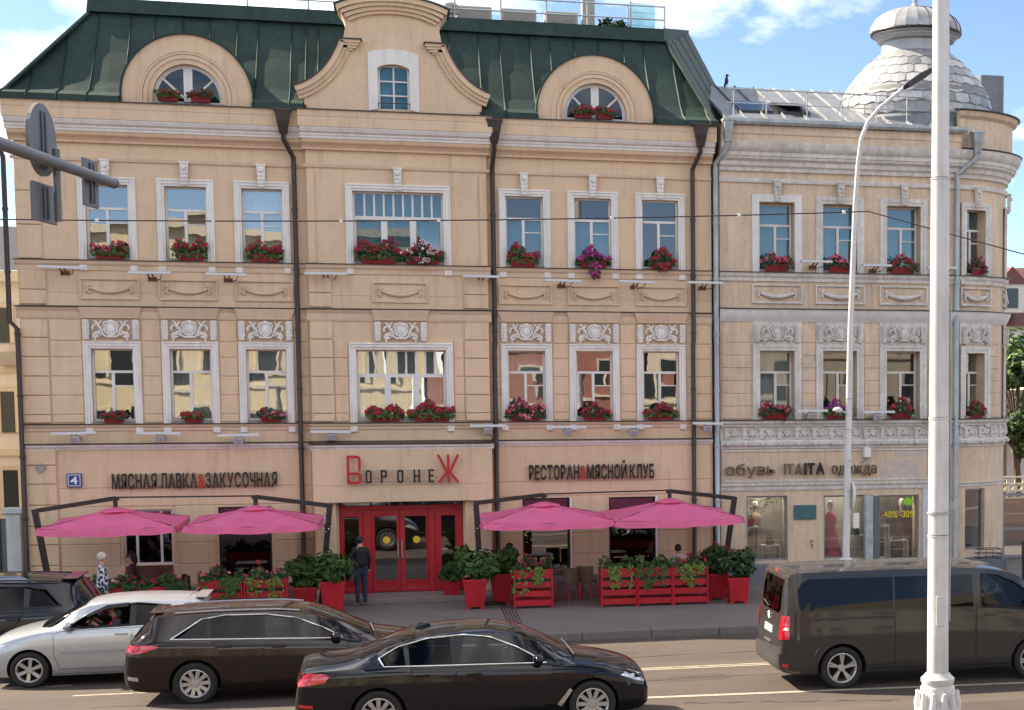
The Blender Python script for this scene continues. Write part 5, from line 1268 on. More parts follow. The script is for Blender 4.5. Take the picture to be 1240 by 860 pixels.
TAIL=mat('tail_lamp_red',(.58,.008,.022),.12,coat=1); HEAD=mat('headlamp_lens',(.55,.58,.60),.08,coat=1,metal=.3); CABIN=mat('cabin_dark',(.018,.017,.017),.8); SEAT=mat('seat_fabric',(.05,.048,.05),.8); PLATE=mat('number_plate',(.70,.68,.62),.5)
CGL=glass_mat('car_glass_tinted',(.05,.065,.075),.018,ior=1.3); CGLc=glass_mat('car_glass_clear',(.22,.30,.32),.025,ior=1.33); WSH=glass_mat('windscreen_glass',(.10,.10,.10),.04,ior=1.45)
def wheel_mesh(r,rimr,w=.22):
    mb=MB(); mb.lathe([(rimr-.01,-w*.32),(rimr+.01,-w*.46),(r-.045,-w*.5),(r-.012,-w*.42),(r,-w*.25),(r,w*.25),(r-.012,w*.42),(r-.045,w*.5),(rimr,w*.4)],36,axis='Y')
    return mesh_of(mb,RUB,smooth=35,name='wheel')
def rim_mesh(rimr,spokes,double,w=.22,twist=0.0):
    mb=MB(); yo=-w*.36
    mb.lathe([(rimr,-w*.46),(rimr-.012,-w*.47),(rimr-.03,-w*.38),(rimr-.045,0),(rimr-.05,w*.3)],36,axis='Y')
    mb.lathe([(.0,yo-.02),(.05,yo-.02),(.065,yo),(.07,yo+.05)],16,axis='Y')
    mb.lathe([(rimr-.05,.02),(.0,.02)],24,axis='Y',m=1)
    for i in range(spokes):
        a=2*pi*i/spokes+.25
        for d in ((-.11,.11) if double else (0,)):
            wd=.028 if double else .05
            a0,a1=a+d*.5,a+d+twist; p0=(.055*cos(a0),.055*sin(a0)); p1=((rimr-.02)*cos(a1),(rimr-.02)*sin(a1)); n0=(-sin(a0)*wd*.5,cos(a0)*wd*.5); n1=(-sin(a1)*wd*.62,cos(a1)*wd*.62)
            q=[(p0[0]-n0[0],yo-.005,p0[1]-n0[1]),(p0[0]+n0[0],yo-.005,p0[1]+n0[1]),(p1[0]+n1[0],yo-.018,p1[1]+n1[1]),(p1[0]-n1[0],yo-.018,p1[1]-n1[1])]
            b=[(x,yo+.05,z) for x,_,z in q]; mb.add(q+b,[(0,1,2,3),(0,4,5,1),(1,5,6,2),(2,6,7,3),(3,7,4,0)])
    return mesh_of(mb,[RIM,DRK],smooth=30,name='rim')
def make_car(name,label,cat,car,pt,dlo,panes,doors,loc,face=1,scale=1.07,spokes=(5,True,.0),rimr=.235,chrome=True,gl=(CGL,CGL,CGL),ws=None,rw=None,tail=None,head=None,handles=(),mirror=None,extras=None,cabin=True,lower=None,roll=0.0,open_front=False,rimtw=0,dz=0,pillar=BLK):
    r=root(name,label,cat,(0,0,0)); W_keep=r
    # shell
    cut=[]
    for ax in car.axles:
        for sg in (-1,1):
            y0,y1=(-1.3,-car.hw+.30) if sg<0 else (car.hw-.30,1.3); cut.append(cyl_mesh(ax,car.wr,car.arch,y0,y1))
    if cabin: cut.append(prism_mesh(dlo,-1.4,1.4))
    me=bool_diff(car.body(),cut)
    me.materials.clear(); me.materials.append(pt); me.materials.append(DRK); me.materials.append(CABIN)
    for p in me.polygons:
        c=p.center; ys=car.ysurf(c.x,c.z)
        if abs(c.y)<ys-.012 and c.z<car.wr+car.arch+.02 and any(math.hypot(c.x-a,c.z-car.wr)<car.arch+.006 for a in car.axles): p.material_index=1
        elif cabin and abs(c.y)<ys-.02 and interp(car.belt,c.x)-.15<c.z<interp(car.top,c.x)-.03 and abs(p.normal.x)+abs(p.normal.z)>.9 and min(q[0] for q in dlo)-.01<c.x<max(q[0] for q in dlo)+.01 and abs(c.y)<ys-.0 and min(q[1] for q in dlo)-.02<c.z<max(q[1] for q in dlo)+.02: p.material_index=2
        if c.z<interp(car.bottom,c.x)+.004: p.material_index=1
    smooth_mesh(me,32); body=link('body',me,r,False)
    for sg in (-1,1):
        def sf(off): return lambda a,b,t,sg=sg,off=off:(a,sg*(car.ysurf(a,b)+off-t),b)
        for k,pl in enumerate(panes):
            if open_front and k==len(panes)-1 and sg==(-1 if face>0 else 1): continue
            patch('side_window',sf(-.012),pl,gl[min(k,len(gl)-1)],r,thick=0,step=.2)
        # black pillars between the panes
        for pa,pb in zip(panes,panes[1:]):
            xa=max(p[0] for p in pa); xb=min(p[0] for p in pb)
            ra=sorted([p for p in pa if p[0]>xa-.12],key=lambda p:p[1]); rb=sorted([p for p in pb if p[0]<xb+.12],key=lambda p:p[1])
            patch('window_pillar',sf(.002),[ra[0],rb[0],rb[-1],ra[-1]],pillar,r,thick=.03,step=.2)
        for k,(pl,hd) in enumerate(doors):
            d=patch('door',sf(.005),pl,pt,r,thick=.012,step=.09)
            gp=[]
            for i in range(len(pl)):
                a,b=pl[i],pl[(i+1)%len(pl)]
                for t in range(5): x=a[0]+(b[0]-a[0])*t/5; z=a[1]+(b[1]-a[1])*t/5; gp.append((x,sg*(car.ysurf(x,z)+.0015),z))
            gp.append(gp[0]); gm=MB(); gm.tube(gp,.0055,5,cap=False); gm.build('door_gap_ribbon',DRK,d,world=False)  # dark ribbon standing in for the shaded gap round the door
            if hd:
                hx,hz=hd; yy=sg*(car.ysurf(hx,hz)+.028)
                mb=MB(); mb.tube([(hx-.10,yy-sg*.03,hz),(hx-.085,yy,hz+.004),(hx+.085,yy,hz+.006),(hx+.10,yy-sg*.03,hz+.004)],.016,6); mb.build('handle',CHR if handles=='chrome' else pt,d,world=False,smooth=50)
        if chrome:
            n=len(dlo); pts=[]
            for i in range(n):
                a,b=dlo[i],dlo[(i+1)%n]
                for t in range(6): x=a[0]+(b[0]-a[0])*t/6; z=a[1]+(b[1]-a[1])*t/6; pts.append((x,sg*(car.ysurf(x,z)+.006),z))
            pts.append(pts[0]); mb=MB(); mb.tube(pts,.013,6,cap=False); mb.build('window_trim',CHR if chrome=='chrome' else BLK,r,world=False,smooth=60)
        for nm,lst,mt,off in (('tail_lamp',tail,TAIL,.010),('headlamp',head,HEAD,.008)):
            for pl in (lst or []): patch(nm,sf(off),pl,mt,r,thick=.02,step=.08)
        if lower: patch('sill_trim',sf(.006),lower,BLK,r,thick=.02,step=.15)
        if mirror:
            mx,mz=mirror; yy=car.ysurf(mx,mz); mb=MB(); mb.ball((mx,sg*(yy+.13),mz+.03),(.075,.12,.075),10,7); mb.tube([(mx+.02,sg*(yy-.02),mz-.03),(mx+.01,sg*(yy+.08),mz)],.025,6); mb.build('wing_mirror',pt if mirror and not isinstance(mirror,list) else BLK,r,world=False,smooth=60)
            mb=MB(); mb.add([(mx-.072,sg*(yy+.05),mz-.02),(mx-.072,sg*(yy+.21),mz-.02),(mx-.072,sg*(yy+.21),mz+.08),(mx-.072,sg*(yy+.05),mz+.08)],[(0,1,2,3)]); mb.build('mirror_glass',CHR,r,world=False)
    tf=lambda off:(lambda a,b,t:(a,b,car.zsurf(a,b)+off-t))
    if ws: patch('windscreen',tf(.006),ws,WSH,r,thick=.0,step=.10)
    if rw: patch('rear_window',tf(.006),rw,WSH,r,thick=.0,step=.10)
    wm=wheel_mesh(car.wr,rimr); rm_=rim_mesh(rimr,*spokes[:2],twist=spokes[2])
    for ax in car.axles:
        for sg in (-1,1):
            w=link('wheel',wm,r,False); w.location=(ax,sg*(car.hw-.125),car.wr); w.rotation_euler=(0,random.uniform(0,1),0 if sg<0 else pi); link('rim',rm_,w,False)
    if cabin:
        zf=min(q[1] for q in dlo)
        for sx in [p for p in car.seats]:
            for sg in (-1,1):
                mb=MB(); mb.box(sx-.10,sx+.05,sg*.38-.24,sg*.38+.24,zf-.05,zf+.12); mb.box(sx-.10,sx-.01,sg*.38-.13,sg*.38+.13,zf+.14,zf+.29); mb.build('seat',SEAT,r,world=False,bevel=.03)
        sw=car.wheelpos; s_=1; sgd=1
        mb=MB(); n=20; c=Vector((sw[0],.38,sw[1]))
        pts=[c+Vector((-.07*sin(2*pi*i/n),.19*cos(2*pi*i/n),.18*sin(2*pi*i/n))) for i in range(n+1)]
        mb.tube(pts,.016,6,cap=False); mb.tube([c-Vector((0,.18,0)),c+Vector((0,.18,0))],.015,5); mb.build('steering_wheel',BLK,r,world=False)
        mb=MB(); mb.box(sw[0]+.12,sw[0]+.55,-.62,.62,zf-.1,zf+.05); mb.build('dashboard',CABIN,r,world=False,bevel=.03)
    if extras: extras(r,car)
    r.location=loc; r.rotation_euler=(roll,0,0 if face>0 else pi); r.scale=scale if isinstance(scale,tuple) else (scale,)*3
    return r
def mk(L,hw,top,belt,bottom,plan,axles,seats,wheelpos,**kw):
    c=Car(L,hw,top,belt,bottom,plan,axles=axles,**kw); c.seats=seats; c.wheelpos=wheelpos; return c
PLAN=lambda L:[(0,.78),(.05,.86),(.15,.925),(.4,.975),(.9,.995),(1.6,1),(L-1.5,.995),(L-.8,.97),(L-.35,.91),(L-.12,.82),(L-.03,.72),(L,.62)]

# black saloon in the near lane
sed=mk(4.936,.934,[(0,.60),(.03,.80),(.06,.97),(.10,1.045),(.18,1.065),(.55,1.095),(.85,1.135),(1.25,1.285),(1.7,1.415),(2.2,1.472),(2.6,1.475),(2.95,1.435),(3.35,1.29),(3.8,1.06),(3.9,1.03),(4.3,.965),(4.65,.87),(4.82,.78),(4.90,.66),(4.936,.52)],
  [(0,.58),(.06,.90),(.15,.95),(.9,.985),(1.6,.99),(3.0,.955),(3.8,.925),(4.3,.86),(4.65,.77),(4.85,.66),(4.936,.50)],[(0,.38),(.06,.27),(.2,.22),(.5,.20),(4.4,.18),(4.75,.20),(4.90,.26),(4.936,.36)],PLAN(4.936),(1.11,4.085),(1.75,2.65),(3.12,.98),wr=.338,arch=.385,lean=.27)
dl=[(1.13,1.10),(1.20,1.00),(3.44,.965),(3.02,1.20),(2.66,1.345),(2.3,1.388),(1.78,1.352),(1.40,1.25)]
def sed_x(r,car):
    mb=MB(); mb.add([(1.62,-.02,1.40),(1.62,.02,1.40),(1.86,.02,1.44),(1.86,-.02,1.44),(1.70,0,1.49),(1.83,0,1.47)],[(0,3,5,4),(1,4,5,2),(0,4,1),(3,2,5)]); mb.build('shark_fin',PB,r,world=False)
    for sg in (-1,1):
        sf=lambda a,b,t,sg=sg:(a,sg*(car.ysurf(a,b)+.006-t),b)
        patch('air_breather',sf,[(3.58,.36),(3.64,.33),(3.80,.56),(3.76,.59)],CHR,r,thick=.02)
        patch('rear_reflector',sf,[(.05,.47),(.24,.46),(.24,.50),(.05,.51)],TAIL,r,thick=.02,step=.05)
        mb=MB(); mb.tube([(.35,sg*(car.ysurf(.35,.93)-.02),.955),(1.2,sg*(car.ysurf(1.2,.93)+.004),.93),(4.2,sg*(car.ysurf(4.2,.80)+.003),.80)],.006,5)
        mb.build('crease_line',PB,r,world=False)
    nf=lambda a,b,t:(car.xend(a,b,True)+.01-t,a,b)
    patch('kidney_grille',nf,[(-.42,.42),(.42,.42),(.40,.70),(-.40,.70)],BLK,r,thick=.02); patch('lower_intake',nf,[(-.66,.22),(.66,.22),(.60,.36),(-.60,.36)],BLK,r,thick=.02)
    rf=lambda a,b,t:(car.xend(a,b)-.01+t,a,b)
    patch('number_plate',rf,[(-.26,.72),(.26,.72),(.26,.83),(-.26,.83)],PLATE,r,thick=.01)
    for sg in (-1,1): patch('tail_lamp',rf,[(sg*.42,.80),(sg*.70,.78),(sg*.70,.93),(sg*.42,.90)],TAIL,r,thick=.02)
    mb=MB(); mb.tube([(3.86,-.62,1.03),(3.80,-.1,1.10)],.012,5); mb.tube([(3.84,-.05,1.05),(3.78,.5,1.09)],.012,5); mb.build('wiper',BLK,r,world=False)
PB=paint('black_car_paint',(.0055,.006,.008),.22,coat=1)
SED_CAR=make_car('saloon_car','glossy black saloon in the nearest lane facing right','car',sed,PB,dl,
  [[(1.17,1.10),(1.23,1.015),(1.49,1.012),(1.46,1.255),(1.40,1.235)],[(1.55,1.012),(2.13,1.0),(2.10,1.365),(1.78,1.335),(1.53,1.285)],[(2.22,1.0),(3.36,.982),(3.0,1.19),(2.65,1.328),(2.3,1.372),(2.19,1.368)]],
  [([(1.56,.965),(1.60,.80),(1.52,.60),(1.62,.34),(2.17,.33),(2.16,.955)],(1.72,.86)),([(2.19,.955),(2.20,.33),(3.38,.33),(3.50,.50),(3.52,.92),(3.40,.94)],(2.42,.85))],
  (-1.55,-16.45,.055),1,1.07,(10,False,.0),.235,'chrome',(CGL,CGL,CGLc),
  ws=[(3.86,-.60),(3.86,.60),(3.70,.70),(3.02,.56),(2.98,0),(3.02,-.56),(3.70,-.70)],rw=[(.88,-.60),(.88,.60),(1.62,.56),(1.66,0),(1.62,-.56)],
  tail=[[(.045,.76),(.40,.82),(.47,.90),(.40,.935),(.10,.95),(.05,.92)]],head=[[(4.50,.735),(4.86,.60),(4.90,.64),(4.86,.70),(4.62,.80)]],mirror=(3.32,1.0),extras=sed_x,lower=[(1.52,.19),(3.66,.185),(3.66,.25),(1.52,.255)])

# brown estate behind it
est=mk(4.77,.908,[(0,.58),(.025,.78),(.05,.93),(.10,1.03),(.36,1.32),(.43,1.405),(.50,1.425),(.9,1.452),(1.6,1.472),(2.2,1.468),(2.65,1.43),(3.1,1.29),(3.65,1.055),(3.78,1.02),(4.2,.95),(4.5,.85),(4.66,.75),(4.74,.62),(4.77,.5)],
  [(0,.56),(.05,.88),(.12,.98),(.6,1.01),(1.6,.985),(3.0,.94),(3.7,.90),(4.2,.83),(4.5,.74),(4.7,.62),(4.77,.48)],[(0,.38),(.06,.27),(.2,.22),(.5,.2),(4.3,.18),(4.6,.2),(4.74,.28),(4.77,.36)],PLAN(4.77),(1.045,3.815),(1.7,2.55),(3.0,.97),wr=.335,arch=.385,lean=.25)
dle=[(.70,1.035),(3.28,.965),(2.95,1.14),(2.55,1.30),(2.1,1.365),(1.5,1.37),(1.15,1.32)]
PBR=paint('brown_car_paint',(.016,.0095,.0085),.25,coat=1)
def est_x(r,car):
    for sg in (-1,1):
        pts=[(x,sg*(car.ysurf(x,1.40 if x>.7 else 1.38)-.02 if False else .60),car.zsurf(x,.60)+.022) for x in (.75,.95,1.3,1.8,2.3,2.6)]
        mb=MB(); mb.tube(pts,.014,6); mb.build('roof_rail',CHR,r,world=False)
        sf=lambda a,b,t,sg=sg:(a,sg*(car.ysurf(a,b)+.006-t),b)
        patch('rear_reflector',sf,[(.06,.42),(.22,.40),(.22,.46),(.06,.48)],CHR,r,thick=.02,step=.05)
    mb=MB(); mb.box(.36,.56,-.52,.52,1.408,1.425); mb.build('roof_spoiler',PBR,r,world=False,bevel=.006)
    rf=lambda a,b,t:(car.xend(a,b)-.008+t,a,b)
    patch('number_plate',rf,[(-.26,.62),(.26,.62),(.26,.73),(-.26,.73)],PLATE,r,thick=.01)
    mb=MB(); mb.tube([(3.74,-.6,1.02),(3.68,-.1,1.09)],.012,5); mb.build('wiper',BLK,r,world=False)
EST_CAR=make_car('estate_car','dark brown estate car with chrome window line between the silver and black cars','car',est,PBR,dle,
  [[(.78,1.03),(1.22,1.018),(1.20,1.305),(1.15,1.295)],[(1.30,1.016),(2.02,.998),(2.0,1.35),(1.5,1.352),(1.28,1.325)],[(2.10,.996),(3.20,.972),(2.93,1.13),(2.54,1.285),(2.08,1.348)]],
  [([(1.30,.985),(1.46,.75),(1.46,.45),(1.56,.33),(2.05,.33),(2.05,.97)],(1.50,.90)),([(2.08,.97),(2.08,.33),(3.20,.33),(3.30,.5),(3.34,.90),(3.24,.93)],(2.30,.87))],
  (-4.46,-12.75,.0),1,1.07,(10,False,.0),.225,'chrome',(CGL,CGL,CGLc),
  ws=[(3.72,-.58),(3.72,.58),(3.5,.68),(2.78,.55),(2.72,0),(2.78,-.55),(3.5,-.68)],rw=[(.11,-.52),(.11,.52),(.34,.50),(.34,-.50)],
  tail=[[(.03,.80),(.34,.86),(.55,.93),(.42,.955),(.08,.965)]],head=[[(4.30,.70),(4.66,.58),(4.68,.66),(4.42,.76)]],mirror=(3.16,.98),extras=est_x,lower=[(1.44,.19),(3.40,.185),(3.40,.25),(1.44,.255)])

# silver hatchback driving left, window open
KX=.90
hx=lambda P:[(x*KX,z) for x,z in P]
hz_=lambda P:[(x*KX,z*1.03) for x,z in P]
hat=mk(4.295*KX,.862,hz_([(0,.60),(.025,.80),(.05,.95),(.10,1.05),(.30,1.28),(.38,1.375),(.44,1.395),(.9,1.43),(1.5,1.445),(2.0,1.43),(2.35,1.385),(2.75,1.23),(3.15,1.045),(3.28,1.01),(3.6,.95),(3.95,.85),(4.14,.75),(4.25,.62),(4.295,.5)]),
  hz_([(0,.58),(.05,.88),(.12,.96),(.6,.985),(1.6,.965),(2.9,.93),(3.2,.91),(3.6,.84),(3.95,.74),(4.2,.62),(4.295,.48)]),hx([(0,.36),(.06,.26),(.2,.21),(.5,.19),(3.9,.18),(4.15,.2),(4.26,.28),(4.295,.36)]),PLAN(4.295*KX),(.83*KX,3.43*KX),(1.15*KX,1.95*KX),(2.42*KX,.98*1.03),wr=.31,arch=.36,lean=.25)
dlh=hz_([(.80,1.02),(2.80,.955),(2.42,1.175),(2.05,1.31),(1.5,1.345),(1.0,1.30),(.82,1.20)])
PSI=paint('silver_car_paint',(.45,.475,.50),.3,metal=.55,coat=.8)
def hat_x(r,car):
    for sg in (-1,1):
        sf=lambda a,b,t,sg=sg:(a,sg*(car.ysurf(a,b)+.014-t),b)
        patch('side_moulding',sf,hz_([(1.62,.565),(2.88,.555),(2.88,.595),(1.62,.605)]),mat('grey_moulding',(.30,.31,.32),.5),r,thick=.015,step=.1); patch('side_moulding',sf,hz_([(1.10,.575),(1.58,.567),(1.58,.607),(1.10,.615)]),MATS['grey_moulding'],r,thick=.015,step=.1)
        patch('wind_deflector',lambda a,b,t,sg=sg:(a,sg*(car.ysurf(a,b)+.02-t),b),hz_([(1.68,1.30),(2.05,1.27),(2.40,1.14),(2.44,1.17),(2.06,1.325),(1.68,1.355)]),BLK,r,thick=.02,step=.08)
    mb=MB(); mb.box(.25,.46,-.50,.50,1.427,1.444); mb.build('roof_spoiler',PSI,r,world=False,bevel=.006)
    mb=MB(); mb.tube([(.56,.50,1.44),(.36,.56,1.62)],.006,5); mb.build('aerial',BLK,r,world=False)
    mb=MB(); mb.tube([(3.24*KX,-.55,1.03),(3.16*KX,-.05,1.09)],.012,5); mb.build('wiper',BLK,r,world=False)
    nf=lambda a,b,t:(car.xend(a,b,True)+.01-t,a,b)
    patch('grille',nf,[(-.36,.62),(.36,.62),(.33,.70),(-.33,.70)],BLK,r,thick=.02)
SILV_CAR=make_car('hatchback_car','silver hatchback facing left with its driver window open','car',hat,PSI,dlh,
  [hz_([(.86,1.02),(1.55,.995),(1.53,1.315),(1.02,1.275),(.87,1.19)]),hz_([(1.66,.992),(2.72,.965),(2.40,1.155),(2.04,1.29),(1.64,1.32)])],
  [(hz_([(1.02,.93),(1.16,.62),(1.14,.42),(1.22,.31),(1.60,.31),(1.60,.955)]),(1.12*KX,.88)),(hz_([(1.63,.955),(1.63,.31),(2.90,.31),(2.98,.5),(3.0,.88),(2.86,.925)]),(1.80*KX,.88))],
  (-3.18,-10.05,-.075),-1,1.05,(6,False,.0),.215,'black',(CGL,CGLc),
  ws=hx([(3.24,-.56),(3.24,.56),(3.06,.66),(2.46,.53),(2.40,0),(2.46,-.53),(3.06,-.66)]),rw=hx([(.11,-.50),(.11,.50),(.30,.48),(.30,-.48)]),
  tail=[hz_([(.03,.72),(.20,.74),(.24,.95),(.10,.97),(.05,.92)])],head=[hz_([(3.78,.68),(4.10,.60),(4.20,.62),(4.12,.72),(3.86,.79)])],mirror=(2.74*KX,1.02),extras=hat_x,lower=hz_([(1.18,.185),(3.04,.18),(3.04,.225),(1.18,.23)]),open_front=True)

# dark blue off-roader at the kerb, far left
suv=mk(4.70,.94,[(0,.62),(.03,.90),(.06,1.06),(.12,1.16),(.40,1.50),(.50,1.60),(.60,1.62),(1.2,1.66),(1.9,1.675),(2.5,1.64),(2.9,1.52),(3.3,1.30),(3.6,1.14),(3.75,1.10),(4.2,1.02),(4.5,.90),(4.64,.76),(4.70,.6)],
  [(0,.6),(.06,.98),(.14,1.06),(.6,1.12),(1.6,1.10),(3.0,1.06),(3.6,1.03),(4.2,.95),(4.5,.82),(4.70,.58)],[(0,.42),(.06,.32),(.25,.27),(.6,.25),(4.2,.24),(4.5,.28),(4.66,.36),(4.70,.44)],PLAN(4.70),(.98,3.70),(1.5,2.4),(2.85,1.12),wr=.36,arch=.41,lean=.24)
dlu=[(.62,1.20),(3.15,1.08),(2.82,1.30),(2.42,1.48),(1.9,1.545),(1.2,1.53),(.86,1.47)]
PNV=paint('navy_car_paint',(.006,.0085,.016),.22,coat=1)
def suv_x(r,car):
    rf=lambda a,b,t:(car.xend(a,b)-.008+t,a,b)
    for sg in (-1,1): patch('tail_lamp',rf,[(sg*.46,1.0),(sg*.76,.98),(sg*.76,1.10),(sg*.46,1.08)],TAIL,r,thick=.02)
    patch('number_plate',rf,[(-.26,.80),(.26,.80),(.26,.91),(-.26,.91)],PLATE,r,thick=.01)
    for sg in (-1,1):
        mb=MB(); mb.tube([(x,sg*.64,car.zsurf(x,.64)+.03) for x in (.7,.9,1.4,2.0,2.5)],.016,6); mb.build('roof_rail',BLK,r,world=False)
    mb=MB(); mb.box(.42,.66,-.55,.55,1.60,1.625); mb.build('roof_spoiler',PNV,r,world=False,bevel=.006)
make_car('offroad_car','dark navy off-road car at the kerb, partly out of frame at left','car',suv,PNV,dlu,
  [[(.70,1.21),(1.12,1.185),(1.10,1.475),(.89,1.43)],[(1.20,1.182),(1.95,1.145),(1.93,1.515),(1.2,1.50)],[(2.03,1.142),(3.05,1.095),(2.80,1.29),(2.41,1.465),(2.01,1.512)]],
  [([(1.18,1.10),(1.38,.85),(1.40,.55),(1.48,.40),(1.97,.40),(1.97,1.08)],(1.35,1.0)),([(2.0,1.08),(2.0,.40),(3.15,.40),(3.24,.6),(3.28,1.02),(3.12,1.05)],(2.2,.98))],
  (-5.45,-8.40,-.15),-1,1.12,(5,True,.0),.25,'black',(CGL,CGL,CGL),
  ws=[(3.60,-.60),(3.60,.60),(3.4,.70),(2.92,.58),(2.86,0),(2.92,-.58),(3.4,-.70)],rw=[(.13,-.60),(.13,.60),(.42,.58),(.42,-.58)],
  tail=[[(.04,.97),(.30,1.0),(.46,1.06),(.30,1.10),(.07,1.09)]],head=[[(4.20,.80),(4.54,.70),(4.58,.78),(4.32,.88)]],mirror=(3.06,1.12),extras=suv_x,lower=[(1.40,.25),(3.28,.245),(3.28,.36),(1.40,.365)])

# grey passenger van on the right
VLOW=[(0,.93),(.08,.975),(.2,.99),(.40,.998),(.55,1.0),(.66,.998),(.74,.985),(.88,.972),(1,.955)]
van=mk(5.31,.96,[(0,.62),(.02,.95),(.05,1.25),(.10,1.60),(.15,1.83),(.20,1.895),(.30,1.918),(1.0,1.935),(2.6,1.94),(3.3,1.925),(3.7,1.875),(4.0,1.76),(4.4,1.50),(4.68,1.29),(4.85,1.20),(5.05,1.10),(5.2,.96),(5.28,.78),(5.31,.6)],
  [(0,.58),(.02,.90),(.06,1.12),(.14,1.22),(.4,1.24),(2.6,1.235),(4.3,1.13),(4.8,1.04),(5.1,.88),(5.31,.56)],[(0,.40),(.05,.30),(.2,.26),(.5,.24),(4.8,.22),(5.1,.24),(5.25,.32),(5.31,.42)],
  [(0,.83),(.03,.885),(.08,.93),(.16,.965),(.35,.99),(.8,1),(4.2,.995),(4.7,.965),(5.05,.90),(5.2,.82),(5.28,.72),(5.31,.62)],(1.0,4.275),(1.6,2.5,3.4),(3.85,1.22),wr=.345,arch=.40,lean=.13,railv=.93,low=VLOW)
PGV=paint('grey_van_paint',(.054,.050,.047),.16,metal=.28)
dlv=[(3.36,1.255),(4.16,1.205),(4.34,1.30),(4.30,1.40),(3.94,1.64),(3.66,1.755),(3.38,1.775)]
def van_x(r,car):
    for sg in (-1,1):
        sf=lambda off,sg=sg:(lambda a,b,t:(a,sg*(car.ysurf(a,b)+off-t),b))
        big=[(.30,1.33),(.36,1.285),(.44,1.275),(1.86,1.275),(1.86,1.775),(.50,1.775),(.36,1.72),(.29,1.60)]
        patch('side_window',sf(.006),big,CGLV,r,thick=.02,step=.15)
        patch('side_window',sf(.006),[(1.90,1.275),(3.22,1.265),(3.22,1.775),(1.90,1.775)],CGLV,r,thick=.02,step=.15)
        patch('slide_rail',sf(.008),[(.42,1.13),(1.86,1.13),(1.86,1.16),(.42,1.16)],BLK,r,thick=.02,step=.15)
        patch('fuel_flap',sf(.006),[(.48,1.0),(.66,1.0),(.66,1.19),(.48,1.19)] if False else [(.34,1.18),(1.86,1.18),(1.86,1.245),(.34,1.245)],PGV,r,thick=.01,step=.15)
        patch('rear_bumper_corner',sf(.012),[(.03,.36),(.62,.30),(.56,.42),(.52,.56),(.42,.60),(.03,.62)],PGV,r,thick=.03,step=.07)
        patch('reflector',sf(.02),[(.03,.40),(.12,.39),(.12,.44),(.03,.45)],TAIL,r,thick=.02,step=.05)
        mb=MB(); a0=25
        pts=[(1.0+.50*cos(R(a)),sg*(car.ysurf(1.0+.50*cos(R(a)),.345+.52*sin(R(a)))+.002),.345+.52*sin(R(a))) for a in range(20,165,8)]
        mb.tube(pts,.012,5); mb.build('arch_crease',PGV,r,world=False,smooth=60)
    rf=lambda off:(lambda a,b,t:(car.xend(a,b)-off+t,a,b))
    patch('tailgate',rf(.006),[(-.70,.66),(.70,.66),(.72,1.2),(.66,1.80),(-.66,1.80),(-.72,1.2)],PGV,r,thick=.012,step=.08)
    patch('rear_window',rf(.012),[(-.66,1.28),(-.56,1.22),(.56,1.22),(.66,1.28),(.62,1.76),(-.62,1.76)],WSHV,r,thick=.012,step=.08)
    patch('number_plate',rf(.016),[(-.26,.86),(.26,.86),(.26,.97),(-.26,.97)],PLATE,r,thick=.012,step=.1)
    patch('rear_bumper',rf(.05),[(-.84,.34),(.84,.34),(.84,.60),(-.84,.60)],mat('bumper_plastic',(.045,.042,.04),.5),r,thick=.06,step=.08)
    patch('high_brake_light',rf(.016),[(-.09,1.83),(.09,1.83),(.09,1.86),(-.09,1.86)],TAIL,r,thick=.01,step=.05)
    mb=MB()
    for s in (-1,1): mb.tube([(car.xend(0,1.1)-.02,0,1.12),(car.xend(0,1.1)-.025,s*.055,1.08)],.010,5); mb.tube([(car.xend(0,1.1)-.02,0,1.17),(car.xend(0,1.1)-.025,s*.055,1.13)],.010,5)
    mb.build('chevron_badge',CHR,r,world=False)
    mb=MB(); mb.tube([(car.xend(0,1.26)-.03,.05,1.26),(car.xend(0,1.3)-.035,.40,1.33)],.012,5); mb.build('rear_wiper',BLK,r,world=False)
    mb=MB(); mb.box(car.xend(.3,.70)-.025,car.xend(.3,.70)+.0,-.2,.2,.70,.735); mb.build('tailgate_grip',CHR,r,world=False)
    for sg in (-1,1): 
        patch('tail_lamp',rf(.016),[(sg*.76,.83),(sg*.86,.83),(sg*.86,1.20),(sg*.76,1.20)],TAIL,r,thick=.02,step=.06)
        sf=lambda a,b,t,sg=sg:(a,sg*(car.ysurf(a,b)+.018-t),b); patch('lamp_reflector',sf,[(.035,.98),(.13,.98),(.13,1.02),(.035,1.02)],PLATE,r,thick=.01,step=.05)
CGLV=glass_mat('van_side_glass',(.015,.02,.032),.03,ior=1.35); WSHV=glass_mat('van_rear_glass',(.03,.024,.02),.04,ior=1.4)
VAN=make_car('passenger_van','dark grey passenger van with its tailgate towards the saloon, behind the white post','van',van,PGV,dlv,
  [[(3.40,1.275),(3.86,1.245),(4.14,1.225),(4.29,1.31),(4.26,1.40),(3.92,1.62),(3.65,1.735),(3.42,1.755)]],
  [([(1.88,1.25),(1.88,.34),(3.24,.34),(3.24,1.245)],None),([(3.27,1.245),(3.27,.34),(3.86,.34),(3.90,.62),(4.06,.80),(4.35,.84),(4.40,1.10),(4.2,1.18)],(3.52,1.12))],
  (6.30,-14.25,.03),1,1.09,(5,True,.12),.245,'black',(CGLc,),
  ws=[(4.62,-.66),(4.62,.66),(4.4,.76),(3.86,.74),(3.78,0),(3.86,-.74),(4.4,-.76)],rw=None,
  tail=[[(.035,.83),(.14,.84),(.155,1.20),(.05,1.21)]],head=[[(4.74,.90),(5.10,.80),(5.12,.90),(4.86,1.02)]],mirror=(4.20,1.26),extras=van_x,lower=[(1.44,.235),(3.84,.23),(3.84,.31),(1.44,.315)])
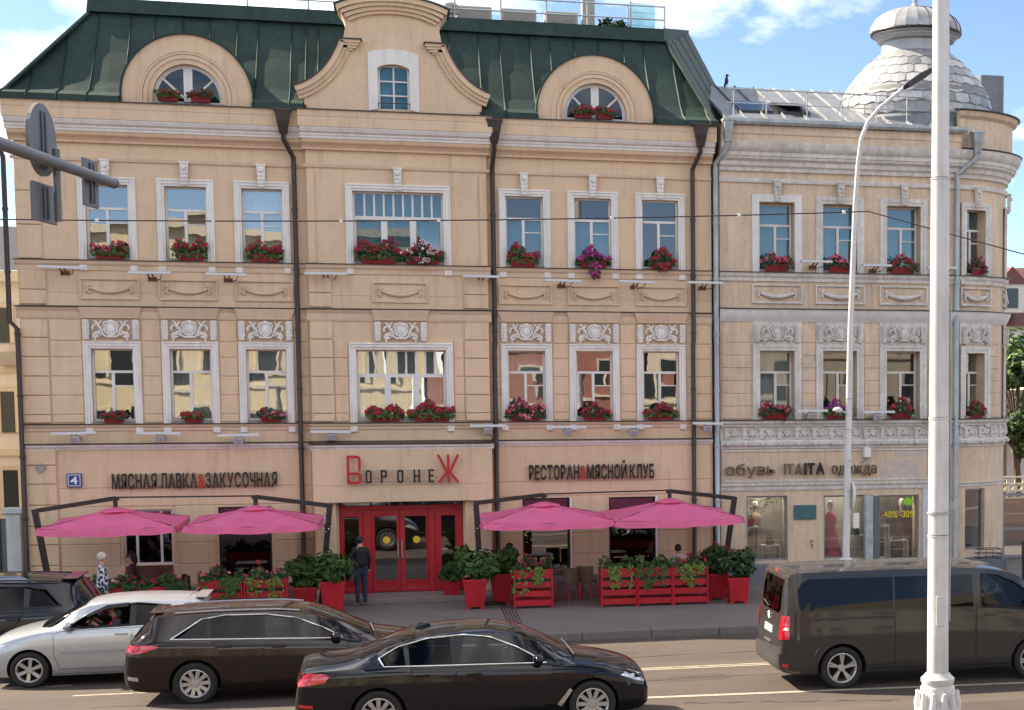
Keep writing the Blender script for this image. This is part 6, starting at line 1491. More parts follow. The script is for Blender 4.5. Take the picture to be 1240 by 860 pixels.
# ------------------------------------------------------------------ pink cantilever parasols
PINKC=mat('pink_canvas',(.93,.19,.385),.75,var=.09,scale=2.2,var2=.05,scale2=9,bump=.25,bscale=6); 
def translucent(m,amt=.25):
    nt=m.node_tree; b=nt.nodes['Principled BSDF']; out=[n for n in nt.nodes if n.type=='OUTPUT_MATERIAL'][0]
    t=nt.nodes.new('ShaderNodeBsdfTranslucent'); t.inputs[0].default_value=(*b.inputs['Base Color'].default_value[:3],1); mx=nt.nodes.new('ShaderNodeMixShader'); mx.inputs[0].default_value=amt
    nt.links.new(b.outputs[0],mx.inputs[1]); nt.links.new(t.outputs[0],mx.inputs[2]); nt.links.new(mx.outputs[0],out.inputs[0])
translucent(PINKC)
def parasol(label,cx,cy,half,mast_top,mast_base,hub_z=2.72,edge=2.17,apex=2.47,tie=None,rz=0):
    r=root('parasol',label,'parasol',(mast_base[0],mast_base[1],0),0,'pink cantilever parasols')
    c=[(cx+half*sx,cy+half*sy,edge+random.uniform(-.03,.02)) for sx,sy in ((-1,-1),(1,-1),(1,1),(-1,1))]; ap=Vector((cx,cy,apex))
    for k in range(4):
        a,b=Vector(c[k]),Vector(c[(k+1)%4]); n=10; vs=[];fs=[]
        for i in range(n+1):
            t=i/n
            for j in range(n+1):
                q=j/n; e=a.lerp(b,q); p=ap.lerp(e,t); p.z-=.06*sin(pi*t)*(.35+.65*sin(pi*q))*t+.05*t*sin(pi*q); p.z+=(.010*sin(q*17+k)+.008*sin(q*41+t*7+k*2)+.006*sin(t*26+q*5))*t; vs.append(p)
        for i in range(n):
            for j in range(n): fs.append((i*(n+1)+j,i*(n+1)+j+1,(i+1)*(n+1)+j+1,(i+1)*(n+1)+j))
        mb=MB(); mb.add(vs,fs); mb.build('canopy_panel',PINKC,r,smooth=60)
        vs=[];fs=[]; m=18
        for j in range(m+1):
            q=j/m; e=a.lerp(b,q); e.z-=.05*sin(pi*q); out=(e-ap); out.z=0; out=out.normalized()
            vs += [e,e+out*(.015+.02*sin(q*23+k*2))+Vector((0,0,-.14-.025*abs(sin(q*9.4))))]
        for j in range(m): fs.append((2*j,2*j+2,2*j+3,2*j+1))
        mb=MB(); mb.add(vs,fs); mb.build('valance',PINKC,r,smooth=60)
    # vent cap
    vs=[ap+Vector((0,0,.06))]; 
    for k in range(8): a=2*pi*k/8+pi/8; vs.append(ap+Vector((.42*cos(a),.42*sin(a),-.035-.02*(k%2))))
    mb=MB(); mb.add(vs,[(0,1+k,1+(k+1)%8) for k in range(8)]); mb.build('vent_cap',PINKC,r,smooth=60)
    for k in range(4):
        mb=MB(); mb.tube([ap-Vector((0,0,.03)),Vector(c[k])-Vector((0,0,.03))],.014,5); mb.build('rib',DARKM,r)
    def beam(p,q,w,h):
        p,q=Vector(p),Vector(q); d=(q-p).normalized(); s=d.cross(Vector((0,1,0))).normalized()*h/2 if abs(d.y)<.9 else Vector((1,0,0))*w/2; t=Vector((0,1,0))*w/2
        mb=MB(); vs=[p-s-t,p+s-t,p+s+t,p-s+t,q-s-t,q+s-t,q+s+t,q-s+t]; mb.add(vs,[(0,1,2,3),(4,7,6,5),(0,4,5,1),(1,5,6,2),(2,6,7,3),(3,7,4,0)]); return mb
    beam((*mast_base,0),(*mast_top,2.50),.11,.13).build('mast',DARKM,r,bevel=.01)
    beam((*mast_top,2.46),(cx,cy,hub_z),.07,.10).build('arm',DARKM,r,bevel=.008)
    mb=MB(); mb.tube([(cx,cy,hub_z+.02),(cx,cy,apex+.04)],.05,8); mb.lathe([(.09,0),(.09,.07),(.03,.09)],10,(cx,cy,hub_z-.05)); mb.build('hub',DARKM,r,smooth=40)
    mb=MB(); mb.tube([(mast_top[0]*.7+mast_base[0]*.3,mast_top[1],1.85),(mast_top[0]+(cx-mast_top[0])*.09,mast_top[1],2.02)],.016,5); mb.build('strut',DARKM,r)
    mb=MB(); mb.box(mast_base[0]-.35,mast_base[0]+.35,mast_base[1]-.35,mast_base[1]+.35,.0,.09); mb.build('base',DARKM,r,bevel=.02)
    if tie: mb=MB(); mb.tube([(cx,cy,hub_z+.02),(tie[0],tie[1],tie[2]+.02)],.018,6); mb.build('tie_rod',DARKM,r)
    return r
random.seed(11)
parasol('leftmost pink parasol on a leaning dark mast',-6.28,-2.05,1.42,(-7.98,-2.05),(-7.62,-2.05),tie=(-3.22,-2.05,2.70))
parasol('pink parasol between the leftmost one and the entrance',-3.24,-2.05,1.44,(-1.58,-2.05),(-1.84,-2.05),2.70,2.16,2.46)
parasol('pink parasol right of the entrance, third from the left',3.42,-2.05,1.53,(1.80,-2.05),(1.90,-2.05),2.63,2.09,2.42,tie=(6.50,-2.05,2.67))
parasol('rightmost pink parasol reaching in front of the corner building',6.52,-2.05,1.56,(8.17,-2.05),(7.80,-2.05),2.67,2.10,2.45)
# string lights round two masts
for x0,x1,l in ((1.90,1.81,'fairy lights wound round the parasol mast right of the entrance'),(-1.84,-1.60,'fairy lights wound round the parasol mast left of the entrance')):
    r=root('fairy_lights',l,'fairy lights',(x0,-2.05,0)); mb=MB(); pts=[]
    for i in range(90): t=i/89; a=t*22; pts.append((x0+(x1-x0)*t*.92+.095*cos(a),-2.05+.095*sin(a),.3+t*2.0))
    mb.tube(pts,.007,4,cap=False); mb.build('cable',DARKM,r); mb=MB()
    for p in pts[::3]: mb.ball(p,.018,5,4)
    mb.build('bulbs',SHOPW,r,kind='stuff')

# ------------------------------------------------------------------ planters
SOIL=mat('soil',(.03,.02,.014),.95)
def pot(label,x,y,w0,w1,h,bush=(.42,.5),mt=LEAF,flowers=None,feet=True,rz=0,den=1.0):
    r=root('potted_shrub',label,'potted plant',(x,y,0),rz,'red pots with shrubs'); a,b=w0/2,w1/2; f=.06 if feet else 0
    mb=MB(); mb.add([(-a,-a,f),(a,-a,f),(a,a,f),(-a,a,f),(-b,-b,h),(b,-b,h),(b,b,h),(-b,b,h)],[(0,3,2,1),(0,1,5,4),(1,2,6,5),(2,3,7,6),(3,0,4,7)]); mb.add([(-b*.96,-b*.96,h-.03),(b*.96,-b*.96,h-.03),(b*.96,b*.96,h-.03),(-b*.96,b*.96,h-.03)],[(0,1,2,3)],1); mb.build('pot',[RED,SOIL],r,world=False)
    mb=MB(); mb.usweep(-b-.012,b+.012,-b-.012,b+.012,[(0,0),(0,.05),(.035,.05),(.035,0)],closed=True); 
    me=MB(); me.add([(p[0],p[2],h-.01+(-p[1])) for p in mb.v],mb.f); me.build('rim',RED,r,world=False)
    if feet:
        for sx in (-1,1):
            for sy in (-1,1): mb=MB(); mb.box(sx*a*.8-.04,sx*a*.8+.04,sy*a*.8-.04,sy*a*.8+.04,0,f+.01); mb.build('foot',RED,r,world=False)
    br,bh=bush; cz=h+bh*.5
    lobes=[(Vector((random.uniform(-.5,.5)*br,random.uniform(-.4,.4)*br,cz+random.uniform(-.35,.4)*bh)),random.uniform(.45,.7)) for _ in range(9)]
    def pt():
        c,s=random.choice(lobes); d=rnd_dir(); rr=random.random()**.4; p=c+Vector((d.x*br*s,d.y*br*s,d.z*bh*.55*s))*rr; p.z=max(p.z,h-.06); return p,d+Vector((0,0,.4))
    ls=random.uniform(.085,.135); foliage('foliage',r,int(560*den*(.11/ls)**1.5),pt,ls,mt,asp=random.uniform(1.9,2.8)); foliage('foliage',r,int(220*den),pt,.10,LEAFD if mt is LEAF else LEAF,asp=2.0)
    mb=MB()
    for k in range(6):
        c=lobes[k][0]; mb.tube([(c.x*.15,c.y*.15,h-.05),(c.x*.5,c.y*.5,h+.12),tuple(c)],[.016,.012,.006],5)
    mb.build('stems',mat('bark',(.09,.06,.04),.9),r,world=False,kind='stuff')
    if flowers:
        bl=[]
        for _ in range(16): p,n=pt(); p.z+=.08; bl.append((p,Vector((random.uniform(-.5,.5),-1,.6)),random.random()*6,1.1))
        blossoms('blossoms',r,bl,flowers,.05)
    return r
random.seed(17)
pot('red pot with shrub at the back left of the entrance',-2.17,-2.35,.40,.52,.56,(.46,.66))
pot('large red footed pot with shrub left of the entrance, in front',-1.53,-2.75,.42,.56,.72,(.54,.74))
pot('red footed pot with shrub right of the entrance, in front',1.70,-2.85,.40,.54,.68,(.54,.78))
pot('tapered red pot with shrub raised on a grey block beside the drain',2.36,-2.1,.36,.52,.70,(.44,.66),feet=True)
pot('red pot with rose shrub at the right end of the slatted planters',7.55,-2.65,.40,.50,.62,(.46,.66),LEAFD,(FCRI,FRED))
pot('rightmost red footed pot with shrub in front of the corner building',7.94,-3.45,.42,.52,.60,(.48,.66),LEAFD,(FCRI,))
pot('small red pot with shrub right beside the entrance doors',1.22,-1.05,.34,.42,.46,(.30,.40),LEAFD)
def slat_planter(label,x,y,w,h=.88,d=.42,trail=(LEAFY,),tden=1.0,flowers=None,boards=4):
    r=root('slatted_planter',label,'planter',(x,y,0),0,'red slatted planters'); w2=w/2
    for sx in (-1,1):
        for yy in (-d/2,d/2): mb=MB(); mb.box(sx*w2-.04 if sx>0 else -w2,sx*w2 if sx>0 else -w2+.04,yy-.035,yy+.035,0,h); mb.build('post',RED,r,world=False,bevel=.005)
    bh=(h-.06)/boards
    for i in range(boards):
        z0=.06+i*bh; z1=z0+bh*.66 if i<boards-1 else h
        for yy in (-d/2-.005,d/2-.02): mb=MB(); mb.box(-w2+.042,w2-.042,yy,yy+.025,z0,z1-.002); mb.build('slat',RED,r,world=False,bevel=.004)
    for sx in (-1,1):
        for i in range(boards):
            z0=.06+i*bh; z1=z0+bh*.66 if i<boards-1 else h
            mb=MB(); xa=sx*(w2-.012)-.012; mb.box(xa,xa+.024,-d/2+.04,d/2-.04,z0,z1-.002); mb.build('slat',RED,r,world=False,bevel=.004)
    mb=MB(); mb.box(-w2+.05,w2-.05,-d/2+.03,d/2-.05,h-.34,h-.06); mb.build('trough',DARKM,r,world=False)
    def top(): t=random.uniform(-1,1); return Vector((t*w2,random.uniform(-d*.55,d*.4),h+random.uniform(-.06,.30)*(.6+.4*sin(t*5+x)))),Vector((0,-.5,.8))
    foliage('foliage',r,int(260*w*tden),top,.08,LEAFD); foliage('foliage',r,int(110*w*tden),top,.075,LEAF)
    random.shuffle
    strands=[(random.uniform(-w2,w2),random.uniform(.2,.72)*h,random.uniform(.05,.12)) for _ in range(int(6*w*tden)+1)]
    def tr():
        sx,l,sp=random.choice(strands); k=random.random(); return Vector((sx+random.gauss(0,sp*(1-.5*k)),-d/2-.05-random.uniform(0,.05),h+.05-k*l)),Vector((0,-1,.25))
    foliage('trailing_foliage',r,int(190*w*tden),tr,.065,random.choice(trail),asp=1.4)
    if flowers:
        bl=[]
        for _ in range(int((14 if x<0 else 30)*w)): p,n=top(); p.z+=.1; p.y-=.05; bl.append((p,Vector((random.uniform(-.5,.5),-1,.6)),random.random()*6,1))
        blossoms('blossoms',r,bl,flowers,.045)
    return r
slat_planter('single red slatted planter with trailing ivy beside the drain grooves',3.05,-3.0,.92,.93,trail=(LEAFY,LEAF),flowers=(FCRI,))
slat_planter('red slatted planter with sparse pale ivy, left of the row of three',5.05,-3.25,.86,.93,trail=(LEAFY,),tden=.8)
slat_planter('red slatted planter with bright green trailing plant, middle of the row of three',5.92,-3.28,.86,.93,trail=(LEAF,),tden=1.1)
slat_planter('red slatted planter with yellow green ivy, right of the row of three',6.78,-3.31,.86,.93,trail=(LEAFY,),tden=.9,flowers=(FCRI,FRED))
slat_planter('red slatted planter with bright trailing plant behind the estate car',-3.95,-3.1,.95,.90,trail=(LEAF,),tden=1.2,flowers=(FCRI,FPNK,FRED))
slat_planter('red slatted planter left of the entrance pots with red flowers',-2.98,-3.1,.95,.90,trail=(LEAFY,),tden=.8,flowers=(FCRI,FRED,FPNK))
slat_planter('red planter full of dark crimson flowers behind the woman',-6.15,-2.95,1.0,.78,trail=(LEAFD,),tden=1.3,flowers=(FCRI,FRED,FCRI))
slat_planter('red planter with crimson flowers under the serving window',-5.15,-2.95,.95,.78,trail=(LEAFD,),tden=1.2,flowers=(FCRI,FRED))
slat_planter('red planter with white and red flowers at the left corner of the terrace',-7.25,-2.95,1.0,.78,trail=(LEAFD,),tden=.8,flowers=(FWH,FRED,FCRI))

# ------------------------------------------------------------------ terrace tables and chairs
WOODT=mat('brown_table_top',(.10,.045,.025),.45,var=.2,scale=5); WICK=mat('woven_chair',(.13,.085,.055),.8,var=.2,scale=12)
def table(label,x,y):
    r=root('cafe_table',label,'table',(x,y,0),0,'terrace tables')
    mb=MB(); mb.box(-.38,.38,-.38,.38,.72,.76); mb.build('table_top',WOODT,r,world=False,bevel=.008); mb=MB(); mb.tube([(0,0,.04),(0,0,.72)],.035,8); mb.build('leg',DARKM,r,world=False); mb=MB(); mb.box(-.24,.24,-.24,.24,0,.03); mb.build('base',DARKM,r,world=False)
def chair(label,x,y,rz,mt,fr,grp='terrace chairs'):
    r=root('cafe_chair',label,'chair',(x,y,0),rz,grp)
    mb=MB(); mb.box(-.21,.21,-.21,.21,.44,.475); mb.build('seat',mt,r,world=False,bevel=.012)
    mb=MB(); n=8; vs=[];fs=[]
    for i in range(n+1):
        a=R(200+140*i/n); 
        for z in (.47,.66,.86): vs.append((.23*cos(a)*(1+.08*(z-.47)),.23*sin(a)*(1+.15*(z-.47)),z-.03*abs(i-n/2)/n*(z>.8)))
    for i in range(n):
        for k in range(2): fs.append((i*3+k,(i+1)*3+k,(i+1)*3+k+1,i*3+k+1))
    mb.add(vs,fs); mb.build('backrest',mt,r,world=False,smooth=60)
    for sx in (-1,1):
        for sy in (-1,1): mb=MB(); mb.tube([(sx*.17,sy*.17,.45),(sx*.21,sy*.21,0)],[.018,.014],6); mb.build('leg',fr,r,world=False)
random.seed(4)
table('square brown table behind the row of three slatted planters',5.6,-1.9); table('square brown table under the third parasol',3.6,-1.7); table('square brown table below the right end parasol',6.9,-1.5)
table('square brown table under the left parasol',-6.6,-1.6); table('square brown table in front of the dark ground floor window',-3.7,-1.6); table('square brown table below the serving window',-5.3,-1.6)
chair('woven bistro chair seen in the gap right of the single slatted planter',3.98,-2.2,.7,WICK,RED); chair('red legged bistro chair in the gap between planters',4.45,-1.9,-.5,WICK,RED)
chair('dark bistro chair under the third parasol by the wall window',3.0,-1.5,1.2,DARKM,DARKM); chair('dark bistro chair behind the ivy of the row of three',5.0,-1.6,1.5,DARKM,DARKM)
chair('dark bistro chair right of the table behind the row of three',6.25,-1.75,-1.5,DARKM,DARKM); chair('dark bistro chair at the right end of the terrace',7.4,-1.5,-1.4,DARKM,DARKM)
chair('woven bistro chair near the wall left of the brown downpipe',-3.05,-1.4,-1.4,WICK,DARKM); chair('woven bistro chair left of the table by the dark window',-4.35,-1.5,1.5,WICK,DARKM)
chair('dark bistro chair by the serving window',-4.75,-1.4,-1.3,DARKM,DARKM); chair('dark bistro chair under the leftmost parasol',-7.2,-1.5,1.4,DARKM,DARKM)

# ------------------------------------------------------------------ street lamps, sign gantry, wires
WPOST=mat('white_lamp_paint',(.62,.61,.59),.45,var=.08,scale=3,streak=.10,stain=((.30,.24,.19),.45),dirt=(.22,.15,.10),dirt_pos=(.70,.73),dirt_scale=5)
lp1=root('white_lamp_post','thick white lamp post in the near right with ornamental base','lamp post',(6.88,-22,.06))
X1,Y1=6.88,-22
mb=MB(); mb.lathe([(.40,.06),(.40,.30),(.36,.34),(.34,.40),(.30,.46),(.27,.80),(.25,.92)],24,(X1,Y1,0)); mb.build('pedestal',WPOST,lp1,smooth=30)
mb=MB(); mb.lathe([(.25,.92),(.30,.96),(.31,1.02),(.27,1.06),(.235,1.14),(.245,1.24),(.225,1.33),(.20,1.35),(.225,1.40),(.225,1.44),(.18,1.48),(.15,1.52)],28,(X1,Y1,0)); mb.build('base_moulding',WPOST,lp1,smooth=30)
for k in range(12):
    a=2*pi*k/12; mb=MB(); 
    for t,rr in ((0,.036),(1,.026)): pass
    mb.tube([(X1+.27*cos(a),Y1+.27*sin(a),1.03),(X1+.275*cos(a),Y1+.275*sin(a),1.12),(X1+.265*cos(a),Y1+.265*sin(a),1.22),(X1+.285*cos(a),Y1+.285*sin(a),1.27)],[.05,.05,.035,.02],6); mb.build('leaf_ornament',WPOST,lp1,smooth=60)
segs=[(1.5,3.35,.142,.139),(3.36,4.9,.138,.133),(4.91,8.0,.128,.12),(8.01,13.0,.115,.10)]
for z0,z1,r0,r1 in segs: mb=MB(); mb.lathe([(r0,z0),(r1,z1-.03),(r1+.006,z1-.02),(r1+.006,z1),(.05,z1)],28,(X1,Y1,0)); mb.build('shaft',WPOST,lp1,smooth=30)
mb=MB(); mb.box(X1+.11,X1+.20,Y1-.06,Y1+.05,3.68,3.78); mb.tube([(X1+.16,Y1,3.66),(X1+.19,Y1,3.58),(X1+.165,Y1,3.5)],.018,5); mb.build('cable_clamp',ZINC,lp1)
mb=MB(); mb.tube([(X1+.15,Y1-.03,2.2),(X1+.15,Y1-.03,3.9),(X1+.14,Y1-.03,6.5)],.014,6); mb.build('conduit',ZINC,lp1)
mb=MB(); mb.box(X1-.07,X1+.05,Y1-.146,Y1-.13,2.15,2.55); mb.build('access_hatch',WPOST,lp1,bevel=.006)
mb=MB(); mb.lathe([(.149,3.63),(.152,3.63),(.152,3.66),(.149,3.66)],24,(X1,Y1,0)); mb.build('clamp_band',ZINC,lp1)
mb=MB(); mb.tube([(X1,Y1,13),(X1+.3,Y1,13.4),(X1+1.4,Y1+.4,13.7)],.05,8); mb.build('bracket_arm',WPOST,lp1); mb=MB(); mb.box(X1+1.3,X1+2.0,Y1+.3,Y1+.55,13.62,13.75); mb.build('lamp_head',DARKM,lp1,bevel=.03)

lp2=root('curved_lamp_post','slender white lamp post with curved top and dark lamp head by the kerb','lamp post',(9.82,-6.6,0))
Y2=-6.6
mb=MB(); mb.lathe([(.22,0),(.22,.35),(.18,.42),(.16,.95),(.20,1.0),(.21,1.10),(.17,1.16),(.19,1.24),(.18,1.32),(.12,1.38)],20,(9.83,Y2,0)); mb.build('base',WPOST,lp2,smooth=30)
pts=[(9.83,1.3),(9.87,3.5),(9.93,6.5),(10.04,9.3),(10.10,10.2),(10.18,10.8),(10.34,11.2),(10.62,11.52),(11.05,11.87),(11.2,12.0)]
mb=MB(); mb.tube([(x,Y2,z) for x,z in pts],[.085,.078,.066,.056,.05,.047,.045,.042,.038,.036],14); mb.build('shaft',WPOST,lp2,smooth=40)
mb=MB(); P0=Vector((11.16,Y2,11.95)); P1=Vector((11.85,Y2,12.40)); d=(P1-P0).normalized(); u=Vector((-d.z,0,d.x)); v=Vector((0,1,0))
ring=lambda t,w,h:[P0.lerp(P1,t)+v*w+u*h,P0.lerp(P1,t)-v*w+u*h,P0.lerp(P1,t)-v*w*1.1-u*h*.7,P0.lerp(P1,t)+v*w*1.1-u*h*.7]
vs=[];fs=[]
for t,w,h in ((0,.05,.04),(.12,.13,.07),(.6,.17,.09),(.95,.13,.06),(1,.06,.03)): vs+=ring(t,w,h)
for i in range(4):
    for k in range(4): fs.append((i*4+k,i*4+(k+1)%4,(i+1)*4+(k+1)%4,(i+1)*4+k))
fs += [(0,1,2,3),(16,17,18,19)]; mb.add(vs,fs); mb.build('lamp_head',DARKM,lp2)
for z in (2.2,2.9,3.6,4.3,5.0): mb=MB(); mb.lathe([(.078,-.012),(.084,-.012),(.084,.012),(.078,.012)],14,(9.84+.018*(z-1.3),Y2,z)); mb.build('band',ZINC,lp2)
cm=root('street_camera','small white camera on the slender lamp post','camera',(9.62,-6.7,4.7)); mb=MB(); mb.tube([(9.86,Y2-.05,4.66),(9.7,Y2-.1,4.72)],.02,6); mb.build('bracket',WPOST,cm); mb=MB(); mb.ball((9.60,Y2-.12,4.74),(.12,.10,.075),10,6); mb.build('housing',WPOST,cm,smooth=60); mb=MB(); mb.tube([(9.55,Y2-.14,4.72),(9.49,Y2-.16,4.69)],.035,8); mb.build('lens',DARKM,cm)
rs=root('round_road_sign','round road sign seen almost edge-on, right of the slender lamp post','road sign',(10.05,-6.6,2.7))
def disc(par,c,nrm,rad,mtb,mtf,name='plate',th=.015):
    c=Vector(c); nrm=Vector(nrm).normalized(); a=nrm.cross(Vector((0,0,1))).normalized(); b=Vector((0,0,1)); n=28; mb=MB(); vs=[]
    for s in (-th,th): vs += [c+nrm*s+(a*cos(2*pi*i/n)+b*sin(2*pi*i/n))*rad for i in range(n)]
    fs=[(i,(i+1)%n,n+(i+1)%n,n+i) for i in range(n)]; mb.add(vs,fs,0); mb.add(vs,[tuple(range(n))[::-1]],1); mb.add(vs,[tuple(range(n,2*n))],0); return mb.build(name,[mtb,mtf],par)
SGREY=mat('sign_back_grey',(.135,.14,.15),.5,metal=.2,var=.12,scale=3)
disc(rs,(9.97,-6.45,2.80),(-.998,-.07,0),.35,SHOPW,SHOPW); mb=MB(); mb.box(10.0,10.14,-6.62,-6.60,2.05,2.40); mb.build('sub_plate',SHOPW,rs); mb=MB(); mb.tube([(9.9,-6.6,2.8),(10.06,-6.6,2.8)],.02,6); mb.build('bracket',ZINC,rs)
ga=root('sign_gantry','grey tubular gantry arm reaching in at upper left','gantry',(-4.2,-36.2,0))
ad=Vector((.167,.986,0)); E=Vector((-2.46,-26.12,7.17)); B=E-ad*10.0
mb=MB(); mb.tube([tuple(E),tuple(E-ad*4),tuple(B)],[.045,.055,.07],14); mb.lathe([(0,-.02),(.05,-.02),(.05,0)],10,tuple(E),axis='Y'); mb.build('arm',SGREY,ga,smooth=40)
mb=MB(); mb.tube([(B.x,B.y,0),(B.x,B.y,7.6)],[.13,.10],14); mb.build('column',SGREY,ga,smooth=40)
def gantry_sign(label,c,w,h,roundp=False):
    r=root('road_sign',label,'road sign',tuple(c),0,'signs on the gantry'); c=Vector(c); nn=Vector((ad.y,-ad.x,0))
    if roundp: disc(r,c-nn*.09,-nn,w,SGREY,SGREY)
    else:
        mb=MB(); p=[c-nn*.09+ad*sx*w/2+Vector((0,0,sz*h/2)) for sx,sz in ((-1,-1),(1,-1),(1,1),(-1,1))]; mb.add([q-nn*.012 for q in p]+[q+nn*.012 for q in p],[(0,1,2,3),(7,6,5,4),(0,4,5,1),(1,5,6,2),(2,6,7,3),(3,7,4,0)]); mb.build('plate',SGREY,r,bevel=.004)
    for s in (-1,1):
        mb=MB(); q=c-nn*.065+ad*s*.035; mb.tube([q-Vector((0,0,h*.42)),q+Vector((0,0,h*.42))],.012,6); mb.build('stiffener',SGREY,r)
    return r
gantry_sign('back of a round road sign on the gantry arm at upper left',(-2.73,-27.40,7.37),.30,.55,True)
gantry_sign('back of a square plate under the round sign on the gantry',(-2.73,-27.40,6.85),.52,.32)
gantry_sign('back of an upright plate near the tip of the gantry arm',(-2.52,-26.45,7.13),.36,.42)
mb=MB(); mb.tube([(-2.71,-27.38,7.3),(-2.71,-27.38,6.7)],.03,8); mb.build('drop_tube',SGREY,ga)
wr_=root('overhead_wire','thin overhead wire crossing the street above the second floor sills','wire',(-20,-8,8.2))
def catenary(a,b,s,n=16): return [(a[0]+(b[0]-a[0])*i/n,a[1]+(b[1]-a[1])*i/n,a[2]+(b[2]-a[2])*i/n-s*4*(i/n)*(1-i/n)) for i in range(n+1)]
mb=MB(); mb.tube(catenary((-30,-8,8.9),(9.95,-8,9.05),.55,30)+catenary((9.95,-8,9.05),(24,-8,5.9),.05,8)[1:],.014,5); mb.build('cable',DARKM,wr_)
for x in (-5.5,-3.4,-1.0,.9,4.4,7.1,9.4):
    t=(x+30)/39.95; z=8.9+.15*t-.55*4*t*(1-t); mb=MB(); mb.box(x-.03,x+.03,-8.03,-7.97,z-.03,z+.04); mb.build('spacer',SHOPW,wr_)

# ------------------------------------------------------------------ rooftop of the restaurant
rr=root('roof_terrace_rail','white metal railing on top of the green roof','railing',(3,3,14.85))
for i,x in enumerate([-3.5,-2.0,1.7,2.9,4.1,5.2,6.3,7.30]): mb=MB(); mb.tube([(x,3.0,14.82),(x,3.0,15.62)],.025,6); mb.build('post',ZINC,rr)
for z in (15.60,15.25): mb=MB(); mb.tube([(-5,3.0,z-.02),(7.32,3.0,z)],.022,6); mb.build('rail',ZINC,rr)
ACW=mat('ac_white',(.34,.31,.27),.5,var=.1,scale=3)
for k,(x,w,h,l) in enumerate(((2.25,.95,.62,'left of three pale cooling units behind the roof railing'),(3.45,.95,.60,'middle pale cooling unit behind the roof railing'),(4.6,.9,.58,'right of three pale cooling units behind the roof railing'))):
    r=root('cooling_unit',l,'cooling unit',(x,4.2,15.0),0,'rooftop cooling units'); mb=MB(); mb.box(x-w/2,x+w/2,4.0,4.6,15.10,15.28+h*.45); mb.build('case',ACW,r,bevel=.02)
    mb=MB(); [mb.box(x-w/2+.06,x+w/2-.06,3.985,3.998,15.15+q*.055,15.175+q*.055) for q in range(6)]; mb.build('louvre_grille',SILLM,r); mb=MB(); mb.box(x-w/2,x+w/2,4.05,4.5,14.85,15.02); mb.build('frame',ZINC,r)
for x,l in ((1.6,'round vent cowl beside the gable on the green roof'),): r=root('vent_cowl',l,'vent',(x,3.2,14.85)); mb=MB(); mb.lathe([(.10,14.82),(.10,15.1),(.19,15.14),(.19,15.38),(.12,15.44),(0,15.45)],14,(x,3.2,0)); mb.build('cowl',ACW,r,smooth=40)
ch=root('chimney','pale square chimney stack behind the roof railing','chimney',(5.35,4.2,14.9)); mb=MB(); mb.box(5.18,5.52,4.0,4.4,14.8,16.4); mb.build('stack',ACW,ch,bevel=.015); mb=MB(); mb.box(5.12,5.58,3.94,4.46,16.4,16.5); mb.build('cap',ACW,ch,bevel=.01)
gp=root('glass_screen','pale glass screen at the right end of the roof railing','screen',(6.6,3.4,14.9)); mb=MB(); mb.box(6.45,7.1,3.4,3.42,14.86,15.75); mb.build('pane',glass_mat('green_screen_glass',(.62,.80,.76),.12),gp); mb=MB(); mb.box(6.41,6.45,3.38,3.44,14.84,15.8); mb.build('post',ZINC,gp)
def bush(label,x,y,z,r_,h,n,mt=LEAFD,cat='shrub',name='roof_plant',leaf=.12):
    r=root(name,label,cat,(x,y,z)); lob=[(Vector((random.uniform(-.6,.6)*r_,random.uniform(-.5,.5)*r_,h*random.uniform(.25,.8))),random.uniform(.35,.6)) for _ in range(9)]
    def pt(): c,s=random.choice(lob); d=rnd_dir(); return c+Vector((d.x*r_*s,d.y*r_*s,d.z*h*.5*s))*random.random()**.4,d
    foliage('foliage',r,n,pt,leaf,mt,asp=1.8); mb=MB(); mb.tube([(0,0,0),(0,0,h*.6)],.03,6); mb.build('stem',mat('bark',(.09,.06,.04),.9),r,world=False)
bush('dark little shrub on the roof terrace beside the chimney',5.95,3.3,14.83,.42,.45,170)
br=root('crow','small dark crow perched on the silver roof ridge','bird',(9.22,4,13.75))
mb=MB(); mb.ball((0,0,.14),(.055,.05,.11),8,6); mb.ball((.01,-.01,.275),(.042,.042,.05),8,6); mb.tube([(.04,-.01,.285),(.10,-.02,.275)],[.014,.003],5); mb.tube([(-.02,.0,.08),(-.07,.01,-.03)],[.04,.02],6); mb.tube([(.012,-.02,.05),(.015,-.02,-.02)],.007,4); mb.tube([(-.012,.02,.05),(-.012,.02,-.02)],.007,4); mb.build('body',BLK,br,world=False,smooth=60)

# ------------------------------------------------------------------ shop displays in the corner building
def display_stand(label,x,y,w,h,legs=True):
    r=root('display_stand',label,'display stand',(x,y,.52),0,'white display cubes'); t=.035
    mb=MB(); 
    for (a,b,c,d) in ((-w/2,w/2,0,t),(-w/2,w/2,h-t,h),(-w/2,-w/2+t,t,h-t),(w/2-t,w/2,t,h-t)): mb.box(a,b,-.18,.18,c,d)
    mb.build('frame',SHOPW,r,world=False); mb=MB(); mb.box(-w/2+t,w/2-t,-.01,.01,h*.5,h*.5+.02); mb.build('shelf',SHOPW,r,world=False)
def bag(label,x,y,z,mt,s=1.0):
    r=root('handbag',label,'handbag',(x,y,z),0,'bags in the shop windows'); mb=MB(); mb.add([(-.13*s,-.06,0),(.13*s,-.06,0),(.13*s,.06,0),(-.13*s,.06,0),(-.09*s,-.03,.2*s),(.09*s,-.03,.2*s),(.09*s,.03,.2*s),(-.09*s,.03,.2*s)],[(0,3,2,1),(4,5,6,7),(0,1,5,4),(1,2,6,5),(2,3,7,6),(3,0,4,7)]); mb.build('bag',mt,r,world=False,bevel=.012)
    mb=MB(); mb.tube([(-.06*s,0,.19*s),(-.05*s,0,.28*s),(.05*s,0,.28*s),(.06*s,0,.19*s)],.01,5); mb.build('strap',DARKM,r,world=False)
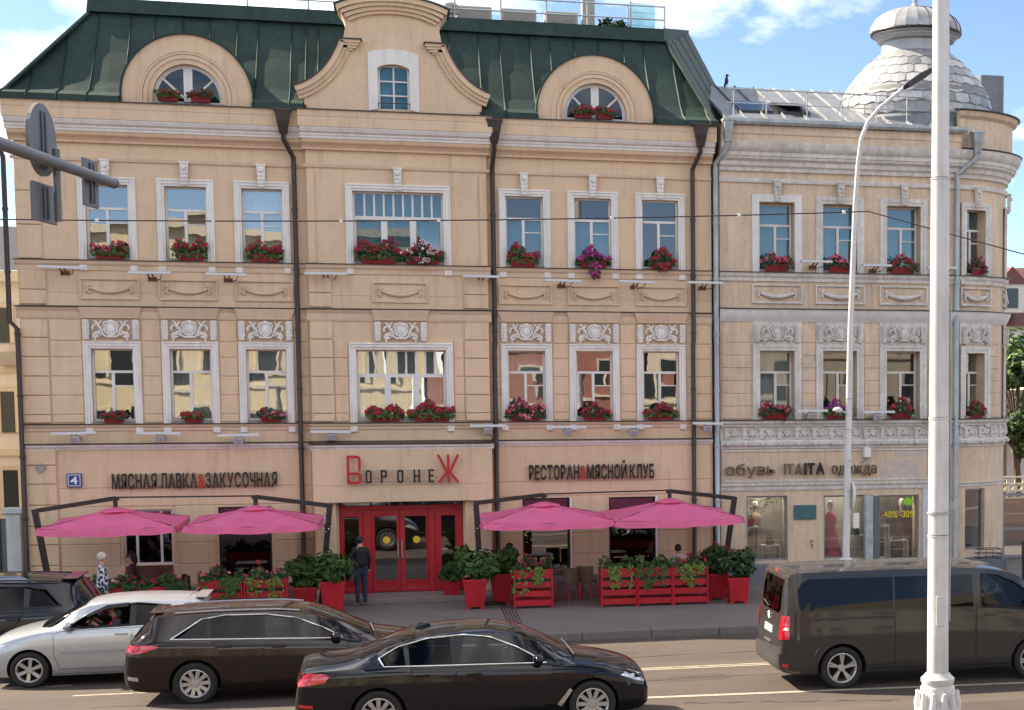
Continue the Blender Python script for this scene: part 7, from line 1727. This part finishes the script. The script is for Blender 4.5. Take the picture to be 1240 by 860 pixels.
display_stand('tall white shelf cube in the left shop window',9.08,.42,.42,1.0); display_stand('low white cube in the left shop window',9.62,.40,.52,.50)
display_stand('white cube with shelf in the middle shop window',12.0,.42,.46,.70); display_stand('tall white cube in the right shop window, left side',12.75,.42,.38,.95); display_stand('low white cube in the right shop window',13.2,.40,.55,.55)
BEI=mat('beige_goods',(.42,.32,.20),.7); BRG=mat('brown_goods',(.12,.06,.04),.6); GRG=mat('green_goods',(.07,.14,.08),.7)
bag('pink bag on the tall cube of the left shop window',9.08,.40,1.53,PINK); bag('dark bag on the low cube of the left shop window',9.62,.40,1.03,BRG,.9); bag('beige bag on the tall cube of the right shop window',12.75,.40,1.48,BEI); bag('dark bag on the low cube of the right shop window',13.2,.40,1.08,BRG,1.1); bag('green bag on the cube of the middle shop window',12.0,.40,1.23,GRG); bag('crimson bag beside the middle cube',11.7,.36,.53,RED,1.2)
def dress(label,x,y,mt,h=1.5):
    r=root('shop_mannequin',label,'mannequin',(x,y,.52),0,'dressed shop mannequins'); mb=MB(); mb.lathe([(.30,.05),(.27,.35),(.20,.7),(.13,.92),(.16,1.08),(.17,1.2),(.11,1.30),(.05,1.34)],18); mb.build('dress',mt,r,world=False,smooth=50)
    mb=MB(); mb.lathe([(.05,1.30),(.045,1.40),(.075,1.45),(.085,1.53),(.07,1.61),(0,1.64)],14); mb.build('head',SHOPW,r,world=False,smooth=50); mb=MB(); mb.tube([(0,0,0),(0,0,.2)],.02,6); mb.lathe([(.16,0),(.16,.02),(0,.02)],14); mb.build('stand',ZINC,r,world=False)
dress('mannequin in a pink gown in the middle shop window',11.35,.55,PINK); dress('mannequin in beige at the left shop window',9.35,.95,BEI); dress('mannequin in brown at the right shop window',13.5,.95,BRG)
tw=root('branch_garland','dry yellow branches hanging in the top of the left shop window','decoration',(9.45,.4,2.3))
mb=MB()
for _ in range(60): a=random.uniform(8.98,9.95); z=random.uniform(1.85,2.32); mb.tube([(a,.35+random.uniform(-.1,.15),z),(a+random.uniform(-.2,.2),.35+random.uniform(-.1,.15),z+random.uniform(-.12,.10))],.010,4)
mb.build('branches',mat('straw',(.50,.34,.14),.8),tw,kind='stuff')
SLIGHT=mat('shop_tube_light',(1,1,1),.5); nt=SLIGHT.node_tree; bb=nt.nodes['Principled BSDF']; bb.inputs['Emission Color'].default_value=(1,.93,.82,1); bb.inputs['Emission Strength'].default_value=8
for x in (9.5,11.7,13.1): r=root('shop_light','lit ceiling tube inside the clothes shop behind the '+{9.5:'left',11.7:'middle',13.1:'right'}[x]+' window','light',(x,.8,2.62),0,'shop ceiling tubes'); mb=MB(); mb.box(x-.45,x+.45,.76,.86,2.60,2.64); mb.build('tube',SLIGHT,r)
gp_=root('display_totem','grey display post standing before the middle and right shop windows','post',(12.25,-.35,0)); mb=MB(); mb.box(12.06,12.28,-.45,-.25,0,2.35); mb.build('panel',mat('marble_grey',(.38,.41,.42),.4,var=.25,scale=5),gp_,bevel=.01); mb=MB(); mb.box(12.06,12.28,-.46,-.452,.32,.42); mb.build('red_sticker',RED,gp_); mb=MB(); mb.box(12.30,12.47,-.42,-.28,0,2.33); mb.build('side_fin',SGREY,gp_,bevel=.008)

# ------------------------------------------------------------------ background left and right
CREAM=mat('cream_wall',(.64,.61,.56),.85,var=.08,scale=.6,streak=.06)
hb=root('alley_house','pale cream house seen in the narrow gap at the far left','building',(-14,16,0))
mb=MB(); mb.box(-20,-10.6,16,24,0,8.6); mb.build('wall',CREAM,hb); mb=MB(); mb.box(-20.3,-10.3,15.6,24,8.6,8.95); mb.build('cornice',OPPW,hb); mb=MB(); mb.add([(-20.3,15.6,8.96),(-10.3,15.6,8.96),(-11.3,18.5,10.6),(-20.3,18.5,10.6)],[(0,1,2,3)]); mb.build('roof',mat('dark_slate',(.03,.035,.05),.6),hb)
for (x,z,w,h) in ((-12.25,7.2,.4,1.1),(-12.2,4.4,.42,1.3),(-12.2,1.8,.45,1.4)):
    mb=MB(); mb.box(x-w/2,x+w/2,15.93,15.99,z-h/2,z+h/2); wn=mb.build('window',OPPD,hb); mb=MB(); mb.usweep(x-w/2-.12,x+w/2+.12,z-h/2,z+h/2+.15,[(0,0),(0,.1),(.12,.08),(.12,0)],yb=15.98); mb.build('window_surround',OPPW,wn,world=False)
for z in (3.0,5.7): mb=MB(); mb.box(-20,-10.55,15.88,16,z,z+.2); mb.build('string_course',OPPW,hb)
gpil=root('gate_pillar','pale gate pillar with capstone left of the restaurant corner','pillar',(-8.95,.6,0)); mb=MB(); mb.box(-9.12,-8.80,.45,.8,0,2.22); mb.build('shaft',mat('pale_blue_render',(.52,.55,.56),.8,var=.08,streak=.1),gpil,bevel=.01); mb=MB(); mb.box(-9.18,-8.74,.39,.86,2.22,2.36); mb.build('cap',MATS['pale_blue_render'],gpil,bevel=.02)
gw_=root('yard_wall','dark yard gate between the gate pillar and the next house','gate',(-11,.7,0)); mb=MB(); mb.box(-12.6,-9.12,.6,.68,.05,2.1); mb.build('panel',SGREY,gw_)
for x in (-9.3,-10.2,-11.1,-12.0): mb=MB(); mb.box(x-.03,x+.03,.56,.6,.05,2.15); mb.build('bar',DARKM,gw_)
ac=root('cooling_unit','small wall cooling unit above the gate pillar','cooling unit',(-11.9,15.8,6)); mb=MB(); mb.box(-12.3,-11.7,15.5,15.9,5.9,6.35); mb.build('case',ACW,ac,bevel=.02)
# right: portal house, roof, tree, lattice, glass porch
ph=root('portal_building','cream gateway house with dark opening beyond the rounded corner','building',(22,11,0))
mb=MB(); wall_mesh(mb,flatmap(11),18.6,30,0,5.0,[(19.6,20.45,.0,4.2)],thick=.5); mb.build('wall',CREAM,ph); mb=MB(); moulding(mb,flatmap(11),18.5,30,[(0,4.75),(.15,4.8),(.2,4.95),(.45,5.0),(.5,5.12),(0,5.2)]); mb.build('cornice',OPPW,ph)
mb=MB(); mb.box(19.2,20.7,11.6,11.7,0,4.3); mb.build('dark_opening',DRK,ph); mb=MB(); mb.box(18.9,30,12,16,4.9,5.0); mb.build('roof',ZINC,ph)
fh=root('gabled_house','brown red roofed house above the tree at far right','building',(29,30,0)); mb=MB(); mb.box(25.5,40,30,40,0,8.2); mb.build('wall',CREAM,fh)
mb=MB(); mb.add([(25.2,29.6,8.0),(40,29.6,8.0),(40,34,11.5),(27.6,34,10.9),(25.2,38,8.0)],[(0,1,2,3),(0,3,4)]); mb.build('roof',mat('brown_red_roof',(.14,.055,.05),.7,var=.15,scale=1.5),fh)
mb=MB(); mb.box(26.9,28.1,29.0,31,8.6,9.9); mb.build('dormer',CREAM,fh); mb=MB(); mb.ext([(26.7,9.9),(28.3,9.9),(27.5,10.7)],28.9,31,back=True); mb.build('dormer_roof',MATS['brown_red_roof'],fh); mb=MB(); mb.box(27.2,27.8,28.95,29.0,8.8,9.7); mb.build('dormer_window',OPPD,fh)
def tree(label,x,y,h,cr,n,leaf,mt):
    r=root('street_tree',label,'tree',(x,y,0)); mb=MB(); mb.tube([(0,0,0),(.05,0,h*.3),(-.05,.05,h*.55),(.1,0,h*.8)],[.18,.14,.10,.04],8)
    lob=[]
    for k in range(16):
        a=random.uniform(0,2*pi); rr=cr*random.uniform(.2,.75); z=h*random.uniform(.45,.95); p=Vector((rr*cos(a),rr*sin(a),z)); lob.append((p,random.uniform(.3,.5)*cr)); mb.tube([(0,0,h*random.uniform(.3,.55)),(p.x*.5,p.y*.5,z*.85),tuple(p)],[.06,.04,.015],5)
    mb.build('trunk',mat('bark',(.09,.06,.04),.9),r,world=False)
    def pt(): c,s=random.choice(lob); d=rnd_dir(); return c+d*s*random.random()**.35,d+Vector((0,0,.5))
    foliage('crown',r,n,pt,leaf,mt,asp=1.6); foliage('crown_light',r,n//3,pt,leaf,LEAFY,asp=1.6)
random.seed(8)
tree('leafy green tree behind the rounded corner at the right edge',21.8,14.5,7.4,2.3,4200,.22,LEAF)
tree('dark narrow tree hugging the rounded corner beside the gateway house',20.25,9.6,7.0,.95,3800,.16,LEAFD)
lf=root('lattice_fence','cream lattice parapet below the dark opening at the right edge','fence',(19.5,7.5,0))
for x in [18.0+.28*i for i in range(12)]:
    mb=MB(); mb.box(x-.02,x+.02,7.48,7.52,1.62,2.30); mb.build('bar',OPPW,lf)
for z in (1.62,1.85,2.08,2.30): mb=MB(); mb.box(17.8,22,7.46,7.54,z-.025,z+.025); mb.build('rail',OPPW,lf)
for x in [18.14+.28*i for i in range(11)]: mb=MB(); mb.lathe([(.07,-.02),(.10,-.02),(.10,.02),(.07,.02),(.07,-.02)],10,(x,7.5,1.96),axis='Y'); mb.build('ring',OPPW,lf)
gd=root('glass_porch','grey framed glass porch door with yellow dot by the rounded corner','door',(17.8,4.5,0))
mb=MB()
for x in (17.05,17.85,18.6): mb.box(x-.04,x+.04,4.46,4.54,0,1.98)
for z in (.05,.9,1.95): mb.box(17.05,18.6,4.465,4.535,z-.04,z+.04)
mb.build('frame',GREYF,gd); mb=MB(); mb.box(17.08,18.58,4.49,4.51,.08,1.92); mb.build('pane',GLSH,gd); mb=MB(); mb.lathe([(0,0),(.09,0)],16,(17.2,4.45,1.25),axis='Y'); mb.build('yellow_dot',YEL,gd)
bw=root('brick_wall','reddish sunlit brick wall behind the glass porch','wall',(20,9,0)); mb=MB(); mb.box(17.2,26,9,9.3,0,1.6); mb.build('panel',mat('red_brick_far',(.30,.15,.11),.85,var=.2,scale=6),bw)
bn=root('grey_bin','dark grey slanted street bin beyond the van','bin',(16.6,-1.0,0)); mb=MB(); mb.add([(16.4,-1.2,0),(16.85,-1.2,0),(16.85,-.8,0),(16.4,-.8,0),(16.38,-1.22,1.05),(16.87,-1.22,1.2),(16.87,-.78,1.2),(16.38,-.78,1.05)],[(0,1,5,4),(1,2,6,5),(2,3,7,6),(3,0,4,7),(4,5,6,7)]); mb.build('shell',mat('bin_grey',(.045,.05,.06),.5),bn,bevel=.015); mb=MB(); mb.box(16.5,16.75,-1.235,-1.222,.8,.95); mb.build('slot',DRK,bn)
bk=root('wire_basket','black wire basket on the grey plinth at the rounded corner','basket',(15.6,-.25,.56)); mb=MB()
for z in (.0,.12,.24): mb.tube([(15.3,-.42,.57+z),(15.95,-.42,.57+z),(15.95,-.05,.57+z),(15.3,-.05,.57+z),(15.3,-.42,.57+z)],.012,5)
for x in (15.3,15.5,15.7,15.95): mb.tube([(x,-.42,.57),(x,-.42,.81)],.01,4)
mb.build('basket',DARKM,bk); mb=MB(); mb.box(15.1,16.1,-.45,.3,0,.555); mb.build('ledge',MATS['blue_grey_plinth'],bk)
# ------------------------------------------------------------------ people
SKIN=mat('skin',(.48,.27,.19),.55); 
def person(label,loc,rz,J,cl,hair=('short',(.02,.015,.012)),extra=None,scale=1.0,par=None,name='person',fingers=True):
    """J: joints in metres (x right of the body, y forward is -Y, z up); cl: materials top, bottom, shoes"""
    r=root(name,label,'person',loc,rz)
    E=[('pelvis','waist','top'),('waist','chest','top'),('chest','neck','top'),('neck','head','skin'),
       ('chest','lsh','top'),('lsh','lel','top'),('lel','lwr',cl.get('sleeve','top')),('lwr','lha','skin'),('chest','rsh','top'),('rsh','rel','top'),('rel','rwr',cl.get('sleeve','top')),('rwr','rha','skin'),
       ('pelvis','lhi','bot'),('lhi','lkn','bot'),('lkn','lan','bot'),('lan','lto','shoe'),('pelvis','rhi','bot'),('rhi','rkn','bot'),('rkn','ran','bot'),('ran','rto','shoe')]
    Rr=dict(pelvis=.145,waist=.135,chest=.15,neck=.058,head=.085,lsh=.075,rsh=.075,lel=.048,rel=.048,lwr=.034,rwr=.034,lha=.038,rha=.038,lhi=.10,rhi=.10,lkn=.065,rkn=.065,lan=.047,ran=.047,lto=.045,rto=.045)
    Rr.update(cl.get('R',{}))
    names=list(Rr); idx={n:i for i,n in enumerate(names)}
    me=bpy.data.meshes.new('body'); me.from_pydata([J[n] for n in names],[(idx[a],idx[b]) for a,b,_ in E],[])
    o=bpy.data.objects.new('tmp',me); COL.objects.link(o); m=o.modifiers.new('s','SKIN'); m.use_smooth_shade=True
    for n in names: v=me.skin_vertices[0].data[idx[n]]; f=1.25 if n in('chest','pelvis','waist') else 1; v.radius=(Rr[n]*f,Rr[n]*(.82 if f>1 else 1)); v.use_root=(n=='pelvis')
    sb=o.modifiers.new('d','SUBSURF'); sb.levels=2; sb.render_levels=2
    dg=bpy.context.evaluated_depsgraph_get(); dg.update(); bm_=bpy.data.meshes.new_from_object(o.evaluated_get(dg)); bpy.data.objects.remove(o)
    mb=MB(); vs=[v.co.copy() for v in bm_.vertices]; segs=[(Vector(J[a]),Vector(J[b]),k) for a,b,k in E]
    mi={'top':0,'bot':1,'shoe':2,'skin':3}
    byf={}
    for p in bm_.polygons:
        c=p.center; best=None
        for a,b,k in segs:
            d=b-a; t=max(0,min(1,(c-a).dot(d)/max(1e-6,d.length_squared))); q=(c-(a+d*t)).length
            if best is None or q<best[0]: best=(q,k)
        byf.setdefault(mi[best[1]],[]).append(tuple(p.vertices))
    o0=len(mb.v); mb.v += [tuple(v) for v in vs]
    for k,fl in byf.items(): mb.f += fl; mb.m += [k]*len(fl)
    bpy.data.meshes.remove(bm_)
    H=Vector(J['head']); fd=Vector(J.get('face',(0,-1,0))).normalized(); sd=fd.cross(Vector((0,0,1))).normalized()
    # skull, face, ears
    mb.ball(tuple(H+Vector((0,0,.05))),(.078,.088,.112),14,10,3); mb.ball(tuple(H+fd*.02-Vector((0,0,.03))),(.062,.07,.07),10,7,3)
    mb.tube([tuple(H+fd*.082+Vector((0,0,.07))),tuple(H+fd*.112+Vector((0,0,.015))),tuple(H+fd*.086+Vector((0,0,.0)))],[.010,.017,.010],6,3)
    mb.tube([tuple(H+fd*.083-sd*.025-Vector((0,0,.035))),tuple(H+fd*.092-Vector((0,0,.036))),tuple(H+fd*.083+sd*.025-Vector((0,0,.035)))],.008,5,4)
    for s in (-1,1): mb.ball(tuple(H+fd*.078+sd*s*.032+Vector((0,0,.055))),.013,6,4,5); mb.ball(tuple(H+sd*s*.080+Vector((0,0,.035))),(.016,.022,.034),6,5,3)
    for s in 'lr':
        W,Hh=Vector(J[s+'wr']),Vector(J[s+'ha']); d=(Hh-W).normalized(); a=d.orthogonal().normalized(); b=d.cross(a)
        for k,l in enumerate((.07,.08,.076,.06)): st=Hh+b*(.03-.02*k); mb.tube([tuple(st),tuple(st+d*l*.55+a*.008),tuple(st+d*l*.8+a*.03)],[.009,.0085,.007],5,3)
        mb.tube([tuple(W.lerp(Hh,.55)+b*.03),tuple(W.lerp(Hh,.8)+b*.06+a*.015),tuple(Hh+b*.055+a*.03)],[.012,.010,.008],5,3)
    mats=[cl['top'],cl['bot'],cl['shoe'],SKIN,mat('lips',(.35,.12,.10),.5),mat('eye_dark',(.03,.02,.015),.3)]
    body=mb.build('body',mats,r,smooth=60,world=False)
    hm=mat('hair_%s'%label.split()[0],hair[1],.6,var=.3,scale=20); hb=MB()
    hb.ball(tuple(H-fd*.014+Vector((0,0,.075))),(.092,.098,.105),14,10)
    vs2=[]
    hb.v=[tuple(Vector(v)) for v in hb.v]
    keep=[]
    for f in hb.f:
        c=sum((Vector(hb.v[i]) for i in f),Vector())/len(f)-H
        if c.dot(fd)<.045 or c.z>.115: keep.append(f)
    hb.f=[f for f in keep if (sum((Vector(hb.v[i]) for i in f),Vector())/len(f)-H).z>(-.02 if hair[0]=='short' else -.06)]; hb.m=[0]*len(hb.f)
    if hair[0]=='long': hb.tube([tuple(H-fd*.06+Vector((0,0,.06))),tuple(H-fd*.08-Vector((0,0,.06))),tuple(H-fd*.07-Vector((0,0,.16)))],[.08,.075,.03],8)
    hb.build('hair',hm,r,smooth=60,world=False)
    if extra: extra(r,J)
    r.scale=(scale,)*3
    return r
STAND=dict(pelvis=(0,0,.93),waist=(0,0,1.08),chest=(0,0,1.30),neck=(0,0,1.46),head=(0,-.02,1.56),lsh=(.17,0,1.38),lel=(.23,.02,1.12),lwr=(.24,-.06,.90),lha=(.24,-.08,.84),rsh=(-.17,0,1.38),rel=(-.23,.02,1.12),rwr=(-.24,-.06,.90),rha=(-.24,-.08,.84),
  lhi=(.09,0,.88),lkn=(.10,-.01,.48),lan=(.10,.03,.08),lto=(.11,-.12,.045),rhi=(-.09,0,.88),rkn=(-.10,-.03,.48),ran=(-.11,.0,.08),rto=(-.12,-.15,.045))
SIT=dict(pelvis=(0,.05,.56),waist=(0,.06,.70),chest=(0,.05,.93),neck=(0,.03,1.09),head=(0,.0,1.19),lsh=(.17,.05,1.0),lel=(.22,-.02,.76),lwr=(.14,-.24,.76),lha=(.11,-.30,.77),rsh=(-.17,.05,1.0),rel=(-.22,-.02,.76),rwr=(-.14,-.24,.76),rha=(-.11,-.30,.77),
  lhi=(.09,.0,.54),lkn=(.11,-.40,.52),lan=(.11,-.36,.08),lto=(.11,-.50,.045),rhi=(-.09,.0,.54),rkn=(-.11,-.40,.52),ran=(-.11,-.36,.08),rto=(-.11,-.50,.045))
cl=lambda n,c,**k: mat('cloth_'+n,c,.85,var=.12,scale=6,**k)
JET=cl('black',(.012,.012,.014)); JEAN=cl('denim',(.025,.035,.07)); SHW=cl('shoe_pale',(.42,.42,.44)); WHC=cl('white_shirt',(.62,.60,.58)); REDC=cl('red_shirt',(.46,.012,.035)); DKT=cl('dark_trousers',(.02,.02,.022)); BLUC=cl('blue_jacket',(.03,.07,.28)); GRYC=cl('grey_shirt',(.16,.17,.18)); TURQ=cl('pale_shirt',(.35,.40,.42))
def pattern_mat():
    m=bpy.data.materials.new('leaf_print_cloth'); m.use_nodes=True; nt=m.node_tree; b=nt.nodes['Principled BSDF']; g=nd(nt,'ShaderNodeNewGeometry'); n=nd(nt,'ShaderNodeTexNoise',Scale=17,Detail=2); nt.links.new(g.outputs['Position'],n.inputs['Vector']); r=nd(nt,'ShaderNodeValToRGB'); e=r.color_ramp.elements; e[0].position=.49; e[0].color=(.02,.022,.05,1); e[1].position=.53; e[1].color=(.62,.61,.63,1); nt.links.new(n.outputs['Fac'],r.inputs[0]); nt.links.new(r.outputs[0],b.inputs['Base Color']); b.inputs['Roughness'].default_value=.85; return m
PRINT=pattern_mat()
def backpack(r,J):
    mb=MB(); mb.box(-.05,.20,.10,.27,1.02,1.42); mb.build('backpack',JET,r,world=False,bevel=.05); mb=MB(); mb.tube([(.12,.12,1.42),(.14,-.06,1.44),(.15,-.12,1.25),(.16,.1,1.05)],.02,6); mb.build('strap',GRYC,r,world=False)
J=dict(STAND); J.update(lel=(.30,.0,1.12),lwr=(.20,-.16,1.02),lha=(.15,-.22,1.03)); J['face']=(-.6,-.8,0)
person('person in black jacket and jeans with a shoulder bag standing at the doors',(-.92,-1.75,0),pi+.5,J,dict(top=JET,bot=JEAN,shoe=SHW),('short',(.012,.01,.009)),backpack,.98)
J=dict(STAND); J['face']=(0,-1,0); J.update(lel=(.22,-.05,1.12),lwr=(.16,-.24,1.06),lha=(.14,-.30,1.07))
person('white haired person in dark leaf print jacket on the pavement behind the off-road car',(-6.20,-4.6,0),pi/2+.25,J,dict(top=PRINT,bot=DKT,shoe=JET,R=dict(chest=.165,waist=.165,pelvis=.17)),('short',(.52,.47,.38)),None,1.0)
J=dict(SIT); J['face']=(0,-1,0)
person('seated person with dark hair below the serving window',(-6.05,-1.75,0),-pi/2,J,dict(top=cl('maroon',(.06,.015,.02)),bot=DKT,shoe=JET),('long',(.015,.01,.008)),None,1.08)
person('seated person with reddish hair in white top behind the pots',(2.62,-1.65,0),pi/2-.3,J,dict(top=WHC,bot=DKT,shoe=JET),('short',(.22,.09,.035)),None,1.05)
person('seated person with dark hair in white shirt behind the row of three planters',(6.80,-1.6,0),pi-.2,J,dict(top=WHC,bot=DKT,shoe=JET),('short',(.012,.009,.008)),None,.95)
for (x,y,rz,l) in ((-6.05,-1.75,-pi/2,'chair under the seated person by the serving window'),(2.62,-1.65,pi/2-.3,'chair under the seated person behind the pots'),(6.80,-1.6,pi-.2,'chair under the seated person behind the row of three planters')):
    chair('dark bistro '+l,x-.0,y,rz+pi,DARKM,DARKM)
J=dict(STAND); J['face']=(0,-1,0)
person('person in blue jacket and jeans at the right edge of the picture',(18.62,2.2,-.01),-pi/2,J,dict(top=BLUC,bot=JEAN,shoe=SHW),('short',(.02,.015,.01)),None,1.0)
# drivers: seated figures whose hands reach the steering wheel
def driver(label,car_root,car,sx,top,hair):
    """seated at the wheel; legs stay inside the shell"""
    zf=min(q[1] for q in car._dlo); k=.92; dz=zf+.235-1.19*k; wx,wz=car.wheelpos; J=dict(SIT)
    f=(wx-sx)/k; hz=(wz-dz)/k
    J.update(lwr=(.12,-f+.09,hz+.02),lha=(.15,-f+.02,hz+.06),lel=(.25,-.14,hz-.13),rwr=(-.12,-f+.09,hz+.06),rha=(-.15,-f+.02,hz+.10),rel=(-.25,-.14,hz-.12)); J['face']=(0,-1,-.05)
    zl=(zf-.35-dz)/k
    for n in ('pelvis','lhi','rhi'): J[n]=(J[n][0],J[n][1],zl+.05)
    J['waist']=(0,.05,zl+.17)
    for n in ('lkn','rkn','lan','ran','lto','rto'): J[n]=(J[n][0]*.8,-.12-(.08 if n[1]=='k' else .16 if n[1]=='a' else .24),zl)
    sc=car_root.scale; base=Matrix.Translation(car_root.location) @ Matrix.Rotation(car_root.rotation_euler.z,4,'Z') @ Matrix.Diagonal((sc[0],sc[1],sc[2],1))
    pnt=base @ Vector((sx,.38,dz))
    return person(label,tuple(pnt),car_root.rotation_euler.z+pi/2,J,dict(top=top,bot=DKT,shoe=JET,sleeve='skin'),('short',hair),None,sc[2]*k)
hat._dlo=dlh; sed._dlo=dl; est._dlo=dle
driver('person in red shirt driving the silver hatchback',SILV_CAR,hat,1.80,REDC,(.02,.013,.01))
driver('person in pale shirt at the wheel of the black saloon',SED_CAR,sed,2.62,TURQ,(.03,.02,.015))
driver('person in grey shirt at the wheel of the brown estate',EST_CAR,est,2.52,GRYC,(.02,.015,.012))
